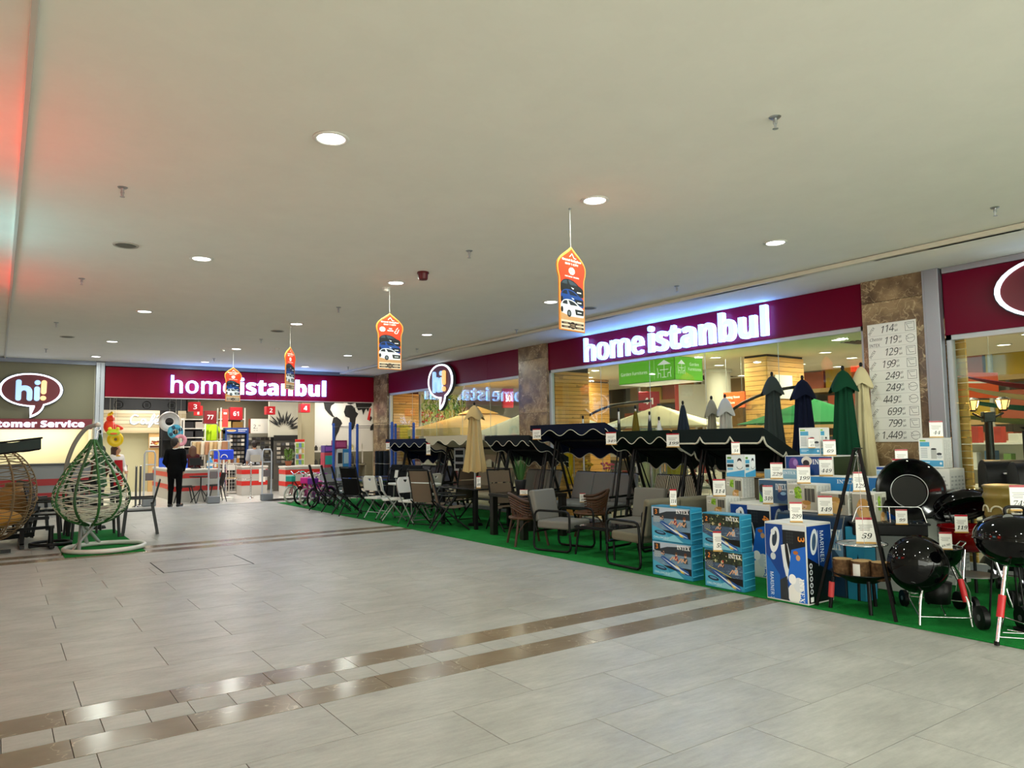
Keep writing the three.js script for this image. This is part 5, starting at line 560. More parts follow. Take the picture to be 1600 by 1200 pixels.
  cont([[0.18, 1.44], [0.38, 1.46], [0.52, 1.36], [0.56, 1.22], [0.66, 1.14], [0.56, 0.98], [0.54, 0.76], [0.46, 0.56], [0.38, 0.54], [0.34, 0.76], [0.32, 0.98], [0.16, 1.04], [0.1, 1.2]]); cont([[0.22, 1.62], [0.5, 1.62], [0.5, 1.52], [0.36, 1.48], [0.24, 1.5]]); cont([[0.54, 1.62], [1.18, 1.62], [1.2, 1.46], [1.1, 1.36], [1.04, 1.22], [0.98, 1.34], [0.92, 1.26], [0.86, 1.1], [0.8, 1.3], [0.66, 1.26], [0.58, 1.4]]); cont([[1.06, 0.92], [1.16, 1.06], [1.22, 0.98], [1.14, 0.86]]); cont([[1.14, 0.64], [1.22, 0.76], [1.36, 0.78], [1.46, 0.6], [1.38, 0.46], [1.26, 0.54], [1.14, 0.52]]);
  // cafe table and chairs
  const ct = thing('cafe_table', 'small black round cafe table at the shop entrance', 'table', [4.72, 0, -22.05]); part(ct, 'top', cy(0.3, 0.3, 0.025, 28, 0, 0.73, 0), blk); part(ct, 'leg', [bar([0, 0.72, 0], [0, 0.4, 0], 0.02), ...[0, 1, 2, 3].map((i) => bar([0, 0.4, 0], [0.28 * Math.cos(i * 1.57 + 0.6), 0, 0.28 * Math.sin(i * 1.57 + 0.6)], 0.012))], blk);
  const shell = (p, turn, l) => { const g = thing('shell_chair', l, 'chair', p, turn); part(g, 'seat_shell', sheet(10, 12, (u, v) => { const x = (u - 0.5) * 0.5, q = v; return [x * (q < 0.5 ? 1 : 1.05), q < 0.5 ? 0.45 + 0.25 * x * x * 2 : 0.45 + (q - 0.5) * 0.72, (q < 0.5 ? 0.22 - q * 0.8 : -0.18 - (q - 0.5) * 0.16) + x * x * (q < 0.5 ? 0 : 0.9)]; }, 0.014), blk); for (const [a, b] of [[1, 1], [1, -1], [-1, 1], [-1, -1]]) part(g, 'leg', bar([a * 0.16, 0.45, b * 0.14], [a * 0.22, 0, b * 0.24], 0.018, 8, 0.012), blk); };
  shell([4.3, 0, -22.0], PI / 2, 'black shell chair left of the cafe table'); shell([5.14, 0, -22.1], -PI / 2, 'black shell chair right of the cafe table');
  // magazine stand and goods along the right
  const ms = thing('magazine_stand', 'white stand of colourful magazines before the cream column', 'display rack', [7.92, 0.92, -23.1]); part(ms, 'back', rb(0.3, 0.75, 0.03, 0.005, 0, 0.37, -0.08), M.white); part(ms, 'header', rb(0.3, 0.08, 0.04, 0.005, 0, 0.79, -0.08), redp); reseed(81); for (let r = 0; r < 4; r++) for (let c = 0; c < 3; c++) part(ms, 'magazine', rb(0.08, 0.14, 0.012, 0.002, -0.09 + c * 0.09, 0.1 + r * 0.18, -0.05, -0.15), mat([0x8a5a98, 0x88a84a, 0xa8483a, 0x5a7aa0, 0xb8a060, 0xc8c8c4][Math.floor(rnd(0, 6))], 0.4));
  const ls = thing('low_shelving', 'grey topped low shelving of white goods under the world map', 'shelving', [9.7, 0, -24.9]); part(ls, 'carcass', [bx(2.3, 0.04, 0.45, 0, 0.85, 0), bx(2.3, 0.04, 0.45, 0, 0.1, 0), bx(0.04, 0.9, 0.45, -1.13, 0.45, 0), bx(0.04, 0.9, 0.45, 1.13, 0.45, 0), bx(2.3, 0.7, 0.03, 0, 0.5, -0.2)], M.greyWall); part(ls, 'upper_frame', [bx(0.04, 0.75, 0.04, -1.1, 1.25, 0), bx(0.04, 0.75, 0.04, 1.1, 1.25, 0), bx(2.3, 0.03, 0.35, 0, 1.35, 0), bx(2.3, 0.03, 0.35, 0, 1.6, 0)], M.white);
  for (let i = 0; i < 22; i++) { const y = i < 11 ? 0.871 : 1.366, h = y > 1 ? rnd(0.1, 0.2) : rnd(0.16, 0.38); solo('toiletry', 'pale product, ' + ORD[i % 11] + ' from the left on the ' + (i < 11 ? 'lower' : 'upper') + ' shelf under the world map', 'bottle', lathe([[0.0001, 0], [0.055, 0], [0.06, h * 0.1], [0.058, h * 0.7], [0.025, h * 0.82], [0.025, h], [0.0001, h]], 12), mat([0xe8e8e2, 0xd8d4c4, 0x3a3a3c, 0xe6e0a8, 0xa8b4b8][Math.floor(rnd(0, 5))], 0.4), [8.7 + (i % 11) * 0.19, y, -24.9], 0, 'products under the world map'); }
  // stacked boxes of toys beside the bicycles
  const bxs = (p, w, h, d, c, l, c2) => { const g = thing('toy_box', l, 'box', p); part(g, 'carton', rb(w, h, d, 0.006, 0, h / 2, 0, 0, 0, 0, 1), mat(c, 0.45)); part(g, 'front_panel', rb(w * 0.8, h * 0.6, 0.01, 0.002, 0, h * 0.5, d / 2), mat(c2, 0.4)); };
  bxs([7.75, 0, -20.3], 0.34, 0.92, 0.34, 0x7a7c80, 'grey carton under the toy boxes', 0x9a9ca0); bxs([8.12, 0, -20.25], 0.34, 0.92, 0.34, 0xb8bcc0, 'white carton under the blue toy box', 0x8a9098); bxs([7.72, 0.925, -20.3], 0.26, 0.42, 0.3, 0xb8384a, 'red and teal toy box, lowest of the left pile', 0x2a9a9a); bxs([7.74, 1.35, -20.3], 0.28, 0.2, 0.3, 0x4a2a7a, 'purple toy box on the left pile', 0x8a4ab0); bxs([8.02, 0.925, -20.2], 0.16, 0.52, 0.3, 0xd4d6da, 'white toy box with a window between the toy piles', 0x2a2c30); bxs([8.22, 0.925, -20.2], 0.22, 0.52, 0.3, 0x2a86c8, 'bright blue toy box right of the white one', 0xbcd8e8); bxs([8.05, 1.45, -20.2], 0.36, 0.24, 0.3, 0x8c1a5c, 'magenta toy box topmost of the toy piles', 0xb84a88);
}
// ================================================================ garden furniture on the turf
const blackT = mat(0x070808, 0.4, 0, { specularIntensity: 0.5 }), charT = mat(0x0e0f10, 0.45, 0, { specularIntensity: 0.5 }), weaveTex = dataTex(64, 64, (u, v) => { const k = (Math.floor(u * 32) + Math.floor(v * 32)) % 2 ? 255 : 205; return [k, k, k]; }, true, [1, 1]);
const taupe = mat(0x7d6d5c, 0.85, 0, { map: weaveTex }), clothGrey = mat(0x74716a, 0.92), clothOlive = mat(0x6f6a59, 0.92);
{ // ---- swing seats with tilting canopies
  const stripeTex = canvasTex(256, 64, (c) => { c.fillStyle = '#d9d3bd'; c.fillRect(0, 0, 256, 64); c.fillStyle = '#15161a'; for (let i = 0; i < 8; i++) c.fillRect(i * 32, 0, 17, 64); });
  const swing = (z0, z1, yTop, col, pipe, waves, cush, label, cl) => {
    const L = z1 - z0, g = thing('garden_swing', label, 'garden swing', [8.0, 0, (z0 + z1) / 2]), m = mat(col, 0.88), D = 0.92, drop = 0.42, h = 0.2, top = (u, v) => [v * D, yTop - drop * v - 0.03 * Math.sin(u * PI * 3) ** 2 * Math.sin(v * PI), (u - 0.5) * L];
    part(g, 'canopy', sheet(18, 8, top, 0.006), m);
    const notch = (u, n) => { const t = (u * n) % 1; return waves > 3 ? 0.05 + 0.05 * Math.cos(u * n * PI * 2) : 0.085 * Math.max(0, 1 - Math.min(t, 1 - t) / 0.13) ** 1.4; };
    const val = (n, at, steps) => { const lo = (u) => { const p = at(u); return [p[0], p[1] - h + notch(u, n), p[2]]; }; const s = sheet(steps, 2, (u, v) => { const a = at(u), b = lo(u); return [a[0] + (a[0] > 0.5 ? 0.004 : -0.004) * v, a[1] + (b[1] - a[1]) * v, a[2]]; }); const pts = []; for (let i = 0; i <= steps; i++) { const q = lo(i / steps); pts.push(V(q[0] - 0.003, q[1], q[2])); } const c = new THREE.CatmullRomCurve3(pts); return [s, new THREE.TubeGeometry(c, steps, pipe > 1 ? 0.014 : 0.007, 5)]; };
    const f = val(waves, (u) => top(u, 0), Math.ceil(waves * 14)), b = val(waves, (u) => top(u, 1), Math.ceil(waves * 14)), s1 = val(2, (u) => { const p = top(1, u); p[2] += 0.004; return p; }, 26), s2 = val(2, (u) => { const p = top(0, u); p[2] -= 0.004; return p; }, 26);
    part(g, 'valance', [f[0], b[0], s1[0], s2[0]], m); part(g, 'piping', [f[1], b[1], s1[1], s2[1]], mat(0xc9c5b4, 0.8));
    for (const s of [-1, 1]) { const z = s * (L / 2 - 0.12); part(g, 'side_frame', [bar([0.5, yTop - 0.28, z], [0.22, 0.02, z], 0.026, 10), bar([0.5, yTop - 0.28, z], [0.98, 0.02, z], 0.026, 10), bar([0.27, 0.35, z], [0.86, 0.35, z], 0.018, 8), bar([0.03, yTop - 0.05, z * 0.98], [0.9, yTop - 0.43, z * 0.98], 0.014, 8)], blackT); part(g, 'hanger', [bar([0.5, yTop - 0.3, z * 0.9], [0.32, 0.66, z * 0.9], 0.012, 8), bar([0.5, yTop - 0.3, z * 0.9], [0.82, 0.72, z * 0.9], 0.012, 8), bar([0.26, 0.66, z * 0.9], [0.84, 0.68, z * 0.9], 0.02, 8)], blackT); }
    part(g, 'top_bar', bar([0.5, yTop - 0.28, -L / 2 + 0.1], [0.5, yTop - 0.28, L / 2 - 0.1], 0.024, 10), blackT);
    const n = 3, w = (L - 0.42) / n; for (let i = 0; i < n; i++) { const z = -L / 2 + 0.21 + w * (i + 0.5); part(g, 'seat_cushion', rb(0.5, 0.1, w - 0.01, 0.04, 0.52, 0.48, z, 0, 0, 0.06, 3), cush); part(g, 'back_cushion', T(rb(0.1, 0.52, w - 0.01, 0.04, 0, 0.26, 0, 0, 0, 0, 3), 0.78, 0.52, z, 0, 0, -0.28), cush); }
    part(g, 'seat_frame', [bar([0.27, 0.41, -L / 2 + 0.2], [0.27, 0.41, L / 2 - 0.2], 0.016), bar([0.78, 0.44, -L / 2 + 0.2], [0.78, 0.44, L / 2 - 0.2], 0.016), bar([0.95, 1.02, -L / 2 + 0.2], [0.95, 1.02, L / 2 - 0.2], 0.016)], blackT); return g;
  };
  const strip = mat(0xffffff, 0.9, 0, { map: stripeTex });
  swing(-7.4, -5.86, 1.735, 0x141d1d, 2, 3, clothOlive, 'frontmost swing seat with a dark slate canopy edged in cream scallops'); swing(-8.82, -7.46, 1.735, 0x07160f, 1, 3.5, strip, 'swing seat with a dark green canopy and black and cream striped cushions');
  swing(-10.86, -8.84, 1.885, 0x080f26, 1, 3.5, mat(0x7b7b7a, 0.9), 'swing seat with a tall navy canopy and grey cushions in the middle of the row'); swing(-12.4, -10.9, 1.71, 0x171c20, 1, 3.5, clothGrey, 'swing seat with a charcoal canopy just left of the navy one');
  swing(-14.88, -12.44, 1.74, 0xb9b09a, 1, 4, mat(0x9a8f78, 0.9), 'swing seat with a pale cream canopy behind the tan closed parasol'); swing(-17.0, -14.92, 1.69, 0x0a1530, 1, 4, charT, 'farthest swing seat with a navy canopy beside the trampoline');
}
// ---- closed parasols
function closedParasol(p, h, r, yb, col, label, o = {}) {
  const g = thing('closed_parasol', label, 'umbrella', p), m = mat(col, 0.9), L = h - yb, n = 8, ph = o.ph || 0;
  part(g, 'canopy', sheet(48, 14, (u, v) => { const a = u * PI * 2, t = v, fold = 0.5 + 0.5 * Math.cos(a * n + ph), rr = r * (o.cap === 0 ? 0.12 + 0.88 * Math.pow(t, 0.8) : 0.4 + 0.6 * t) * (0.74 + 0.32 * fold) * (1 - 0.1 * Math.sin(t * PI)); return [Math.sin(a) * rr, h - (o.cap === 0 ? 0 : 0.1) - (L - 0.1) * t + 0.03 * fold * t, Math.cos(a) * rr]; }), m);
  if (o.cap !== 0) part(g, 'vent_cap', sheet(32, 5, (u, v) => { const a = u * PI * 2, f = 0.5 + 0.5 * Math.cos(a * 4 + ph), rr = 0.015 + (r * 0.62 + 0.04) * Math.pow(v, 0.72) * (0.74 + 0.32 * f); return [Math.sin(a) * rr, h + 0.01 - (0.22 + 0.07 * f) * v ** 1.15, Math.cos(a) * rr]; }), m);
  part(g, 'finial', lathe([[0.0001, h + 0.07], [0.018, h + 0.06], [0.022, h + 0.03], [0.012, h], [0.0001, h - 0.02]], 12), o.fin || M.black); part(g, 'pole', bar([0, 0.02 - p[1], 0], [0, h, 0], 0.019, 10), o.pole || M.steel);
  if (o.base !== 0) part(g, 'base', lathe([[0.0001, 0.1], [0.04, 0.1], [0.05, 0.06], [0.13, 0.05], [0.15, 0.01], [0.15, 0], [0.0001, 0]], 24, 0, -p[1], 0), M.dark);
  return g;
}
closedParasol([9.2, 0.012, -6.55], 2.48, 0.2, 1.1, 0x37403f, 'closed dark grey parasol left of the navy one'); closedParasol([9.2, 0.012, -6.06], 2.39, 0.22, 1.0, 0x10162c, 'closed navy parasol behind the tower pump carton'); closedParasol([8.82, 0.012, -5.23], 2.43, 0.22, 1.0, 0x0d3a26, 'closed dark green parasol beside the cream one'); closedParasol([9.2, 0.012, -5.2], 2.49, 0.17, 1.0, 0xcfc39a, 'closed cream parasol against the marble pillar', { ph: 1 });
closedParasol([9.24, 0.012, -9.4], 2.13, 0.12, 1.2, 0x6a5a1e, 'small closed mustard parasol behind the navy canopy', { cap: 0 }); closedParasol([9.26, 0.012, -9.08], 2.01, 0.08, 1.2, 0x2f3338, 'small closed charcoal parasol beside the mustard one', { cap: 0 }); closedParasol([9.24, 0.012, -8.84], 1.91, 0.1, 1.2, 0xd9d6cb, 'small closed white parasol behind the dark green canopy', { cap: 0 }); closedParasol([9.22, 0.012, -8.28], 2.15, 0.17, 1.2, 0x252d36, 'closed slate blue parasol in the middle of the window', { cap: 0 }); closedParasol([9.25, 0.012, -9.84], 2.1, 0.06, 1.2, 0x30382f, 'slim closed olive parasol left of the mustard one', { cap: 0 }); closedParasol([9.25, 0.012, -10.84], 2.0, 0.05, 1.2, 0x26302c, 'slim closed dark parasol at the left of the main window', { cap: 0 });
closedParasol([9.22, 0.012, -7.42], 2.21, 0.17, 1.1, 0xb4b3aa, 'closed pale grey parasol behind the frontmost canopy'); closedParasol([9.26, 0.012, -7.72], 2.2, 0.12, 1.1, 0x8a8672, 'closed taupe parasol beside the pale grey one');
closedParasol([7.52, 0.012, -12.02], 2.28, 0.24, 1.0, 0xb59c6c, 'closed tan parasol standing in the sling chair table', { ph: 0.6 });
{ // ---- tables and chairs
  const fchair = thing('folding_chair', 'x', 'chair'); const wp = mat(0xd9d8d2, 0.45), ft = mat(0x8f928f, 0.35, 0.6);
  { const g = fchair; part(g, 'seat', T(ext((() => { const s = new THREE.Shape(); s.moveTo(-0.2, -0.2); s.lineTo(0.2, -0.2); s.bezierCurveTo(0.22, 0, 0.2, 0.2, 0.12, 0.22); s.lineTo(-0.12, 0.22); s.bezierCurveTo(-0.2, 0.2, -0.22, 0, -0.2, -0.2); return s; })(), 0.025, 0.008), 0, 0.45, 0.0, PI / 2, 0, 0), wp);
    const bs = new THREE.Shape(); bs.moveTo(-0.2, 0); bs.lineTo(0.2, 0); bs.bezierCurveTo(0.23, 0.2, 0.2, 0.3, 0.12, 0.3); bs.lineTo(-0.12, 0.3); bs.bezierCurveTo(-0.2, 0.3, -0.23, 0.2, -0.2, 0); const hole = new THREE.Path(); hole.moveTo(-0.055, 0.26); hole.lineTo(0.055, 0.26); hole.bezierCurveTo(0.06, 0.22, 0.03, 0.19, 0, 0.19); hole.bezierCurveTo(-0.03, 0.19, -0.06, 0.22, -0.055, 0.26); part(g, 'backrest', T(ext(bs, 0.018, 0.006, [hole]), 0, 0.6, -0.21, -0.16), wp);
    for (const s of [-1, 1]) { part(g, 'front_leg', path([[s * 0.215, 0.88, -0.27], [s * 0.215, 0.6, -0.2], [s * 0.215, 0.0, 0.27]], 0.012, 0.1), ft); part(g, 'rear_leg', bar([s * 0.19, 0.46, 0.1], [s * 0.19, 0, -0.24], 0.011), ft); }
    part(g, 'stretcher', [bar([-0.215, 0.14, 0.165], [0.215, 0.14, 0.165], 0.009), bar([-0.19, 0.14, -0.13], [0.19, 0.14, -0.13], 0.009), bar([-0.2, 0.42, 0.02], [0.2, 0.42, 0.02], 0.009)], ft); part(g, 'foot_cap', [-1, 1].flatMap((s) => [cy(0.015, 0.015, 0.03, 8, s * 0.215, 0.015, 0.262), cy(0.015, 0.015, 0.03, 8, s * 0.19, 0.015, -0.235)]), M.black); }
  fchair.position.set(6.66, 0.012, -14.5); fchair.rotation.y = PI / 2 + 0.25; fchair.userData.label = 'white folding chair at the far left end of the white table';
  copy(fchair, [6.7, 0.012, -13.92], PI / 2 + 0.35, 'white folding chair second from the left, side on to the white table'); copy(fchair, [6.78, 0.012, -13.15], PI - 0.25, 'white folding chair nearest the camera with its back turned'); copy(fchair, [7.86, 0.012, -14.55], -0.4, 'white folding chair facing out behind the white table');
  const wt = thing('folding_table', 'white plastic folding table among the white folding chairs', 'table', [7.22, 0.012, -13.95], 0.0); part(wt, 'table_top', rb(0.75, 0.045, 1.0, 0.02, 0, 0.72, 0), wp); for (const s of [-1, 1]) part(wt, 'leg', path([[-0.28, 0.7, s * 0.38], [-0.28, 0.01, s * 0.44], [0.28, 0.01, s * 0.44], [0.28, 0.7, s * 0.38]], 0.013, 0.05), ft);
  // high-back sling chairs: local +z is forward
  const sling = (m, fm, name) => { const g = thing(name, 'x', 'chair'); const bk = (y) => -0.22 - (y - 0.42) * 0.24; for (const s of [-1, 1]) { part(g, 'leg', bar([s * 0.27, 0.62, 0.06], [s * 0.27, 0, -0.36], 0.014), fm); part(g, 'leg', bar([s * 0.25, 0.5, -0.28], [s * 0.25, 0, 0.32], 0.014), fm); part(g, 'back_post', bar([s * 0.235, 0.4, -0.2], [s * 0.235, 1.08, bk(1.08)], 0.015), fm); part(g, 'armrest', rb(0.05, 0.025, 0.46, 0.01, s * 0.28, 0.63, 0.03), fm); }
    for (const q of [bar([-0.25, 0.42, 0.24], [0.25, 0.42, 0.24], 0.013), bar([-0.24, 1.07, bk(1.07)], [0.24, 1.07, bk(1.07)], 0.013), bar([-0.27, 0.06, -0.31], [0.27, 0.06, -0.31], 0.01), bar([-0.25, 0.06, 0.25], [0.25, 0.06, 0.25], 0.01), bar([-0.24, 0.42, -0.2], [0.24, 0.42, -0.2], 0.013)]) part(g, 'crossbar', q, fm); part(g, 'seat', muv(sheet(6, 8, (u, v) => [(u - 0.5) * 0.46, 0.425 - 0.03 * Math.sin(v * PI), 0.24 - v * 0.44], 0.008), 14), m);
    for (const [a, b] of [[0.46, 0.82], [0.84, 1.05]]) part(g, 'backrest', muv(sheet(6, 8, (u, v) => { const y = a + (b - a) * v; return [(u - 0.5) * 0.45, y, bk(y) - 0.015 * Math.sin(u * PI)]; }, 0.0), 14), m); return g; };
  const s1 = sling(taupe, charT, 'sling_chair'); s1.position.set(6.84, 0.012, -12.55); s1.rotation.y = PI / 2 + 0.4; s1.userData.label = 'brown sling chair with its back to the hall, left of the pair';
  copy(s1, [6.86, 0.012, -11.83], PI / 2 + 0.4, 'brown sling chair with its back to the hall, right of the pair'); copy(s1, [7.72, 0.012, -12.98], -0.1, 'brown sling chair facing out behind the tan parasol'); copy(s1, [7.6, 0.012, -11.02], PI + 0.1, 'brown sling chair with its back to the camera at the table end');
  const st = thing('garden_table', 'dark metal garden table under the closed tan parasol', 'table', [7.52, 0.012, -12.02]); const hole = new THREE.Path(); hole.absarc(0, 0, 0.03, 0, PI * 2); part(st, 'table_top', T(ext([[-0.42, -0.68], [0.42, -0.68], [0.42, 0.68], [-0.42, 0.68]], 0.02, 0.004, [hole]), 0, 0.73, 0, PI / 2), mat(0x1a1a1b, 0.2)); for (const [a, b] of [[1, 1], [1, -1], [-1, 1], [-1, -1]]) part(st, 'leg', bx(0.06, 0.7, 0.06, a * 0.36, 0.35, b * 0.6), charT);
  const sb = sling(mat(0x0a0a0b, 0.85), blackT, 'black_folding_chair'); sb.position.set(6.62, 0.012, -15.4); sb.rotation.y = PI / 2 + 0.4; sb.userData.label = 'black high back folding chair nearest the white chairs';
  copy(sb, [6.64, 0.012, -16.1], PI / 2 + 0.4, 'second black high back folding chair from the white chairs'); copy(sb, [6.66, 0.012, -16.8], PI / 2 + 0.4, 'third black high back folding chair from the white chairs'); copy(sb, [6.6, 0.012, -17.45], PI / 2 + 0.4, 'black high back folding chair next to the bicycles'); copy(sb, [7.42, 0.012, -16.65], PI / 2 + 0.4, 'black high back folding chair behind the front row of black chairs');
  // folded black loungers with white tags
  const fl = thing('folded_lounger', 'x', 'lounger'); part(fl, 'frame', [path([[-0.26, 0, 0.12], [-0.26, 1.02, -0.08], [0.26, 1.02, -0.08], [0.26, 0, 0.12]], 0.015, 0.12), path([[-0.22, 0, -0.16], [-0.22, 0.7, 0.02], [0.22, 0.7, 0.02], [0.22, 0, -0.16]], 0.013, 0.08)], blackT); part(fl, 'cushion', T(rb(0.46, 0.86, 0.09, 0.04, 0, 0.56, 0, 0, 0, 0, 3), 0, 0, 0.08, -0.19), mat(0x16171a, 0.9)); part(fl, 'head_pad', T(rb(0.36, 0.16, 0.07, 0.03, 0, 1.0, 0.06, 0, 0, 0, 3), 0, 0, 0.06, -0.19), mat(0x16171a, 0.9)); part(fl, 'hang_tag', T(rb(0.11, 0.26, 0.004, 0.002, 0.05, 0.88, 0.13), 0, 0, 0.02, -0.19), M.white, 'white tag');
  fl.position.set(7.76, 0.012, -16.0); fl.rotation.y = -PI / 2 + 0.3; fl.userData.label = 'folded black lounger with a white tag, left of the three'; copy(fl, [7.76, 0.012, -15.4], -PI / 2 + 0.35, 'folded black lounger with a white tag, middle of the three'); copy(fl, [7.74, 0.012, -14.98], -PI / 2 + 0.4, 'folded black lounger with a white tag, right of the three');
  // dark slatted table with plant, wicker chairs
  const dt = thing('dining_table', 'black square legged table carrying a potted grass plant', 'table', [7.42, 0.012, -10.18]); part(dt, 'table_top', rb(0.92, 0.06, 1.0, 0.008, 0, 0.68, 0), mat(0x171412, 0.25)); for (const [a, b] of [[1, 1], [1, -1], [-1, 1], [-1, -1]]) part(dt, 'leg', bx(0.1, 0.66, 0.1, a * 0.4, 0.33, b * 0.44), mat(0x171412, 0.35));
  const gp = thing('potted_grass', 'spiky green grass plant in a black pot on the black table', 'plant', [7.36, 0.722, -10.3]); part(gp, 'pot', lathe([[0.0001, 0], [0.07, 0], [0.1, 0.2], [0.105, 0.22], [0.09, 0.22], [0.0001, 0.19]], 20), mat(0x18191b, 0.5)); reseed(12); part(gp, 'leaves', [...Array(46)].map((_, i) => { const a = i * 2.4, t = rnd(0.02, 0.42), L = rnd(0.28, 0.46); return T(ext([[-0.011, 0], [0.011, 0], [0.008, L * 0.7], [0, L], [-0.008, L * 0.7]], 0.002), 0.03 * Math.sin(a), 0.19, 0.03 * Math.cos(a), t, a, 0); }), mat(0x2f5a24, 0.55));
  const rat = mat(0x3f2410, 0.55), ratL = mat(0x4f2f16, 0.55);
  const wicker = thing('wicker_chair', 'x', 'chair'); { const g = wicker, rim = []; for (let i = 0; i <= 20; i++) { const a = -0.35 + (PI + 0.7) * (i / 20); rim.push([Math.cos(a) * 0.32, 0.66 + 0.12 * Math.sin(a) ** 2 * (Math.sin(a) > 0 ? 1 : 0), -Math.sin(a) * 0.28]); }
    part(g, 'rim', tube(rim, 0.026, 40, 8), rat); part(g, 'woven_back', [...Array(5)].map((_, k) => tube(rim.map(([x, y, z]) => [x * (1 - k * 0.03), y - 0.05 - k * 0.04, z * (1 - k * 0.03)]), 0.013, 36, 5)).concat([...Array(15)].map((_, i) => { const q = rim[Math.min(20, Math.round(1 + i * 1.3))]; return bar([q[0] * 0.82, 0.43, q[2] * 0.8], q, 0.008, 6); })), ratL);
    part(g, 'seat', lathe([[0.0001, 0.43], [0.24, 0.44], [0.29, 0.43], [0.29, 0.4], [0.25, 0.385], [0.0001, 0.385]], 26), ratL); for (const [a, b] of [[1, 1], [1, -1], [-1, 1], [-1, -1]]) part(g, 'leg', bar([a * 0.2, 0.4, b * 0.19], [a * 0.26, 0, b * 0.26], 0.02), rat); for (const s of [-1, 1]) { part(g, 'brace', tube([[s * 0.235, 0.16, 0.23], [s * 0.1, 0.36, 0.2], [0, 0.38, 0.2]], 0.009, 8, 5), rat); part(g, 'brace', tube([[s * 0.235, 0.16, -0.23], [s * 0.23, 0.34, -0.1], [s * 0.22, 0.38, 0]], 0.009, 8, 5), rat); } }
  wicker.position.set(6.78, 0.012, -9.32); wicker.rotation.y = 1.2; wicker.userData.label = 'brown wicker tub chair in front of the black table'; copy(wicker, [7.95, 0.012, -9.15], -2.2, 'brown wicker tub chair behind the grey armchair');
  // grey lounge set
  const loop = (x, z0, z1, y) => path([[x, y - 0.32, z1 - 0.02], [x, 0.016, z1], [x, 0.016, z0], [x, y, z0 + 0.03], [x, y, z1 - 0.02], [x, y - 0.3, z1 - 0.02]], 0.017, 0.09, 8);
  const lounge = (g, w) => { for (const s of [-1, 1]) part(g, 'arm_loop', loop(s * w / 2, -0.3, 0.36, 0.58), blackT); for (const q of [bar([-w / 2, 0.3, 0.3], [w / 2, 0.3, 0.3], 0.016), bar([-w / 2, 0.27, -0.27], [w / 2, 0.27, -0.27], 0.016), bar([-w / 2 + 0.04, 0.27, -0.27], [-w / 2 + 0.02, 0.78, -0.4], 0.014), bar([w / 2 - 0.04, 0.27, -0.27], [w / 2 - 0.02, 0.78, -0.4], 0.014)]) part(g, 'frame_bar', q, blackT); const n = w > 0.9 ? 2 : 1; for (let i = 0; i < n; i++) { const cw = (w - 0.06) / n, x = -w / 2 + 0.03 + cw * (i + 0.5); part(g, 'seat_cushion', rb(cw - 0.01, 0.12, 0.58, 0.035, x, 0.375, 0.02, 0, 0, 0, 3), g.userData.cm); part(g, 'back_cushion', T(rb(cw - 0.01, 0.46, 0.11, 0.035, 0, 0.23, 0, 0, 0, 0, 3), x, 0.41, -0.29, -0.2), g.userData.cm); } delete g.userData.cm; };
  const a1 = thing('lounge_armchair', 'grey cushioned armchair with black loop arms facing the camera', 'armchair', [6.86, 0.012, -8.55], 0.28); a1.userData.cm = clothGrey; lounge(a1, 0.62);
  const a2 = thing('lounge_sofa', 'grey cushioned two seat sofa with black loop arms, its back to the camera', 'sofa', [7.02, 0.012, -6.78], PI - 0.06); a2.userData.cm = clothOlive; lounge(a2, 1.14);
  const a3 = thing('lounge_armchair', 'grey cushioned armchair with black loop arms half hidden beyond the coffee table', 'armchair', [7.75, 0.012, -7.9], -PI / 2 + 0.2); a3.userData.cm = clothGrey; lounge(a3, 0.62);
  const cf = thing('coffee_table', 'low black coffee table with a glass top in the lounge set', 'table', [6.98, 0.012, -7.72], 0.1); part(cf, 'glass_top', rb(0.5, 0.012, 0.72, 0.004, 0, 0.4, 0), mat(0x1a1d1e, 0.06)); for (const s of [-1, 1]) { part(cf, 'frame_bar', bx(0.52, 0.03, 0.03, 0, 0.378, s * 0.36), blackT); part(cf, 'frame_bar', bx(0.03, 0.03, 0.72, s * 0.25, 0.378, 0), blackT); part(cf, 'leg', bar([-0.22, 0.37, s * 0.32], [-0.26, 0, s * 0.36], 0.015), blackT); part(cf, 'leg', bar([0.22, 0.37, s * 0.32], [0.26, 0, s * 0.36], 0.015), blackT); }
}
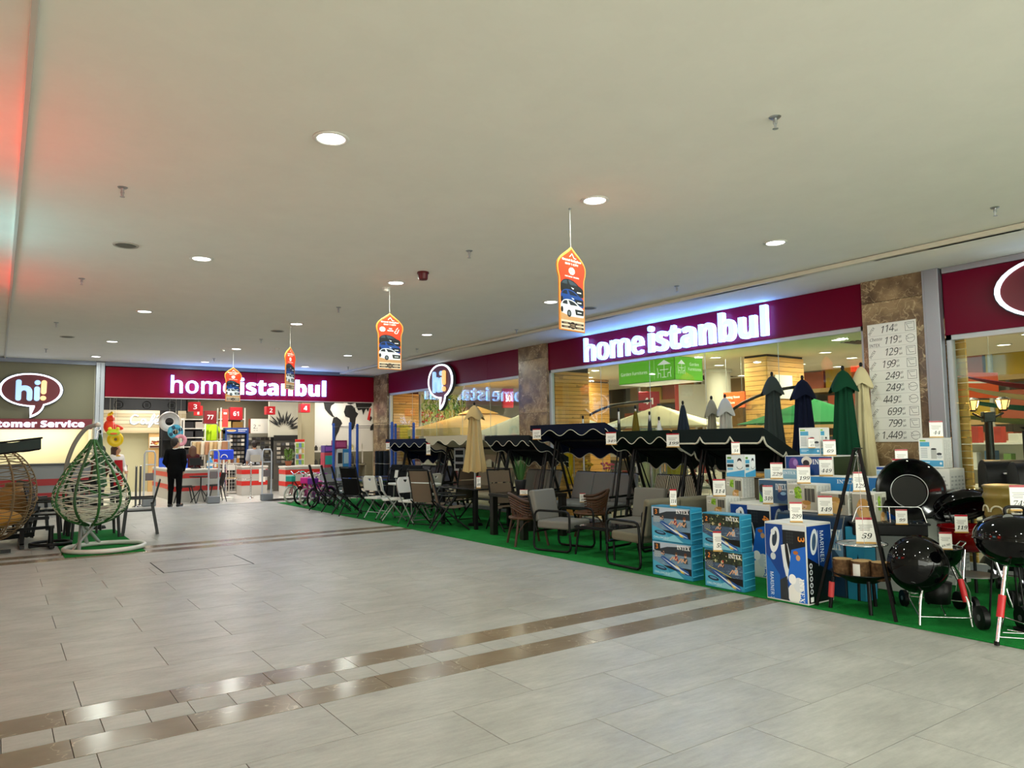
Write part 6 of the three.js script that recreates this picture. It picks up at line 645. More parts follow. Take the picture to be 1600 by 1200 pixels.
{ // ---- trampoline
  const g = thing('trampoline', 'round trampoline with blue padded net poles beside the far swing', 'trampoline', [8.2, 0.012, -18.15]), r = 1.0, blue = mat(0x1c50b0, 0.5);
  part(g, 'ring', tor(r, 0.035, 0, 0.64, 0, PI / 2, 0, PI * 2, 8, 48), M.steel); part(g, 'mat_surface', cy(r * 0.82, r * 0.82, 0.012, 40, 0, 0.65, 0), M.black); part(g, 'edge_pad', lathe([[r * 0.82, 0.655], [r * 0.84, 0.675], [r * 1.02, 0.675], [r * 1.04, 0.64]], 48), mat(0x152a5a, 0.6));
  for (let i = 0; i < 6; i++) { const a = 0.5 + (i / 6) * PI * 2, x = Math.cos(a) * (r + 0.05), z = Math.sin(a) * (r + 0.05); part(g, 'net_pole', [cy(0.036, 0.036, 1.42, 12, x, 1.38, z), sph(0.038, x, 2.09, z, 1, 1, 1, 10, 8)], blue); part(g, 'leg', [bar([x, 0.66, z], [x, 0.02, z], 0.022)], M.steel); }
  part(g, 'net_rail', tor(r + 0.05, 0.007, 0, 2.02, 0, PI / 2, 0, PI * 2, 5, 48), M.black); part(g, 'net', cy(r + 0.04, r * 0.98, 1.34, 40, 0, 1.35, 0, 0, 0, 0, true), mat(0x0a0a0c, 0.9, 0, { transparent: true, opacity: 0.1, side: THREE.DoubleSide })); part(g, 'ladder', [bar([-1.05, 0.62, 0.25], [-1.16, 0.02, 0.25], 0.014), bar([-1.05, 0.62, 0.55], [-1.16, 0.02, 0.55], 0.014), bar([-1.09, 0.4, 0.25], [-1.09, 0.4, 0.55], 0.014), bar([-1.13, 0.2, 0.25], [-1.13, 0.2, 0.55], 0.014)], M.steel);
  // ---- children's bicycles: local +z is forward
  const bike = (p, turn, c1, c2, tyre, label, basket) => { const b = thing('bicycle', label, 'bicycle', p, turn), m1 = mat(c1, 0.4), m2 = mat(c2, 0.4); for (const s of [0.36, -0.34]) { const w = part(b, 'wheel', T(tor(0.21, 0.026, 0, 0, 0, 0, PI / 2, PI * 2, 10, 32), 0, 0.236, s), tyre); part(w, 'spokes', [...[0, 1, 2, 3, 4].map((i) => bar([0, 0.236 - 0.2 * Math.sin(i * PI / 5), s - 0.2 * Math.cos(i * PI / 5)], [0, 0.236 + 0.2 * Math.sin(i * PI / 5), s + 0.2 * Math.cos(i * PI / 5)], 0.0025, 4)), cy(0.02, 0.02, 0.07, 10, 0, 0.236, s, 0, 0, PI / 2)], M.steel); part(b, 'mudguard', T(tor(0.25, 0.02, 0, 0, 0, 0, PI / 2, PI * 0.75, 6, 16), 0, 0.236, s, -0.4), m2); }
    part(b, 'frame', [bar([0, 0.3, -0.02], [0, 0.62, 0.26], 0.02), bar([0, 0.3, -0.02], [0, 0.55, -0.12], 0.017), bar([0, 0.3, -0.02], [0, 0.236, -0.34], 0.014), bar([0, 0.55, -0.12], [0, 0.236, -0.34], 0.012)], m1); part(b, 'fork', [bar([0, 0.7, 0.24], [0.04, 0.236, 0.36], 0.013), bar([0, 0.7, 0.24], [-0.04, 0.236, 0.36], 0.013), bar([0, 0.62, 0.26], [0, 0.76, 0.23], 0.017)], m1); part(b, 'handlebar', tube([[-0.24, 0.84, 0.12], [-0.15, 0.84, 0.2], [0, 0.77, 0.23], [0.15, 0.84, 0.2], [0.24, 0.84, 0.12]], 0.012, 20), M.chrome); for (const s of [-1, 1]) part(b, 'grip', bar([s * 0.25, 0.84, 0.11], [s * 0.19, 0.84, 0.17], 0.018), m2); part(b, 'saddle', T(sph(0.1, 0, 0, 0, 0.8, 0.35, 1.3, 12, 8), 0, 0.6, -0.14), m2); if (basket) part(b, 'basket', [rb(0.24, 0.16, 0.16, 0.03, 0, 0.66, 0.36)], mat(basket, 0.5)); part(b, 'training_wheel', [T(tor(0.06, 0.018, 0, 0, 0, 0, PI / 2, PI * 2, 6, 14), 0.15, 0.078, -0.34), T(tor(0.06, 0.018, 0, 0, 0, 0, PI / 2, PI * 2, 6, 14), -0.15, 0.078, -0.34), bar([-0.15, 0.09, -0.34], [0.15, 0.09, -0.34], 0.008)], M.black); };
  bike([6.85, 0.012, -19.95], -1.15, 0x8a1420, 0x2ab0a0, mat(0xb4b2aa, 0.7), 'child bicycle with pale tyres and teal saddle, leftmost of the bicycles', 0x1d9a8a); bike([6.88, 0.012, -19.3], -1.1, 0x1b1b1e, 0xa01824, M.black, 'dark red child bicycle with black tyres, second from the left'); bike([6.8, 0.012, -18.7], -1.05, 0xc41a86, 0xd85aa8, mat(0xb4b2aa, 0.7), 'bright pink child bicycle with pale tyres', 0xd0208a); bike([6.78, 0.012, -18.15], -1.0, 0x5a1a70, 0x701a80, M.black, 'purple child bicycle next to the black folding chairs', 0x6a1a90);
}
// ================================================================ the hanging chairs at the left
{
  const wh = mat(0xc9c9c0, 0.4, 0.1), gn = mat(0x1f5a22, 0.5), gnD = mat(0x174418, 0.5);
  const g = thing('egg_chair', 'green and white woven hanging egg chair on a white ring stand', 'hanging chair', [1.42, 0.012, -13.1]);
  part(g, 'ring_base', T(tor(0.55, 0.035, 0, 0, 0, PI / 2, 0, PI * 2, 10, 48), 0, 0.036, 0), wh); part(g, 'stand_pole', [tube([[-0.2, 0.05, -0.5], [-0.32, 0.5, -0.5], [-0.52, 1.1, -0.45], [-0.46, 1.55, -0.36], [-0.3, 1.86, -0.2], [-0.14, 1.93, -0.02]], 0.032, 40, 10), bar([-0.38, 0.05, 0.38], [-0.3, 0.45, -0.36], 0.026), bar([-0.02, 0.05, -0.54], [-0.3, 0.42, -0.48], 0.026), bar([-0.46, 0.04, 0.26], [-0.12, 0.42, 0.0], 0.024)], mat(0x8f928c, 0.4, 0.2)); part(g, 'end_cap', sph(0.04, -0.14, 1.93, -0.02), wh);
  part(g, 'hook', [tor(0.03, 0.006, -0.14, 1.87, -0.02), bar([-0.14, 1.85, -0.02], [-0.16, 1.72, -0.02], 0.006)], M.chrome);
  const prof = new THREE.CatmullRomCurve3([[0, 0.02], [0.13, 0.13], [0.3, 0.29], [0.47, 0.43], [0.63, 0.515], [0.76, 0.51], [0.88, 0.4], [0.96, 0.22], [1, 0.05]].map(([t, r]) => V(t, r, 0))).getPoints(80), rad = (t) => { for (const p of prof) if (p.x >= t) return p.y; return 0.05; };
  const top = [-0.2, 1.7, 0], E = (a, t) => { const r = rad(t); return [top[0] + Math.cos(a) * r, 1.7 - t * 1.32, Math.sin(a) * r * 0.92]; };
  const N = 10, open = (a, t) => { const d = Math.atan2(Math.sin(a - 5.3), Math.cos(a - 5.3)); return t > 0.16 && t < 0.68 && Math.abs(d) < 0.95 * Math.sin((t - 0.16) / 0.52 * PI) ** 0.6; };
  for (let i = 0; i < N; i++) { const a = (i / N) * PI * 2 + 0.2; const pts = []; for (let k = 0; k <= 18; k++) pts.push(E(a, 0.005 + k / 18 * 0.99)); if (!open(a, 0.4)) part(g, 'rib', tube(pts, 0.021, 30, 6), i % 3 ? gn : gnD); }
  const rim = []; for (let k = 0; k <= 40; k++) { const q = k / 40 * PI * 2, t = 0.42 - 0.27 * Math.cos(q); const w = 0.97 * Math.sin(Math.min(1, Math.max(0, (t - 0.16) / 0.52)) * PI) ** 0.6; rim.push(E(5.3 + (Math.sin(q) >= 0 ? 1 : -1) * w, t)); } part(g, 'opening_rim', tube(rim.slice(0, 40), 0.018, 80, 6, true, 0.3), gn);
  reseed(3); const strands = [], str2 = []; for (let r = 0; r < 24; r++) { const t = 0.1 + r * 0.037; let run = []; for (let k = 0; k <= 72; k++) { const a = (k / 72) * PI * 2, tt = t + 0.016 * Math.sin(a * 5 + r * 1.7) + (r < 9 ? 0.02 * Math.sin(a * 3 + r) : 0); if (!open(a, tt)) run.push(E(a, tt)); else { if (run.length > 3) strands.push(tube(run, 0.007, run.length, 4)); run = []; } } if (run.length > 3) (r % 2 ? strands : str2).push(tube(run, 0.007, run.length, 4)); }
  part(g, 'weave', strands, mat(0xc9c8b8, 0.6)); part(g, 'weave', str2, mat(0xb4b6a0, 0.6)); const scr = []; for (let i = 0; i < 60; i++) { const a = rnd(0, 6.28), t = rnd(0.76, 0.95); scr.push(tube([E(a, t), E(a + rnd(0.2, 0.6), t + rnd(-0.04, 0.04)), E(a + rnd(0.7, 1.1), t + rnd(-0.05, 0.05))], 0.0065, 8, 4)); } part(g, 'base_weave', scr, mat(0xcfccb8, 0.6));
  part(g, 'cushion', [T(sph(0.34, 0, 0, 0, 1, 0.28, 0.95), -0.2, 0.58, 0)], mat(0x8d887c, 0.9)); part(g, 'cord', [bar([top[0], 1.7, 0], [top[0], 1.64, 0], 0.02)], gn);
  // rattan globe at the left edge
  const tan = mat(0x7a6446, 0.7), b = thing('rattan_hanging_chair', 'brown rattan hanging chair cut by the left edge of the picture', 'hanging chair', [-0.08, 0.012, -14.5]), c = [0, 0.85, 0], S = (a, t) => { const th = t * PI; return [c[0] + Math.sin(th) * Math.cos(a) * 0.64, c[1] + Math.cos(th) * 0.76, Math.sin(th) * Math.sin(a) * 0.6]; };
  for (let i = 0; i < 12; i++) { const a = i / 12 * PI * 2, pts = []; for (let k = 0; k <= 16; k++) pts.push(S(a, 0.02 + k / 16 * 0.93)); if (i !== 9 && i !== 8) part(b, 'rib', tube(pts, 0.012, 24, 6), tan); }
  const wv = []; for (let r = 0; r < 34; r++) { const t = 0.08 + r * 0.0265, pts = []; for (let k = 0; k <= 60; k++) { const a = -1.1 + (k / 60) * (t > 0.25 && t < 0.7 ? 5.0 : 6.28); pts.push(S(a, t + 0.006 * Math.sin(a * 9 + r * 2))); } wv.push(tube(pts, 0.007, 60, 4)); } part(b, 'weave', wv, tan); part(b, 'top_ring', tor(0.06, 0.02, 0, 1.6, 0, PI / 2, 0), tan);
  part(b, 'seat_cushion', T(sph(0.45, 0, 0, 0, 1, 0.35, 1), 0, 0.45, 0), mat(0xb0803a, 0.8)); part(b, 'stand', [sqbar([-0.5, 0.14, 0.4], [0.62, 0.14, -0.3], 0.07), sqbar([0.45, 0.02, 0.5], [0.45, 0.02, -0.9], 0.06, 0.05), sqbar([0.45, 0.04, 0.3], [0.45, 0.26, 0.1], 0.06), sqbar([-0.2, 0.03, 0.9], [0.3, 0.03, 0.9], 0.06, 0.05), sqbar([0.25, 0.26, 0.1], [0.9, 0.26, -0.1], 0.05), sqbar([0.3, 0.38, -0.5], [0.85, 0.38, -0.5], 0.05)], M.black); part(b, 'stand_mast', path([[-0.4, 0.1, -0.6], [-0.45, 2.05, -0.5], [0, 2.12, 0], [0, 2.02, 0.02]], 0.03, 0.25), M.black); const ch = part(b, 'chain', [...Array(9)].map((_, i) => T(tor(0.016, 0.005, 0, 0, 0, 0, i % 2 ? PI / 2 : 0, PI * 2, 5, 10), 0, 1.64 + i * 0.042, 0.02)), M.steel);
  const cn = thing('swing_canopy', 'dark green rolled canopy cloth above the rattan hanging chair', 'canopy', [-0.2, 1.62, -13.7]); part(cn, 'cloth', sheet(10, 4, (u, v) => [u * 0.76, 0.02 + u * 0.1 - v * 0.17 + 0.012 * Math.sin(u * 9 + v * 4), v * 0.12 - 0.05], 0.004), mat(0x2f3a38, 0.9)); part(cn, 'edge_bar', [bar([0, 0.03, -0.05], [0.78, 0.13, -0.05], 0.014), bar([0, -0.14, 0.07], [0.74, -0.05, 0.07], 0.012)], M.dark); part(cn, 'support', [bar([0.02, 0.03, -0.05], [-0.25, 0.42, -0.5], 0.012)], M.black);
  const bb = thing('bean_bag', 'tan leather bean bag behind the rattan chair', 'bean bag', [0.28, 0.012, -15.8]); part(bb, 'bag', T(sph(0.36, 0, 0, 0, 1, 0.95, 0.95, 24, 16), 0, 0.6, 0), mat(0x9a6a2c, 0.5)); part(bb, 'neck', T(tor(0.12, 0.035, 0, 0, 0, PI / 2), 0, 0.93, 0), mat(0x80541f, 0.5)); part(bb, 'stool', [cy(0.3, 0.3, 0.04, 24, 0, 0.26, 0), cy(0.02, 0.02, 0.24, 8, 0.2, 0.12, 0.1), cy(0.02, 0.02, 0.24, 8, -0.2, 0.12, 0.1), cy(0.02, 0.02, 0.24, 8, 0, 0.12, -0.2)], M.black);
  // plastic chairs round the table
  const pm = mat(0x0d1113, 0.5), pc = thing('plastic_armchair', 'x', 'chair'); { const q = pc; part(q, 'seat', rb(0.46, 0.03, 0.44, 0.012, 0, 0.43, 0.02), pm); for (let i = 0; i < 5; i++) part(q, 'back_slat', T(rb(0.062, 0.44, 0.016, 0.006, -0.16 + i * 0.08, 0.24, 0), 0, 0.46, -0.2, -0.24), pm); part(q, 'back_rim', [T(rb(0.44, 0.07, 0.025, 0.01, 0, 0.5, 0), 0, 0.46, -0.2, -0.24), ...[-1, 1].map((s) => T(rb(0.05, 0.52, 0.025, 0.01, s * 0.215, 0.25, 0), 0, 0.46, -0.2, -0.24))], pm); for (const s of [-1, 1]) { part(q, 'armrest', rb(0.055, 0.03, 0.46, 0.012, s * 0.26, 0.65, 0), pm); part(q, 'leg', [sqbar([s * 0.255, 0.65, 0.2], [s * 0.265, 0, 0.26], 0.05, 0.035)], pm); part(q, 'leg', [sqbar([s * 0.23, 0.55, -0.2], [s * 0.26, 0, -0.3], 0.05, 0.035)], pm); } }
  pc.position.set(2.16, 0.012, -14.95); pc.rotation.y = -PI / 2 - 0.15; pc.userData.label = 'dark plastic armchair right of the egg chair'; copy(pc, [0.76, 0.012, -15.3], PI / 2 + 0.3, 'dark plastic armchair left of the egg chair'); copy(pc, [1.35, 0.012, -15.9], 0.2, 'dark plastic armchair behind the egg chair');
  copy(pc, [0.7, 0.0, -16.6], 1.2, 'dark plastic armchair farthest behind the rattan chair');
  const pt = thing('plastic_table', 'dark plastic table behind the egg chair', 'table', [1.45, 0.012, -15.05]); part(pt, 'table_top', rb(0.8, 0.035, 0.75, 0.012, 0, 0.71, 0), mat(0x3a3f42, 0.4)); for (const [a, d] of [[1, 1], [1, -1], [-1, 1], [-1, -1]]) part(pt, 'leg', bar([a * 0.32, 0.7, d * 0.3], [a * 0.36, 0, d * 0.34], 0.03, 8, 0.022), pm);
  closedParasol([1.66, 0, -16.6], 1.86, 0.14, 0.7, 0x4a6a50, 'closed grey green parasol behind the egg chair', { cap: 0 });
  const ub = thing('parasol_stand', 'black umbrella foot on the floor left of the egg chair', 'umbrella stand', [0.75, 0.012, -14.0]); part(ub, 'foot', [rb(0.6, 0.05, 0.08, 0.015, 0, 0.03, 0), rb(0.08, 0.05, 0.6, 0.015, 0, 0.03, 0), tor(0.28, 0.025, 0, 0.06, 0, PI / 2)], M.black); part(ub, 'socket', cy(0.035, 0.04, 0.3, 12, 0, 0.18, 0), M.black);
}
// ================================================================ cloths, flowers and goods glimpsed under the canopies
{
  const cloth = (p, w, h, c, l, c2) => { const g = thing('hanging_cloth', l, 'cloth', [p[0], p[1] - h / 2, p[2]], -PI / 2); part(g, 'cloth', sheet(28, 6, (u, v) => [(u - 0.5) * w, h * (1 - v), 0.03 * Math.sin(u * 26 + v * 1.5) * (0.4 + 0.6 * v)], 0), mat(c, 0.9)); if (c2) part(g, 'stripe', [0.2, 0.5, 0.8].map((k) => T(sheet(28, 1, (u, v) => [(u - 0.5) * w, h * (k + 0.05 - v * 0.1), 0.03 * Math.sin(u * 26 + (1 - k) * 1.5) * (0.4 + 0.6 * (1 - k)) + 0.006]))), mat(c2, 0.9)); part(g, 'rod', bar([-w / 2 - 0.03, h, 0], [w / 2 + 0.03, h, 0], 0.01), M.steel); part(g, 'stand', [bar([-w / 2 - 0.03, h, 0], [-w / 2 - 0.03, h / 2 - p[1] + 0.01, 0], 0.012), bar([w / 2 + 0.03, h, 0], [w / 2 + 0.03, h / 2 - p[1] + 0.01, 0], 0.012)], M.steel); };
  cloth([9.82, 1.15, -12.0], 0.3, 0.9, 0xd8b010, 'bright yellow cloth hanging behind the navy canopy'); cloth([9.82, 1.15, -12.55], 0.36, 0.9, 0x5a0f20, 'maroon cloth hanging beside the yellow one'); cloth([9.82, 1.25, -9.6], 0.5, 1.1, 0xd8d0a4, 'pale cream curtain cloth behind the dark green canopy'); cloth([9.84, 1.2, -9.02], 0.42, 1.0, 0xd9c04a, 'yellow and white striped cloth beside the cream curtain', 0xe6e2d2); cloth([9.82, 1.0, -18.82], 0.6, 1.3, 0x7a4a48, 'patterned rose cloth behind the farthest navy canopy', 0xd0a8a0); cloth([9.82, 1.0, -16.5], 0.45, 1.2, 0x8a3a34, 'brick red cloth behind the tan parasol', 0xc8907a);
  const flowers = (p, c, l) => { const g = thing('flower_vase', l, 'flowers', p); reseed(Math.round(-p[2] * 10)); part(g, 'vase', lathe([[0.0001, 0], [0.06, 0], [0.09, 0.1], [0.05, 0.2], [0.06, 0.22], [0.0001, 0.2]], 18), M.white); part(g, 'stems', [...Array(9)].map((_, i) => bar([0, 0.18, 0], [0.09 * Math.cos(i * 0.7), 0.36 + 0.03 * (i % 3), 0.09 * Math.sin(i * 0.7)], 0.004, 5)), mat(0x3a6a2a, 0.6)); part(g, 'blossoms', [...Array(16)].map((_, i) => sph(rnd(0.025, 0.04), 0.12 * Math.cos(i * 0.7) * rnd(0.4, 1), rnd(0.34, 0.46), 0.12 * Math.sin(i * 0.7) * rnd(0.4, 1), 1, 0.7, 1, 8, 6)), mat(c, 0.7)); part(g, 'pedestal', [rb(0.3, 0.03, 0.3, 0.006, 0, -0.015, 0), rb(0.08, p[1] - 0.06, 0.08, 0.004, 0, -p[1] / 2, 0), rb(0.3, 0.03, 0.3, 0.006, 0, 0.016 - p[1], 0)], M.white); };
  flowers([10.0, 0.72, -11.6], 0xe0b020, 'vase of yellow flowers behind the grey swing cushions'); flowers([10.0, 0.68, -10.98], 0xd0506a, 'vase of pink flowers right of the yellow flowers');
  const pos = thing('product_sheet', 'black and white product sheet hanging under the pale cream canopy', 'poster', [8.3, 1.22, -13.9], -PI / 2 + 0.2); part(pos, 'sheet', rb(0.34, 0.5, 0.006, 0.002), mat(0x8d8f90, 0.6)); part(pos, 'print', [0, 1, 2].map((i) => bx(0.26, 0.1, 0.008, 0, 0.15 - i * 0.15, 0)), M.dark); part(pos, 'string', bar([0, 0.25, 0], [0, 0.4, 0], 0.003, 5), M.white);
  [[9.0, -19.1, 0x2c3038], [9.12, -19.28, 0x4a4640], [9.0, -19.42, 0x1c2226], [9.14, -19.58, 0x3a3f44], [9.02, -19.72, 0x24282c]].forEach(([x, z, c], i) => { const g = thing('rolled_mat', 'dark rolled mat standing on end beside the far pillar, ' + ORD[i] + ' from the camera', 'rolled mat', [x, 0.012, z]); part(g, 'roll', [cy(0.07, 0.07, 1.35, 18, 0, 0.675, 0)], mat(c, 0.9)); part(g, 'spiral_end', T(tor(0.04, 0.012, 0, 0, 0, PI / 2, 0, PI * 2, 6, 18), 0, 1.352, 0), M.black); part(g, 'band', [tor(0.072, 0.006, 0, 0.4, 0, PI / 2, 0), tor(0.072, 0.006, 0, 1.0, 0, PI / 2, 0)], M.offwhite); });
  for (const [x, z, l] of [[10.1, -17.95, 'dark green leafy plant behind the farthest canopies'], [10.0, -6.9, 'leafy green plant behind the frontmost swing seat']]) { const g = thing('potted_plant', l, 'plant', [x, 0, z]); reseed(91); part(g, 'pot', lathe([[0.0001, 0], [0.14, 0], [0.19, 0.3], [0.17, 0.3], [0.0001, 0.27]], 20), mat(0x6a6a64, 0.7)); part(g, 'stem', bar([0, 0.25, 0], [0, 0.9, 0], 0.015), mat(0x5a4028, 0.8)); part(g, 'foliage', [...Array(60)].map(() => { const a = rnd(0, 6.28), t = rnd(0.3, 1.4), y = rnd(0.5, 1.05); return T(ext([[0, 0], [0.04, 0.09], [0.025, 0.18], [0, 0.24], [-0.025, 0.18], [-0.04, 0.09]], 0.002), 0.05 * Math.sin(a), y, 0.05 * Math.cos(a), t, a, 0); }), mat(0x2a5a24, 0.55)); }
}
// ================================================================ printed cartons, price tags and the price board
{
  const face = (w, h, x, y, z, ry = 0) => T(new THREE.PlaneGeometry(w, h), x, y, z, 0, ry, 0);
  const poly = (c, col, ...p) => { c.fillStyle = col; c.beginPath(); p.forEach((q) => c.lineTo(q[0], q[1])); c.fill(); }, blob = (c, col, x, y, rx, ry, a = 0) => { c.fillStyle = col; c.beginPath(); c.ellipse(x, y, rx, ry, a, 0, 7); c.fill(); };
  const txt = (c, s, x, y, f, col = '#fff', rot = 0, al = 'left') => { c.save(); c.translate(x, y); c.rotate(rot); c.font = f; c.fillStyle = col; c.textAlign = al; c.fillText(s, 0, 0); c.restore(); };
  const P = (map) => mat(0xffffff, 0.32, 0, { map });
  const paddler = (c, x, y, s, top, hair) => { blob(c, '#d9a884', x, y - 46 * s, 9 * s, 12 * s); blob(c, hair, x, y - 54 * s, 11 * s, 9 * s); poly(c, top, [x - 16 * s, y], [x - 13 * s, y - 34 * s], [x + 13 * s, y - 34 * s], [x + 17 * s, y]); c.strokeStyle = '#d9a884'; c.lineWidth = 8 * s; c.beginPath(); c.moveTo(x - 13 * s, y - 28 * s); c.lineTo(x - 34 * s, y - 6 * s); c.moveTo(x + 10 * s, y - 28 * s); c.lineTo(x - 6 * s, y - 4 * s); c.stroke(); c.beginPath(); c.moveTo(x, y - 4 * s); c.lineTo(x - 34 * s, y - 26 * s); c.lineTo(x - 62 * s, y + 2 * s); c.stroke(); };
  const kayak = (n, night) => canvasTex(512, 340, (c, W, H) => {
    reseed(n * 13); c.fillStyle = night ? '#20281c' : '#b4becc'; c.fillRect(0, 0, W, 120); if (night) for (let i = 0; i < 160; i++) blob(c, ['#2f3b22', '#4b5632', '#14180f', '#c8c090'][i % 4], rnd(0, W), rnd(0, 120), rnd(3, 12), rnd(4, 16)); else { poly(c, '#28313a', [0, 96], [90, 70], [200, 40], [330, 30], [512, 8], [512, 130], [0, 130]); }
    c.fillStyle = night ? '#3c4f6a' : '#6f8fa8'; c.fillRect(0, 112, W, 120); for (let i = 0; i < 130; i++) { c.fillStyle = ['#8fb0c4', '#557792', '#3f6484'][i % 3]; c.fillRect(rnd(0, W), rnd(116, 230), rnd(10, 50), 2); }
    poly(c, '#4aa6c8', [0, 190], [190, 250], [300, 340], [0, 340]); poly(c, '#2f8fb6', [180, 250], [512, 300], [512, 340], [270, 340]); poly(c, '#86c6d8', [120, 340], [300, 270], [420, 340]);
    const y0 = night ? 190 : 150; poly(c, '#1a4f98', [90, y0], [150, y0 - 12], [300, y0 + 56], [470, y0 + 108], [490, y0 + 150], [400, y0 + 142], [220, y0 + 72]); poly(c, '#e8c22c', [300, y0 + 56], [345, y0 + 76], [430, y0 + 140], [380, y0 + 132]); poly(c, '#dfe6ea', [110, y0 - 2], [330, y0 + 80], [470, y0 + 132], [478, y0 + 140], [320, y0 + 98]);
    if (night) { paddler(c, 250, 150, 1.1, '#1d1d22', '#c8402c'); paddler(c, 430, 200, 1.5, '#a8b0b8', '#1a1410'); c.strokeStyle = '#e6d84a'; c.lineWidth = 5; c.beginPath(); c.moveTo(40, 150); c.lineTo(360, 230); c.stroke(); } else { paddler(c, 150, 130, 0.9, '#26324a', '#3a2a20'); paddler(c, 320, 170, 1.4, '#8a2430', '#5a3a24'); paddler(c, 440, 186, 1.7, '#30383a', '#6a3a20'); }
    c.fillStyle = '#17191c'; c.fillRect(20, 14, 84, 70); txt(c, String(n), 40, 72, 'bold 66px sans-serif', '#f08a28'); for (let r = 0; r < 2; r++) for (let k = 0; k < 3; k++) { c.fillStyle = '#15181c'; c.fillRect(22 + k * 30, 96 + r * 30, 26, 26); c.strokeStyle = '#9aa4ac'; c.strokeRect(26 + k * 30, 100 + r * 30, 18, 18); }
    txt(c, 'INTEX', 330, 52, 'bold 52px serif'); blob(c, '#12263c', 110, 262, 78, 20, 0.1); blob(c, '#5a8ab0', 110, 258, 52, 10, 0.1); txt(c, 'CHALLENGER ' + n, 18, 322, '30px sans-serif', '#e8f6fa');
  });
  const mariner = (n) => canvasTex(384, 620, (c, W, H) => {
    c.fillStyle = '#0d3f8c'; c.fillRect(0, 0, W, H); poly(c, '#1560b4', [0, 250], [130, 420], [130, 620], [0, 620]); poly(c, '#d9dde2', [170, 0], [384, 0], [384, 60], [170, 90]); c.fillStyle = '#12161e'; c.fillRect(170, 40, 214, 220);
    blob(c, '#e8ecee', 90, 130, 46, 110, 0.16); blob(c, '#2a3a4c', 90, 120, 24, 66, 0.16); blob(c, '#dfe6ea', 76, 66, 22, 26); blob(c, '#c8d2d8', 70, 270, 26, 30); poly(c, '#e6eaee', [150, 170], [215, 150], [250, 300], [200, 460], [170, 340]); blob(c, '#17191d', 210, 250, 16, 120, -0.12);
    poly(c, '#1f6ad0', [250, 200], [384, 160], [384, 620], [230, 620], [210, 420]); blob(c, '#f2f2ee', 262, 560, 60, 84); blob(c, '#e6eaf0', 310, 480, 50, 60); blob(c, '#ffffff', 250, 440, 36, 42); blob(c, '#9fb4cc', 190, 560, 22, 80); blob(c, '#d8a06a', 312, 260, 20, 24); blob(c, '#b86a2a', 290, 220, 24, 16); poly(c, '#2a3138', [130, 460], [200, 420], [210, 620], [130, 620]);
    for (let r = 0; r < 4; r++) for (let k = 0; k < 3; k++) { c.fillStyle = '#0e1218'; c.fillRect(204 + k * 24, 52 + r * 26, 21, 22); c.strokeStyle = '#8a949c'; c.strokeRect(208 + k * 24, 56 + r * 26, 13, 13); } txt(c, String(n), 316, 84, 'bold 86px sans-serif', '#f09030', PI / 2); txt(c, 'MARINER ' + n, 34, 400, '46px sans-serif', '#eaf2fa', PI / 2); txt(c, 'INTEX', 316, 424, 'bold 60px serif', '#fff', PI / 2);
  });
  const marinerSide = canvasTex(300, 620, (c, W, H) => { c.fillStyle = '#0e3e92'; c.fillRect(0, 0, W, H); poly(c, '#0b0c10', [0, 250], [300, 400], [300, 620], [0, 620]); blob(c, '#d6dce2', 84, 130, 44, 106, 0.14); blob(c, '#3a5474', 84, 130, 24, 70, 0.14); txt(c, 'MARINER', 160, 40, '62px sans-serif', '#e6eefa', PI / 2); c.fillStyle = '#e6eefa'; c.fillRect(134, 40, 4, 290); for (let i = 0; i < 5; i++) { blob(c, '#c9ced4', 36, 320 + i * 52, 19, 22); blob(c, '#22262c', 36, 320 + i * 52, 10, 12); } c.fillStyle = '#eee'; c.fillRect(18, 570, 40, 40); txt(c, 'INTEX', 226, 470, 'bold 44px serif', '#2e3138', PI / 2); });
  const pump = canvasTex(320, 360, (c, W, H) => { c.fillStyle = '#e6e8e6'; c.fillRect(0, 0, W, H); c.fillStyle = '#4fa4cc'; c.fillRect(16, 40, 130, 56); c.fillStyle = '#7ab83a'; c.fillRect(16, 14, 80, 18); c.fillStyle = '#4a9ecb'; c.fillRect(0, 270, W, 76); for (let i = 0; i < 6; i++) { c.fillStyle = '#b4bcc0'; c.fillRect(24, 116 + i * 22, 90, 12); } blob(c, '#cfd2d0', 200, 130, 40, 14); c.fillStyle = '#b4b8b6'; c.fillRect(162, 130, 76, 120); blob(c, '#2a2e34', 200, 128, 36, 11); blob(c, '#30363e', 272, 190, 34, 16); blob(c, '#c9ced0', 276, 224, 40, 22); c.fillStyle = '#cfe4f0'; c.fillRect(20, 290, 120, 10); c.fillRect(20, 310, 90, 8); blob(c, '#ddeef6', 288, 306, 16, 16); });
  const vacuum = canvasTex(256, 300, (c, W, H) => { c.fillStyle = '#e4ebee'; c.fillRect(0, 0, W, H); c.fillStyle = '#3f9ac4'; c.fillRect(8, 60, 100, 50); c.fillStyle = '#5a8a3a'; c.fillRect(14, 20, 60, 30); c.fillStyle = '#12161c'; c.fillRect(10, 124, 90, 40); poly(c, '#4aa8dc', [0, 250], [256, 200], [256, 300], [0, 300]); c.fillStyle = '#7ac0e0'; c.fillRect(14, 176, 80, 30); blob(c, '#1a1e26', 190, 80, 30, 44); blob(c, '#f0f2f2', 190, 130, 38, 60); c.strokeStyle = '#20242c'; c.lineWidth = 6; c.beginPath(); c.arc(190, 150, 42, 0.2, 2.9); c.stroke(); });
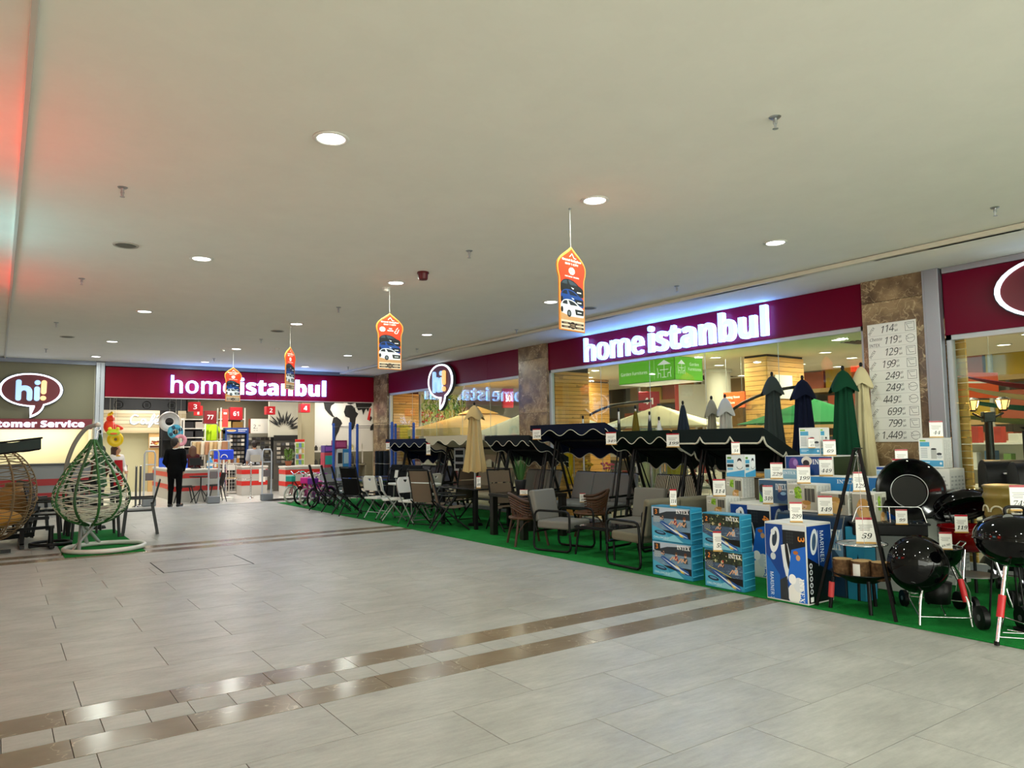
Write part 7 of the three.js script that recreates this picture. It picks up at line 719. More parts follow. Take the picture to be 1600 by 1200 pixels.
  const spa = (n) => canvasTex(320, 300, (c, W, H) => { c.fillStyle = '#b4b2a4'; c.fillRect(0, 0, W, H); c.fillStyle = '#4c4a44'; c.fillRect(190, 40, 110, 150); c.fillStyle = '#8d8a7c'; c.fillRect(215, 40, 8, 150); c.fillRect(255, 40, 8, 150); reseed(n); for (let i = 0; i < 60; i++) blob(c, ['#8ab82a', '#a4cc3c', '#6f9a22'][i % 3], 120 + rnd(-34, 34), 90 + rnd(-60, 60), rnd(6, 16), rnd(6, 16)); blob(c, '#c9a264', 190, 240, 62, 66); blob(c, '#e0b894', 182, 232, 30, 38); blob(c, '#b4813f', 210, 200, 46, 26); blob(c, '#7a4a34', 182, 254, 12, 5); c.fillStyle = '#d8d6cc'; c.fillRect(18, 60, 56, 56); txt(c, String(n), 24, 100, 'bold 34px sans-serif', '#2c2e30'); txt(c, 'INTEX', 200, 32, 'bold 30px serif', '#e8e6dc'); c.fillStyle = '#e6e4da'; c.fillRect(0, 280, W, 20); });
  const blonde = canvasTex(256, 300, (c, W, H) => { c.fillStyle = '#9a968a'; c.fillRect(0, 0, W, H); c.fillStyle = '#33352f'; c.fillRect(170, 0, 60, 160); blob(c, '#c79a56', 120, 150, 72, 96); blob(c, '#dcae86', 108, 130, 36, 50); blob(c, '#d8b070', 140, 210, 60, 80); blob(c, '#7a3f30', 104, 154, 14, 6); blob(c, '#b88a48', 126, 84, 56, 34); c.fillStyle = '#e4e2d8'; c.fillRect(0, 0, W, 10); });
  const pool = canvasTex(512, 480, (c, W, H) => { c.fillStyle = '#1f78c0'; c.fillRect(0, 0, W, 220); c.fillStyle = '#e0ddd0'; c.fillRect(0, 214, W, 60); c.fillStyle = '#dfe8ea'; c.fillRect(0, 270, W, 210); blob(c, '#2a3a44', 380, 250, 60, 26); for (const x of [90, 230, 370]) { blob(c, '#bcd8e4', x, 140, 54, 34); blob(c, '#3a6a54', x, 134, 40, 18); blob(c, '#2a86b8', x, 152, 40, 12); } blob(c, '#3aa0dc', 250, 330, 210, 44); poly(c, '#1c5cb8', [40, 330], [460, 330], [440, 470], [70, 470]); blob(c, '#5ab8e4', 250, 334, 170, 26); blob(c, '#23303a', 200, 316, 50, 10); txt(c, 'INTEX', 330, 60, 'bold 56px serif', '#e6f0f6'); });
  const strip = (bg, n, word) => canvasTex(512, 160, (c, W, H) => { c.fillStyle = bg; c.fillRect(0, 0, W, H); if (n === 1) { blob(c, '#6a3f8a', 90, 70, 56, 60); blob(c, '#a07ab8', 110, 54, 26, 30); blob(c, '#d8d0c8', 240, 40, 60, 40); blob(c, '#2a2530', 232, 60, 36, 30); blob(c, '#cfd6dc', 470, 150, 60, 30); } if (n === 2) { poly(c, '#7fa8cc', [60, 30], [200, 8], [340, 40], [512, 20], [512, 90], [60, 90]); poly(c, '#3a5878', [60, 80], [180, 44], [260, 74], [400, 50], [512, 90]); blob(c, '#c08a40', 20, 70, 22, 30); blob(c, '#d8b48c', 400, 130, 26, 26); } if (n === 3) { c.fillStyle = '#5cb82a'; poly(c, '#6ac02c', [0, 90], [90, 150], [0, 160]); blob(c, '#2a2d34', 60, 60, 60, 30); blob(c, '#a87c68', 380, 60, 34, 26); blob(c, '#203a6a', 420, 110, 90, 34); blob(c, '#8ab0d0', 440, 90, 50, 12); } if (n === 4) { c.fillStyle = '#8fb4d4'; c.fillRect(0, 60, W, 60); c.fillStyle = '#d8e0e8'; c.fillRect(0, 44, W, 14); c.fillStyle = '#1f4a9a'; c.fillRect(0, 0, 240, 40); } txt(c, word, W - 210, 66, 'bold 60px serif', '#f2f4f6'); });
  const listing = canvasTex(160, 320, (c, W, H) => { c.fillStyle = '#d8d8d4'; c.fillRect(0, 0, W, H); for (let i = 0; i < 4; i++) for (let k = 0; k < 26; k++) { c.fillStyle = '#a6a8a8'; c.fillRect(10 + i * 38, 14 + k * 11.5, 14 + hsh(i, k, 3) * 18, 5); } });
  const white = mat(0xd9d8d2, 0.5);
  const carton = (name, label, x0, x1, z0, z1, y0, y1, front, side, col = white, category = 'box') => {
    const w = x1 - x0, d = z1 - z0, h = y1 - y0, g = thing(name, label, category, [(x0 + x1) / 2, y0, (z0 + z1) / 2]);
    part(g, 'carton_body', rb(w, h, d, 0.006, 0, h / 2, 0, 0, 0, 0, 1), col);
    if (front) part(g, 'front_print', face(d * 0.96, h * 0.96, -w / 2 - 0.0015, h / 2, 0, -PI / 2), P(front)); if (side) part(g, 'side_print', face(w * 0.95, h * 0.96, 0, h / 2, d / 2 + 0.0015), P(side));
    part(g, 'top_flap', rb(w * 0.485, 0.004, d * 0.99, 0.0015, -w * 0.25, h + 0.002, 0, 0, 0, 0, 1), col); part(g, 'top_flap', rb(w * 0.485, 0.004, d * 0.99, 0.0015, w * 0.25, h + 0.002, 0, 0, 0, 0, 1), col); return g;
  };
  const k3 = kayak(3, false), k2 = kayak(2, true), m3 = mariner(3), m4 = mariner(4), sp = spa(45), sp2 = spa(14), teal = mat(0x2a8bb0, 0.3), film = mat(0x4fb2d0, 0.12, 0, { transmission: 0.45, thickness: 0, ior: 1.4 });
  const kay = (z0, z1, y0, y1, t, l, x0) => { const g = carton('kayak_carton', l, x0, x0 + 0.19, z0, z1, y0, y1, t, null, teal); const d = z1 - z0, h = y1 - y0; for (let i = 0; i < 5; i++) part(g, 'wrap_fold', rb(0.17, 0.012, 0.012, 0.005, 0.0, h * (0.12 + i * 0.19), d / 2 + 0.003, 0, 0, 0.06, 1), mat(0x4aa6c4, 0.2)); };
  kay(-6.3, -5.69, 0.012, 0.41, k3, 'kayak carton numbered three, lower of the left pair', 6.41); kay(-6.3, -5.69, 0.416, 0.815, k3, 'kayak carton numbered three, upper of the left pair', 6.41); kay(-5.47, -4.96, 0.012, 0.41, k2, 'kayak carton numbered two with a dark forest, lower of its pair', 6.36); kay(-5.49, -4.98, 0.416, 0.795, k2, 'kayak carton numbered two with a dark forest, upper of its pair', 6.36);
  carton('boat_carton', 'tall blue boat carton numbered three standing at the turf edge', 6.34, 6.76, -4.67, -4.21, 0.012, 0.765, m3, marinerSide); carton('boat_carton', 'tall blue boat carton numbered four behind the kayak cartons', 7.2, 7.68, -5.78, -5.22, 0.012, 0.84, m4, marinerSide);
  carton('plain_carton', 'white carton under the small photo carton behind the kayak cartons', 7.16, 7.42, -6.1, -5.8, 0.012, 0.69, null, null); carton('photo_carton', 'low photo carton carrying a 114 tag', 7.16, 7.42, -6.1, -5.8, 0.697, 0.895, sp2, listing);
  carton('plain_carton', 'white carton under the stack with the vacuum carton', 7.46, 7.72, -6.06, -5.79, 0.012, 0.86, null, null); carton('photo_carton', 'photo carton with a green plant under the vacuum carton', 7.46, 7.7, -6.04, -5.79, 0.867, 1.118, sp2, listing); carton('vacuum_carton', 'white and blue vacuum carton on top of the left stack', 7.47, 7.68, -6.03, -5.75, 1.125, 1.395, vacuum, vacuum);
  carton('boat_carton', 'green and blue boat carton lying on the carton numbered four', 7.36, 7.6, -5.48, -5.09, 0.847, 1.118, strip('#3c5a78', 3, 'INTEX'), listing); carton('plain_carton', 'white carton under the long pale blue carton', 7.73, 8.0, -5.65, -5.15, 0.012, 1.09, null, null); carton('pool_carton', 'long low pale blue carton behind the 229 tag', 7.72, 7.98, -5.66, -5.2, 1.097, 1.22, strip('#8fb6cc', 0, 'INTEX'), null);
  carton('plain_carton', 'white carton under the large navy carton', 8.04, 8.6, -5.56, -4.9, 0.012, 1.14, null, null); carton('pool_carton', 'large navy carton with a purple picture under the tower pump carton', 8.02, 8.6, -5.57, -4.93, 1.147, 1.375, strip('#123a7c', 1, 'INTEX'), strip('#2c3a22', 0, '')); carton('pump_carton', 'white and blue pump carton topmost before the navy parasol', 8.05, 8.25, -5.38, -5.1, 1.383, 1.715, pump, pump);
  carton('boat_carton', 'dark blue carton with mountains under the smiling woman cartons', 6.92, 7.5, -4.93, -4.17, 0.012, 0.8, strip('#1c3a5c', 2, 'INTEX'), null, mat(0x2a3a4c, 0.4)); carton('spa_carton', 'photo carton with a plant and a blond woman under the 199 tag', 7.1, 7.36, -4.92, -4.56, 0.807, 1.1, sp, listing); carton('spa_carton', 'photo carton of a blond woman behind the 149 tag', 7.06, 7.3, -4.5, -4.19, 0.807, 1.03, blonde, sp); carton('plain_carton', 'teal film wrapped carton behind the fire tripod', 6.92, 7.12, -4.16, -3.97, 0.012, 0.71, null, null, teal); carton('spa_carton', 'photo carton of a blond woman seen through the tripod legs', 7.08, 7.3, -4.165, -3.93, 0.717, 1.045, blonde, sp);
  carton('plain_carton', 'white carton under the blue low carton', 7.62, 7.98, -4.98, -4.36, 0.012, 0.99, null, null); carton('pool_carton', 'low bright blue carton right of the 199 tag', 7.6, 7.95, -4.97, -4.4, 0.997, 1.16, strip('#2a86c4', 0, 'INTEX'), listing); carton('plain_carton', 'white carton under the pool carton with round pictures', 7.62, 7.98, -4.3, -3.86, 0.012, 0.68, null, null); carton('pool_carton', 'blue pool carton with round pictures beside the black basin', 7.6, 7.95, -4.28, -3.86, 0.687, 1.175, pool, pool);
  carton('plain_carton', 'white carton under the pale blue striped carton', 8.04, 8.36, -4.42, -3.96, 0.012, 1.15, null, null); carton('pool_carton', 'pale blue striped carton against the marble pillar', 8.02, 8.36, -4.42, -3.97, 1.157, 1.265, strip('#a8bccb', 4, ''), null); carton('plain_carton', 'white listing carton behind the black basin', 8.4, 8.75, -4.16, -3.82, 0.012, 1.24, listing, listing); carton('pump_carton', 'white and blue pump carton leaning under the price board', 8.42, 8.62, -4.14, -3.88, 1.247, 1.575, pump, listing);
  // price tags, one atlas of prints
  const prices = ['114', '229', '199', '349', '299', '149', '449', '129', '249', '', '69', '44', '59', '59', '99', '119', '69.90', '749', '54', '41', '114', '199', '349', '269', '199', '499', '89', '79', '99', ''];
  const atlas = canvasTex(1536, 1280, (c) => { prices.forEach((s, i) => { const x = (i % 8) * 192, y = Math.floor(i / 8) * 320; c.fillStyle = '#e9e7e1'; c.fillRect(x, y, 192, 320); c.fillStyle = '#a30f22'; c.fillRect(x, y, 192, 30); c.fillStyle = '#8d8a86'; for (let k = 0; k < 4; k++) c.fillRect(x + 26 + (k % 2) * 12, y + 92 + k * 20, 140 - k * 14, 7); txt(c, s, x + 98, y + 256, 'italic bold ' + (s.length > 3 ? 52 : 92) + 'px serif', '#1a1a1a', i === 16 ? -0.3 : 0, 'center'); c.fillStyle = '#c09a52'; c.fillRect(x, y + 296, 192, 24); }); });
  const tm = mat(0xffffff, 0.25, 0, { map: atlas });
  const price = (i, p, w, h, label, turn = -0.85) => {
    const g = thing('price_tag', label, 'price tag', p, turn), u = (i % 8) / 8, v = 1 - (Math.floor(i / 8) + 1) / 4, f = new THREE.PlaneGeometry(w, h), uv = f.attributes.uv; for (let k = 0; k < 4; k++) uv.setXY(k, u + uv.getX(k) / 8, v + uv.getY(k) / 4);
    part(g, 'card', rb(w, h, 0.004, 0.0015, 0, h / 2, 0, 0, 0, 0, 1), M.white); part(g, 'print', T(f, 0, h / 2, 0.0026), tm); part(g, 'clear_holder', rb(w * 1.05, 0.012, 0.03, 0.003, 0, 0.006, -0.005, 0, 0, 0, 1), mat(0xc0964c, 0.4));
  };
  const on = [[0, [7.19, 0.902, -5.92], 0.145, 0.21, 'price tag of 114 on the low photo carton'], [1, [7.42, 1.125, -5.27], 0.135, 0.19, 'price tag of 229 before the pale blue carton'], [2, [7.13, 1.106, -4.73], 0.135, 0.195, 'price tag of 199 on the plant and woman carton'], [3, [7.24, 0.847, -5.27], 0.11, 0.215, 'price tag of 349 on the tall carton numbered four'], [4, [6.45, 0.771, -4.38], 0.113, 0.2, 'price tag of 299 on the tall carton at the turf edge'], [5, [6.95, 0.806, -4.38], 0.137, 0.2, 'price tag of 149 on the carton with mountains'], [6, [7.63, 1.166, -4.78], 0.136, 0.2, 'price tag of 449 on the low bright blue carton'], [7, [7.12, 1.05, -4.1], 0.12, 0.2, 'price tag of 129 seen between the tripod legs'], [8, [7.63, 1.18, -3.95], 0.138, 0.19, 'price tag of 249 on the pool carton with round pictures'], [9, [8.06, 1.27, -4.15], 0.125, 0.19, 'price tag without figures on the pale blue striped carton'], [10, [8.06, 1.38, -4.99], 0.139, 0.19, 'price tag of 69 behind the tripod tip'], [11, [8.46, 1.58, -3.96], 0.133, 0.185, 'price tag of 44 under the handwritten price board'], [14, [7.05, 0.765, -3.66], 0.1, 0.145, 'price tag of 99 before the black basin'], [15, [6.82, 0.765, -3.03], 0.1, 0.155, 'price tag of 119 above the red kettle grill'], [18, [7.5, 1.402, -5.9], 0.1, 0.155, 'price tag of 54 on top of the vacuum carton'], [19, [8.03, 1.47, -5.2], 0.075, 0.125, 'small price tag of 41 stuck on the topmost pump carton'], [20, [6.47, 0.822, -6.0], 0.075, 0.2, 'narrow price tag of 114 on the left kayak cartons'], [13, [6.345, 0.4, -5.25], 0.123, 0.215, 'price tag of 59 between the two forest kayak cartons'], [25, [7.24, 0.752, -11.45], 0.08, 0.22, 'narrow price tag on the sling chair table'], [26, [8.25, 0.54, -9.72], 0.1, 0.16, 'small price tag on the grey swing cushions'], [27, [7.08, 0.722, -9.82], 0.13, 0.09, 'small crimson topped tag lying on the black table']];
  for (const [i, p, w, h, l] of on) price(i, p, w, h, l);
  for (const [i, p, w, h, l] of [[21, [7.965, 1.483, -7.36], 0.2, 0.2, 'large price tag of 199 hanging from the frontmost canopy'], [22, [7.965, 1.524, -8.66], 0.19, 0.2, 'price tag of 349 hanging from the dark green canopy'], [23, [7.965, 1.623, -10.62], 0.185, 0.195, 'price tag of 269 hanging from the navy canopy'], [24, [7.965, 1.425, -16.8], 0.13, 0.19, 'price tag hanging from the farthest navy canopy'], [25, [7.965, 1.314, -14.7], 0.13, 0.27, 'tall crimson topped tag hanging from the pale cream canopy']]) price(i, p, w, h, l, -PI / 2 + 0.25);
  globalThis.PRICE = price;
  // handwritten price board on the marble pillar
  const bt = canvasTex(512, 1200, (c, W, H) => {
    c.fillStyle = '#e8e8e4'; c.fillRect(0, 0, W, H); const rows = [['114', 'r'], ['119', 'o'], ['129', 'r'], ['199', 'r'], ['249', 'r'], ['249', 'o'], ['449', 'o'], ['699', 'r'], ['799', 'r'], ['1.449', 'o']];
    rows.forEach(([p, k], i) => { const y = i * 120; c.strokeStyle = '#9fa0a0'; c.lineWidth = 2; c.beginPath(); c.moveTo(0, y); c.lineTo(W, y); c.stroke(); let px = (i % 3 === 0 ? 130 : 165) - (p.length > 3 ? 40 : 0); for (const d of p) { txt(c, d, px, y + 96 - hsh(px, i, 4) * 6, 'italic 100px sans-serif', '#17181a', -0.12 + hsh(px, i, 3) * 0.16); px += d === '.' ? 22 : 50; } txt(c, '00', px + 12, y + 48, 'italic 30px sans-serif', '#17181a', -0.2); txt(c, 'lei', px + 14, y + 96, 'italic bold 26px serif', '#17181a', -0.2); if (i === 1) { txt(c, 'Chente', 16, y + 50, 'italic 42px serif', '#17181a'); txt(c, 'INTEX', 12, y + 112, '44px sans-serif', '#17181a'); } else txt(c, 'INTEX', 24, y + 112, '36px sans-serif', '#17181a', -0.9); c.strokeStyle = '#17181a'; c.lineWidth = 3; if (k === 'r') { c.strokeRect(404, y + 18, 92, 84); c.beginPath(); c.moveTo(412, y + 24); c.lineTo(440, y + 80); c.moveTo(424, y + 34); c.lineTo(480, y + 32); c.moveTo(440, y + 80); c.lineTo(484, y + 78); c.stroke(); } else { c.beginPath(); c.ellipse(452, y + 60, 44, 40, 0, 0, 7); c.moveTo(412, y + 64); c.lineTo(490, y + 54); c.stroke(); for (let q = 0; q < 5; q++) { c.fillStyle = '#17181a'; c.fillRect(404 + q * 6, y + 30 + q * 5, 5, 4); } } });
  });
  const pb = thing('price_board', 'white board of handwritten black prices fixed on the nearest marble pillar', 'notice board', [XW - 0.075, 2.3, -4.88], -PI / 2); part(pb, 'board', rb(0.63, 1.54, 0.01, 0.002), M.white); part(pb, 'handwriting', face(0.625, 1.53, 0, 0, 0.0065), mat(0xffffff, 0.35, 0, { map: bt }));
}
// ================================================================ grills, fire bowl and tripod
{
  const en = mat(0x040405, 0.06, 0, { specularIntensity: 0.55 }), pan = mat(0x040405, 0.16, 0, { specularIntensity: 0.6 }), redE = mat(0x6a0408, 0.08), inner = mat(0x101113, 0.3), redS = mat(0xc01420, 0.4), leg = M.chrome;
  const bowl = (r, h, x = 0, y = 0, z = 0) => lathe([...Array(13)].map((_, i) => { const a = i / 12 * PI / 2; return [Math.max(0.0001, r * Math.sin(a)), -h * Math.cos(a)]; }).concat([[r + 0.008, 0.0], [r + 0.004, 0.012], [r - 0.006, 0.004], [r * 0.8, -h * 0.5], [0.0001, -h * 0.93]]), 40, x, y, z);
  const dome = (r, h, x = 0, y = 0, z = 0) => lathe([...Array(13)].map((_, i) => { const a = i / 12 * PI / 2; return [Math.max(0.0001, r * Math.sin(a)), h * Math.cos(a)]; }).concat([[r + 0.01, -0.012], [r - 0.006, -0.012]]), 40, x, y, z);
  const badge = (r) => { const g = [tor(r, r * 0.07, 0, 0, 0.002), cy(r * 0.96, r * 0.96, 0.004, 24, 0, 0, 0, PI / 2)]; for (let i = 0; i < 3; i++) g.push(T(bx(r * 0.2, r * (0.5 + i * 0.22), 0.006), -r * 0.36 + i * r * 0.32, r * 0.08 - i * 0.0, 0.003, 0, 0, 0.7)); return g; };
  // medium kettle with its lid hung on the side
  const k = thing('kettle_grill', 'small black kettle grill with its lid hung on the side and red wrapped legs', 'grill', [6.86, 0.012, -3.28], -0.7); const ry = 0.6, r = 0.225;
  part(k, 'bowl', bowl(r, 0.2, 0, ry, 0), en); part(k, 'grate', [tor(r - 0.012, 0.005, 0, ry + 0.008, 0, PI / 2), ...[...Array(9)].map((_, i) => { const x = -0.18 + i * 0.045, l = Math.sqrt(0.2 * 0.2 - x * x); return bar([x, ry + 0.008, -l], [x, ry + 0.008, l], 0.003, 5); })], leg); part(k, 'handle', path([[r - 0.02, ry + 0.01, -0.05], [r + 0.02, ry + 0.05, -0.05], [r + 0.02, ry + 0.05, 0.05], [r - 0.02, ry + 0.01, 0.05]], 0.006, 0.02), leg);
  const lid = part(k, 'lid', T(dome(0.24, 0.19), 0, 0, 0, PI / 2, 0, 0).applyMatrix4(new THREE.Matrix4().makeRotationY(-0.15)).translate(-0.22, ry - 0.12, 0.17), en); const bd = T(mergeGeometries(badge(0.04).map(flat)), 0.1, 0.02, 0.135, -0.05, 0.5, 0); part(lid, 'round_badge', bd.translate(-0.22, ry - 0.12, 0.19), M.steel, 'chrome round badge'); part(lid, 'air_vent', [T(cy(0.035, 0.035, 0.008, 20, 0, 0, 0, PI / 2), -0.32, ry - 0.27, 0.275, 0.75, -0.6, 0)], M.steel);
  const feet = [[-0.3, 0.32], [0.1, 0.36], [-0.1, -0.36], [0.34, -0.1]]; feet.forEach(([x, z], i) => part(k, 'leg', path([[x * 0.5, ry - 0.14, z * 0.5], [x * 0.92, 0.2, z * 0.92], [x, 0, z]], 0.012, 0.06), leg)); part(k, 'red_sleeve', [bar([0.088, 0.19, 0.31], [0.077, 0.37, 0.255], 0.024, 12), bar([-0.092, 0.25, -0.315], [-0.075, 0.4, -0.26], 0.022, 12)], redS, 'red plastic leg wrap');
  part(k, 'lower_rack', [bar([-0.3, 0.07, 0.32], [0.1, 0.07, 0.36], 0.006), bar([0.1, 0.07, 0.36], [0.34, 0.1, -0.1], 0.006), bar([-0.3, 0.07, 0.32], [-0.1, 0.1, -0.36], 0.006), bar([-0.1, 0.1, -0.36], [0.34, 0.1, -0.1], 0.006), bar([-0.1, 0.09, 0.34], [0.1, 0.1, -0.2], 0.005)], leg); part(k, 'ash_pot', lathe([[0.0001, 0.12], [0.1, 0.12], [0.12, 0.3], [0.0001, 0.3]], 20), M.black); for (const [x, z] of [[0.36, -0.12], [-0.12, -0.4]]) { const w = part(k, 'wheel', T(cy(0.075, 0.075, 0.035, 24, 0, 0, 0, 0, 0, PI / 2), x, 0.075, z), M.black); part(w, 'hub', T(cy(0.02, 0.02, 0.042, 12, 0, 0, 0, 0, 0, PI / 2), x, 0.075, z), M.steel); }
  // large kettle at the right edge
  const K = thing('kettle_grill', 'large closed black kettle grill at the right edge of the picture', 'grill', [6.62, 0.012, -2.54], -0.7), RY = 0.77, RR = 0.29;
  part(K, 'bowl', bowl(RR, 0.22, 0, RY, 0), en); part(K, 'lid', dome(RR + 0.006, 0.19, 0, RY + 0.012, 0), en); part(K, 'lid_handle', path([[-0.07, RY + 0.18, 0], [-0.08, RY + 0.25, 0], [0.08, RY + 0.25, 0], [0.07, RY + 0.18, 0]], 0.013, 0.05), M.black); part(K, 'side_handle', T(tube([[-0.12, 0, 0], [-0.1, -0.03, 0.05], [0.1, -0.03, 0.05], [0.12, 0, 0]], 0.008, 20), 0, RY - 0.08, RR * 0.93), M.black); part(K, 'air_vent', T(cy(0.035, 0.035, 0.01, 20), -0.1, RY + 0.175, 0.09, 0.55, 0, 0.35), M.steel);
  for (const [x, z] of [[-0.3, 0.2], [0.22, 0.34], [0.0, -0.3]]) part(K, 'leg', bar([x * 0.5, RY - 0.2, z * 0.5], [x, 0.0, z], 0.015, 12), leg); part(K, 'foot_cap', [cy(0.019, 0.019, 0.03, 12, -0.3, 0.015, 0.2), cy(0.019, 0.019, 0.03, 12, 0.22, 0.015, 0.34)], M.black); part(K, 'red_sleeve', bar([-0.247, 0.2, 0.165], [-0.204, 0.36, 0.136], 0.026, 12), redS, 'red plastic leg wrap'); part(K, 'lower_rack', [bar([-0.285, 0.06, 0.19], [0.02, 0.1, -0.28], 0.006), bar([-0.285, 0.06, 0.19], [0.2, 0.06, 0.32], 0.006), bar([0.2, 0.06, 0.32], [0.02, 0.1, -0.28], 0.006), bar([-0.12, 0.07, 0.02], [0.1, 0.07, 0.26], 0.005), bar([-0.2, 0.07, 0.1], [0.12, 0.07, 0.16], 0.005)], leg);
  for (const [x, z] of [[-0.16, -0.27], [0.16, -0.27]]) { const w = part(K, 'wheel', T(cy(0.095, 0.095, 0.045, 26, 0, 0, 0, 0, 0, PI / 2), x, 0.095, z), M.black); part(w, 'hub', T(cy(0.025, 0.025, 0.052, 12, 0, 0, 0, 0, 0, PI / 2), x, 0.095, z), mat(0x55575a, 0.4)); }
  // red kettle behind, open with its black lid raised
  const q = thing('kettle_grill', 'red kettle grill with a black lid between the two black kettles', 'grill', [7.6, 0.012, -3.3], -0.6), qy = 0.72; part(q, 'bowl', bowl(0.27, 0.24, 0, qy, 0), redE); part(q, 'lid', T(dome(0.275, 0.17), 0.02, qy + 0.16, -0.12, -0.55), en); part(q, 'hinge', [bar([0, qy, -0.26], [0, qy + 0.12, -0.34], 0.012)], leg); for (const [x, z] of [[-0.24, 0.18], [0.24, 0.18], [0, -0.28]]) part(q, 'leg', bar([x * 0.5, qy - 0.17, z * 0.5], [x, 0, z], 0.013, 10), leg); part(q, 'shelf', lathe([[0.0001, 0.26], [0.2, 0.27], [0.21, 0.28], [0.0001, 0.27]], 28), M.steel); part(q, 'handle', tor(0.03, 0.008, 0.0, qy - 0.1, 0.29, 0, 0), M.black); for (const x of [-0.24, 0.24]) part(q, 'wheel', T(cy(0.08, 0.08, 0.04, 22, 0, 0, 0, 0, 0, PI / 2), x * 1.06, 0.08, 0.18), M.black);
  // black brazier with the tilted basin
  const b = thing('brazier', 'long black charcoal brazier with a wire rack behind the small kettle', 'grill', [7.22, 0.012, -3.9], -0.9); part(b, 'trough', [rb(0.66, 0.12, 0.34, 0.012, 0, 0.69, 0), rb(0.7, 0.018, 0.38, 0.006, 0, 0.745, 0)], M.black); for (const [x, z] of [[-0.28, 0.13], [0.28, 0.13], [-0.28, -0.13], [0.28, -0.13]]) part(b, 'leg', bar([x, 0.64, z], [x * 1.08, 0, z * 1.2], 0.014, 8), M.black); part(b, 'wire_rack', [path([[-0.32, 0.75, 0.08], [-0.26, 0.9, 0.06], [0.3, 0.9, 0.06], [0.34, 0.75, 0.08]], 0.006, 0.03), bar([0.02, 0.9, 0.06], [0.02, 0.75, 0.1], 0.005), ...[...Array(11)].map((_, i) => bar([-0.3 + i * 0.06, 0.757, 0.17], [-0.3 + i * 0.06, 0.757, -0.17], 0.003, 5))], leg);
  const bs = thing('fire_basin', 'large round black basin tilted up on the brazier, showing its inside', 'basin', [7.4, 0.775, -3.74], 0); const bg = lathe([[0.0001, -0.13], [0.14, -0.13], [0.155, -0.12], [0.27, -0.02], [0.305, 0.0], [0.31, 0.012], [0.3, 0.008], [0.262, -0.014], [0.17, -0.098], [0.162, -0.101], [0.158, -0.118], [0.15, -0.121], [0.0001, -0.122]], 48); part(bs, 'basin', T(bg, 0, 0, 0, PI / 2 - 0.22, 0, 0).applyMatrix4(new THREE.Matrix4().makeRotationY(-1.0)).translate(0, 0.3, 0), pan); part(bs, 'base_ring', T(tor(0.165, 0.004, 0, -0.099, 0, PI / 2, 0, PI * 2, 6, 40), 0, 0, 0, PI / 2 - 0.22, 0, 0).applyMatrix4(new THREE.Matrix4().makeRotationY(-1.0)).translate(0, 0.3, 0), M.steel); part(bs, 'rivets', [0.9, 1.6].map((a) => T(sph(0.012, Math.cos(a) * 0.285, 0.0, -Math.sin(a) * 0.285, 1, 1, 1, 8, 6), 0, 0, 0, PI / 2 - 0.22).applyMatrix4(new THREE.Matrix4().makeRotationY(-1.0)).translate(0, 0.3, 0)), leg);
  const b2 = thing('brazier', 'black lidded charcoal box behind the red kettle', 'grill', [8.12, 0.012, -3.78], -0.8); part(b2, 'lid', [rb(0.5, 0.14, 0.34, 0.05, 0, 0.95, 0)], M.black); part(b2, 'body', rb(0.52, 0.14, 0.36, 0.02, 0, 0.81, 0), inner); part(b2, 'trim', bx(0.44, 0.015, 0.005, 0, 0.95, 0.172), redS); for (const [x, z] of [[-0.22, 0.14], [0.22, 0.14], [-0.22, -0.14], [0.22, -0.14]]) part(b2, 'leg', bar([x, 0.75, z], [x, 0, z], 0.016), M.black);
  // tripod, hanging grate, fire bowl and logs
  const ap = V(6.62, 1.5, -3.82), tp = thing('tripod', 'tall black steel tripod over the fire bowl of logs', 'tripod', [6.62, 0.012, -3.82]), A = V(0, 1.47, 0); [[-0.25, 0.42], [-0.2, -0.36], [0.42, 0.05]].forEach(([x, z]) => part(tp, 'leg', sqbar([x * 0.06, 1.47, z * 0.06], [x, 0, z], 0.026, 0.018), M.black)); part(tp, 'top_plate', rb(0.1, 0.012, 0.06, 0.003, 0, 1.48, 0.01, 0, 0.3, 0), M.black); part(tp, 'chain', [0, 1, 2].map((i) => { const a = i * 2.1 + 0.4; return bar([0, 1.44, 0], [0.2 * Math.cos(a), 0.62, 0.2 * Math.sin(a)], 0.0025, 5); }), leg); part(tp, 'hook', [tor(0.02, 0.004, 0, 1.44, 0)], leg);
  part(tp, 'cooking_grate', [tor(0.22, 0.007, 0, 0.6, 0, PI / 2), tor(0.12, 0.004, 0, 0.6, 0, PI / 2), ...[...Array(17)].map((_, i) => { const x = -0.2 + i * 0.025, l = Math.sqrt(Math.max(0.0001, 0.22 * 0.22 - x * x)); return bar([x, 0.6, -l], [x, 0.6, l], 0.0028, 5); })], leg);
  const fb = thing('fire_bowl', 'shallow black fire bowl on short legs under the tripod', 'fire bowl', [6.62, 0.012, -3.82]); part(fb, 'bowl', lathe([[0.0001, 0.25], [0.12, 0.25], [0.27, 0.33], [0.285, 0.345], [0.26, 0.335], [0.12, 0.262], [0.0001, 0.262]], 40), M.black); for (const [x, z] of [[-0.16, 0.14], [-0.16, -0.2], [0.16, 0.0]]) part(fb, 'leg', bar([x, 0.29, z], [x * 1.15, 0, z * 1.15], 0.018, 8), M.black); part(fb, 'red_tag', bar([-0.17, 0.24, -0.211], [-0.178, 0.1, -0.222], 0.026, 8), mat(0xc0383a, 0.5), 'red paper leg wrap');
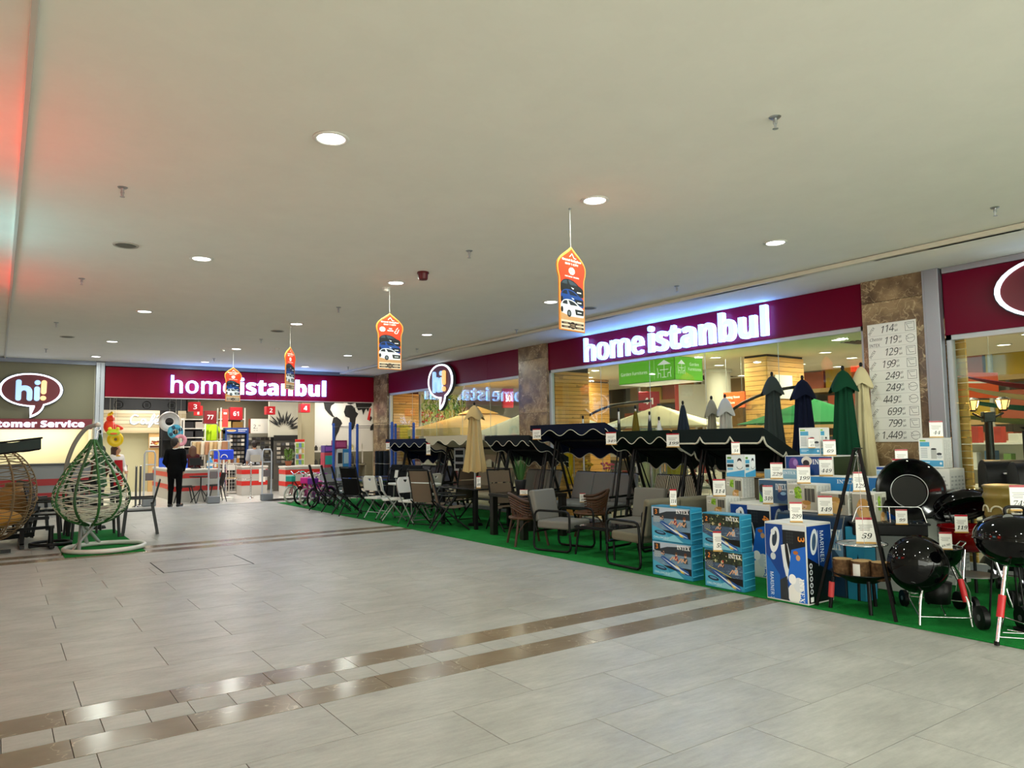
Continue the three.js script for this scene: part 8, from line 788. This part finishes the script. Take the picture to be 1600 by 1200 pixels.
  const bark = dataTex(256, 128, (u, v) => { const a = fbm(u, v, 24, 5, 4, 121), c = fbm(u, v, 6, 6, 3, 127); return mix3(hx(0x2e2016), hx(0x94704c), Math.min(1, a * 0.7 + c * 0.5 - 0.1)); }), wood = dataTex(128, 128, (u, v) => { const d = Math.hypot(u - 0.48, v - 0.52), k = 0.5 + 0.5 * Math.sin(d * 90 + fbm(u, v, 5, 5, 3, 131) * 6); return mix3(hx(0xb08a58), hx(0xd8bc8c), k * 0.7 + 0.2); });
  const bm = mat(0xffffff, 0.8, 0, { map: bark, bumpMap: bark, bumpScale: 0.006 }), em = mat(0xffffff, 0.8, 0, { map: wood });
  [[6.54, -3.97, 0.085, 'bark log, leftmost in the fire bowl'], [6.53, -3.79, 0.078, 'bark log in front with a white paper label'], [6.6, -3.64, 0.08, 'bark log, rightmost in the fire bowl'], [6.7, -3.86, 0.08, 'bark log behind the other three in the fire bowl']].forEach(([x, z, rr, l], i) => { const g = thing('log', l, 'log', [x, 0.305 - (i === 3 ? 0.02 : 0), z], i * 0.7), n = 26, H = 0.16; part(g, 'bark', sheet(n, 4, (u, v) => { const a = u * PI * 2, w = 1 + 0.05 * Math.sin(a * 3 + i) + 0.03 * Math.sin(a * 7); return [Math.sin(a) * rr * w, v * H, Math.cos(a) * rr * w]; }), bm); const s = new THREE.Shape([...Array(n)].map((_, j) => { const a = j / n * PI * 2, w = 1 + 0.05 * Math.sin(a * 3 + i) + 0.03 * Math.sin(a * 7); return new THREE.Vector2(Math.sin(a) * rr * w, Math.cos(a) * rr * w); })), cap = new THREE.ShapeGeometry(s), uv = cap.attributes.uv; for (let j = 0; j < uv.count; j++) uv.setXY(j, uv.getX(j) / (2.2 * rr) + 0.5, uv.getY(j) / (2.2 * rr) + 0.5); part(g, 'cut_end', T(cap.clone(), 0, H, 0, -PI / 2), em); part(g, 'cut_end', T(cap, 0, 0, 0, PI / 2), em); if (i === 1) part(g, 'paper_label', T(sheet(6, 1, (u, v) => { const a = -1.9 + u * 0.8 - 0.7; return [Math.sin(a) * rr * 1.08, 0.01 + v * 0.13, Math.cos(a) * rr * 1.08]; }), 0, 0, 0), M.white); });
  globalThis.PRICE(12, [6.56, 0.622, -3.74], 0.165, 0.24, 'large price tag of 59 standing on the hanging grate'); globalThis.PRICE(16, [6.72, 0.622, -3.12], 0.1, 0.15, 'handwritten price tag on the small kettle grate');
  const pst = thing('glazed_planter', 'gold glazed stoneware planter behind the large kettle', 'planter', [7.15, 0.012, -2.82]); const gold = mat(0x7d6a2c, 0.3); part(pst, 'stand', [cy(0.14, 0.14, 0.02, 24, 0, 0.85, 0), ...[0, 2.1, 4.2].map((a) => bar([0.08 * Math.cos(a), 0.85, 0.08 * Math.sin(a)], [0.16 * Math.cos(a), 0, 0.16 * Math.sin(a)], 0.009))], M.black); part(pst, 'pot', lathe([[0.0001, 0.86], [0.13, 0.86], [0.15, 0.9], [0.14, 0.98], [0.15, 1.04], [0.16, 1.05], [0.155, 1.08], [0.145, 1.09], [0.15, 1.13], [0.16, 1.15], [0.14, 1.16], [0.0001, 1.15]], 28), gold); part(pst, 'relief', [...Array(8)].map((_, i) => T(tor(0.05, 0.008, 0, 0, 0.145, 0, 0, PI, 6, 12), 0, 0.93, 0, 0, i * PI / 4)), mat(0xc8bea0, 0.4)); globalThis.PRICE(17, [6.93, 0.972, -2.62], 0.135, 0.215, 'price tag of 749 at the right edge above the large kettle');
  const gg = thing('tag_stand', 'thin black stand holding the price tag above the large kettle', 'stand', [6.93, 0.012, -2.62]); part(gg, 'rod', bar([0, 0, 0], [0, 0.955, 0], 0.008), M.black); part(gg, 'foot', cy(0.1, 0.1, 0.012, 20, 0, 0.006, 0), M.black); part(gg, 'plate', rb(0.1, 0.006, 0.05, 0.002, 0, 0.955, 0), M.black);
  // gas grills beside the glass
  const gas = (p, turn, label, tall) => { const g = thing('gas_grill', label, 'grill', p, turn); part(g, 'cabinet', rb(0.6, 0.62, 0.45, 0.015, 0, 0.5, 0), M.black); part(g, 'firebox', rb(0.66, 0.2, 0.48, 0.03, 0, 0.91, 0), inner); part(g, 'lid', T(ext((() => { const s = new THREE.Shape(); s.moveTo(-0.24, 0); s.lineTo(0.24, 0); s.lineTo(0.24, 0.14); s.bezierCurveTo(0.22, 0.27, 0.1, 0.3, -0.06, 0.3); s.bezierCurveTo(-0.2, 0.28, -0.24, 0.16, -0.24, 0); return s; })(), 0.62, 0.006), -0.31, 1.02, 0, 0, PI / 2, 0), M.black); part(g, 'lid_handle', path([[-0.17, 1.19, 0.235], [-0.17, 1.19, 0.3], [0.17, 1.19, 0.3], [0.17, 1.19, 0.235]], 0.014, 0.04), leg); for (const s of [-1, 1]) part(g, 'side_shelf', rb(0.16, 0.03, 0.42, 0.008, s * 0.42, 0.98, 0), M.black); for (let i = 0; i < 3; i++) part(g, 'knob', cy(0.025, 0.03, 0.03, 16, -0.16 + i * 0.16, 0.88, 0.255, PI / 2), M.steel); for (const [x, z] of [[-0.26, 0.18], [0.26, 0.18], [-0.26, -0.18], [0.26, -0.18]]) part(g, 'wheel', T(cy(0.07, 0.07, 0.04, 20, 0, 0, 0, 0, 0, PI / 2), x, 0.07, z), M.black), part(g, 'leg', bx(0.04, 0.12, 0.04, x * 0.9, 0.15, z)); if (tall) part(g, 'chimney', [cy(0.05, 0.05, 0.34, 14, 0.12, 1.46, 0), cy(0.05, 0.05, 0.3, 14, 0.24, 1.44, -0.05), cy(0.075, 0.02, 0.04, 14, 0.12, 1.65, 0)], M.black); return g; };
  gas([8.3, 0.012, -2.85], -1.0, 'black gas grill with a chrome lid handle behind the gold planter'); gas([8.85, 0.012, -3.35], -1.0, 'black smoker grill with pipes against the nearest window', true);
}
scene.traverse((o) => { if (o.isMesh) o.castShadow = o.receiveShadow = true; });
renderer.render(scene, camera);
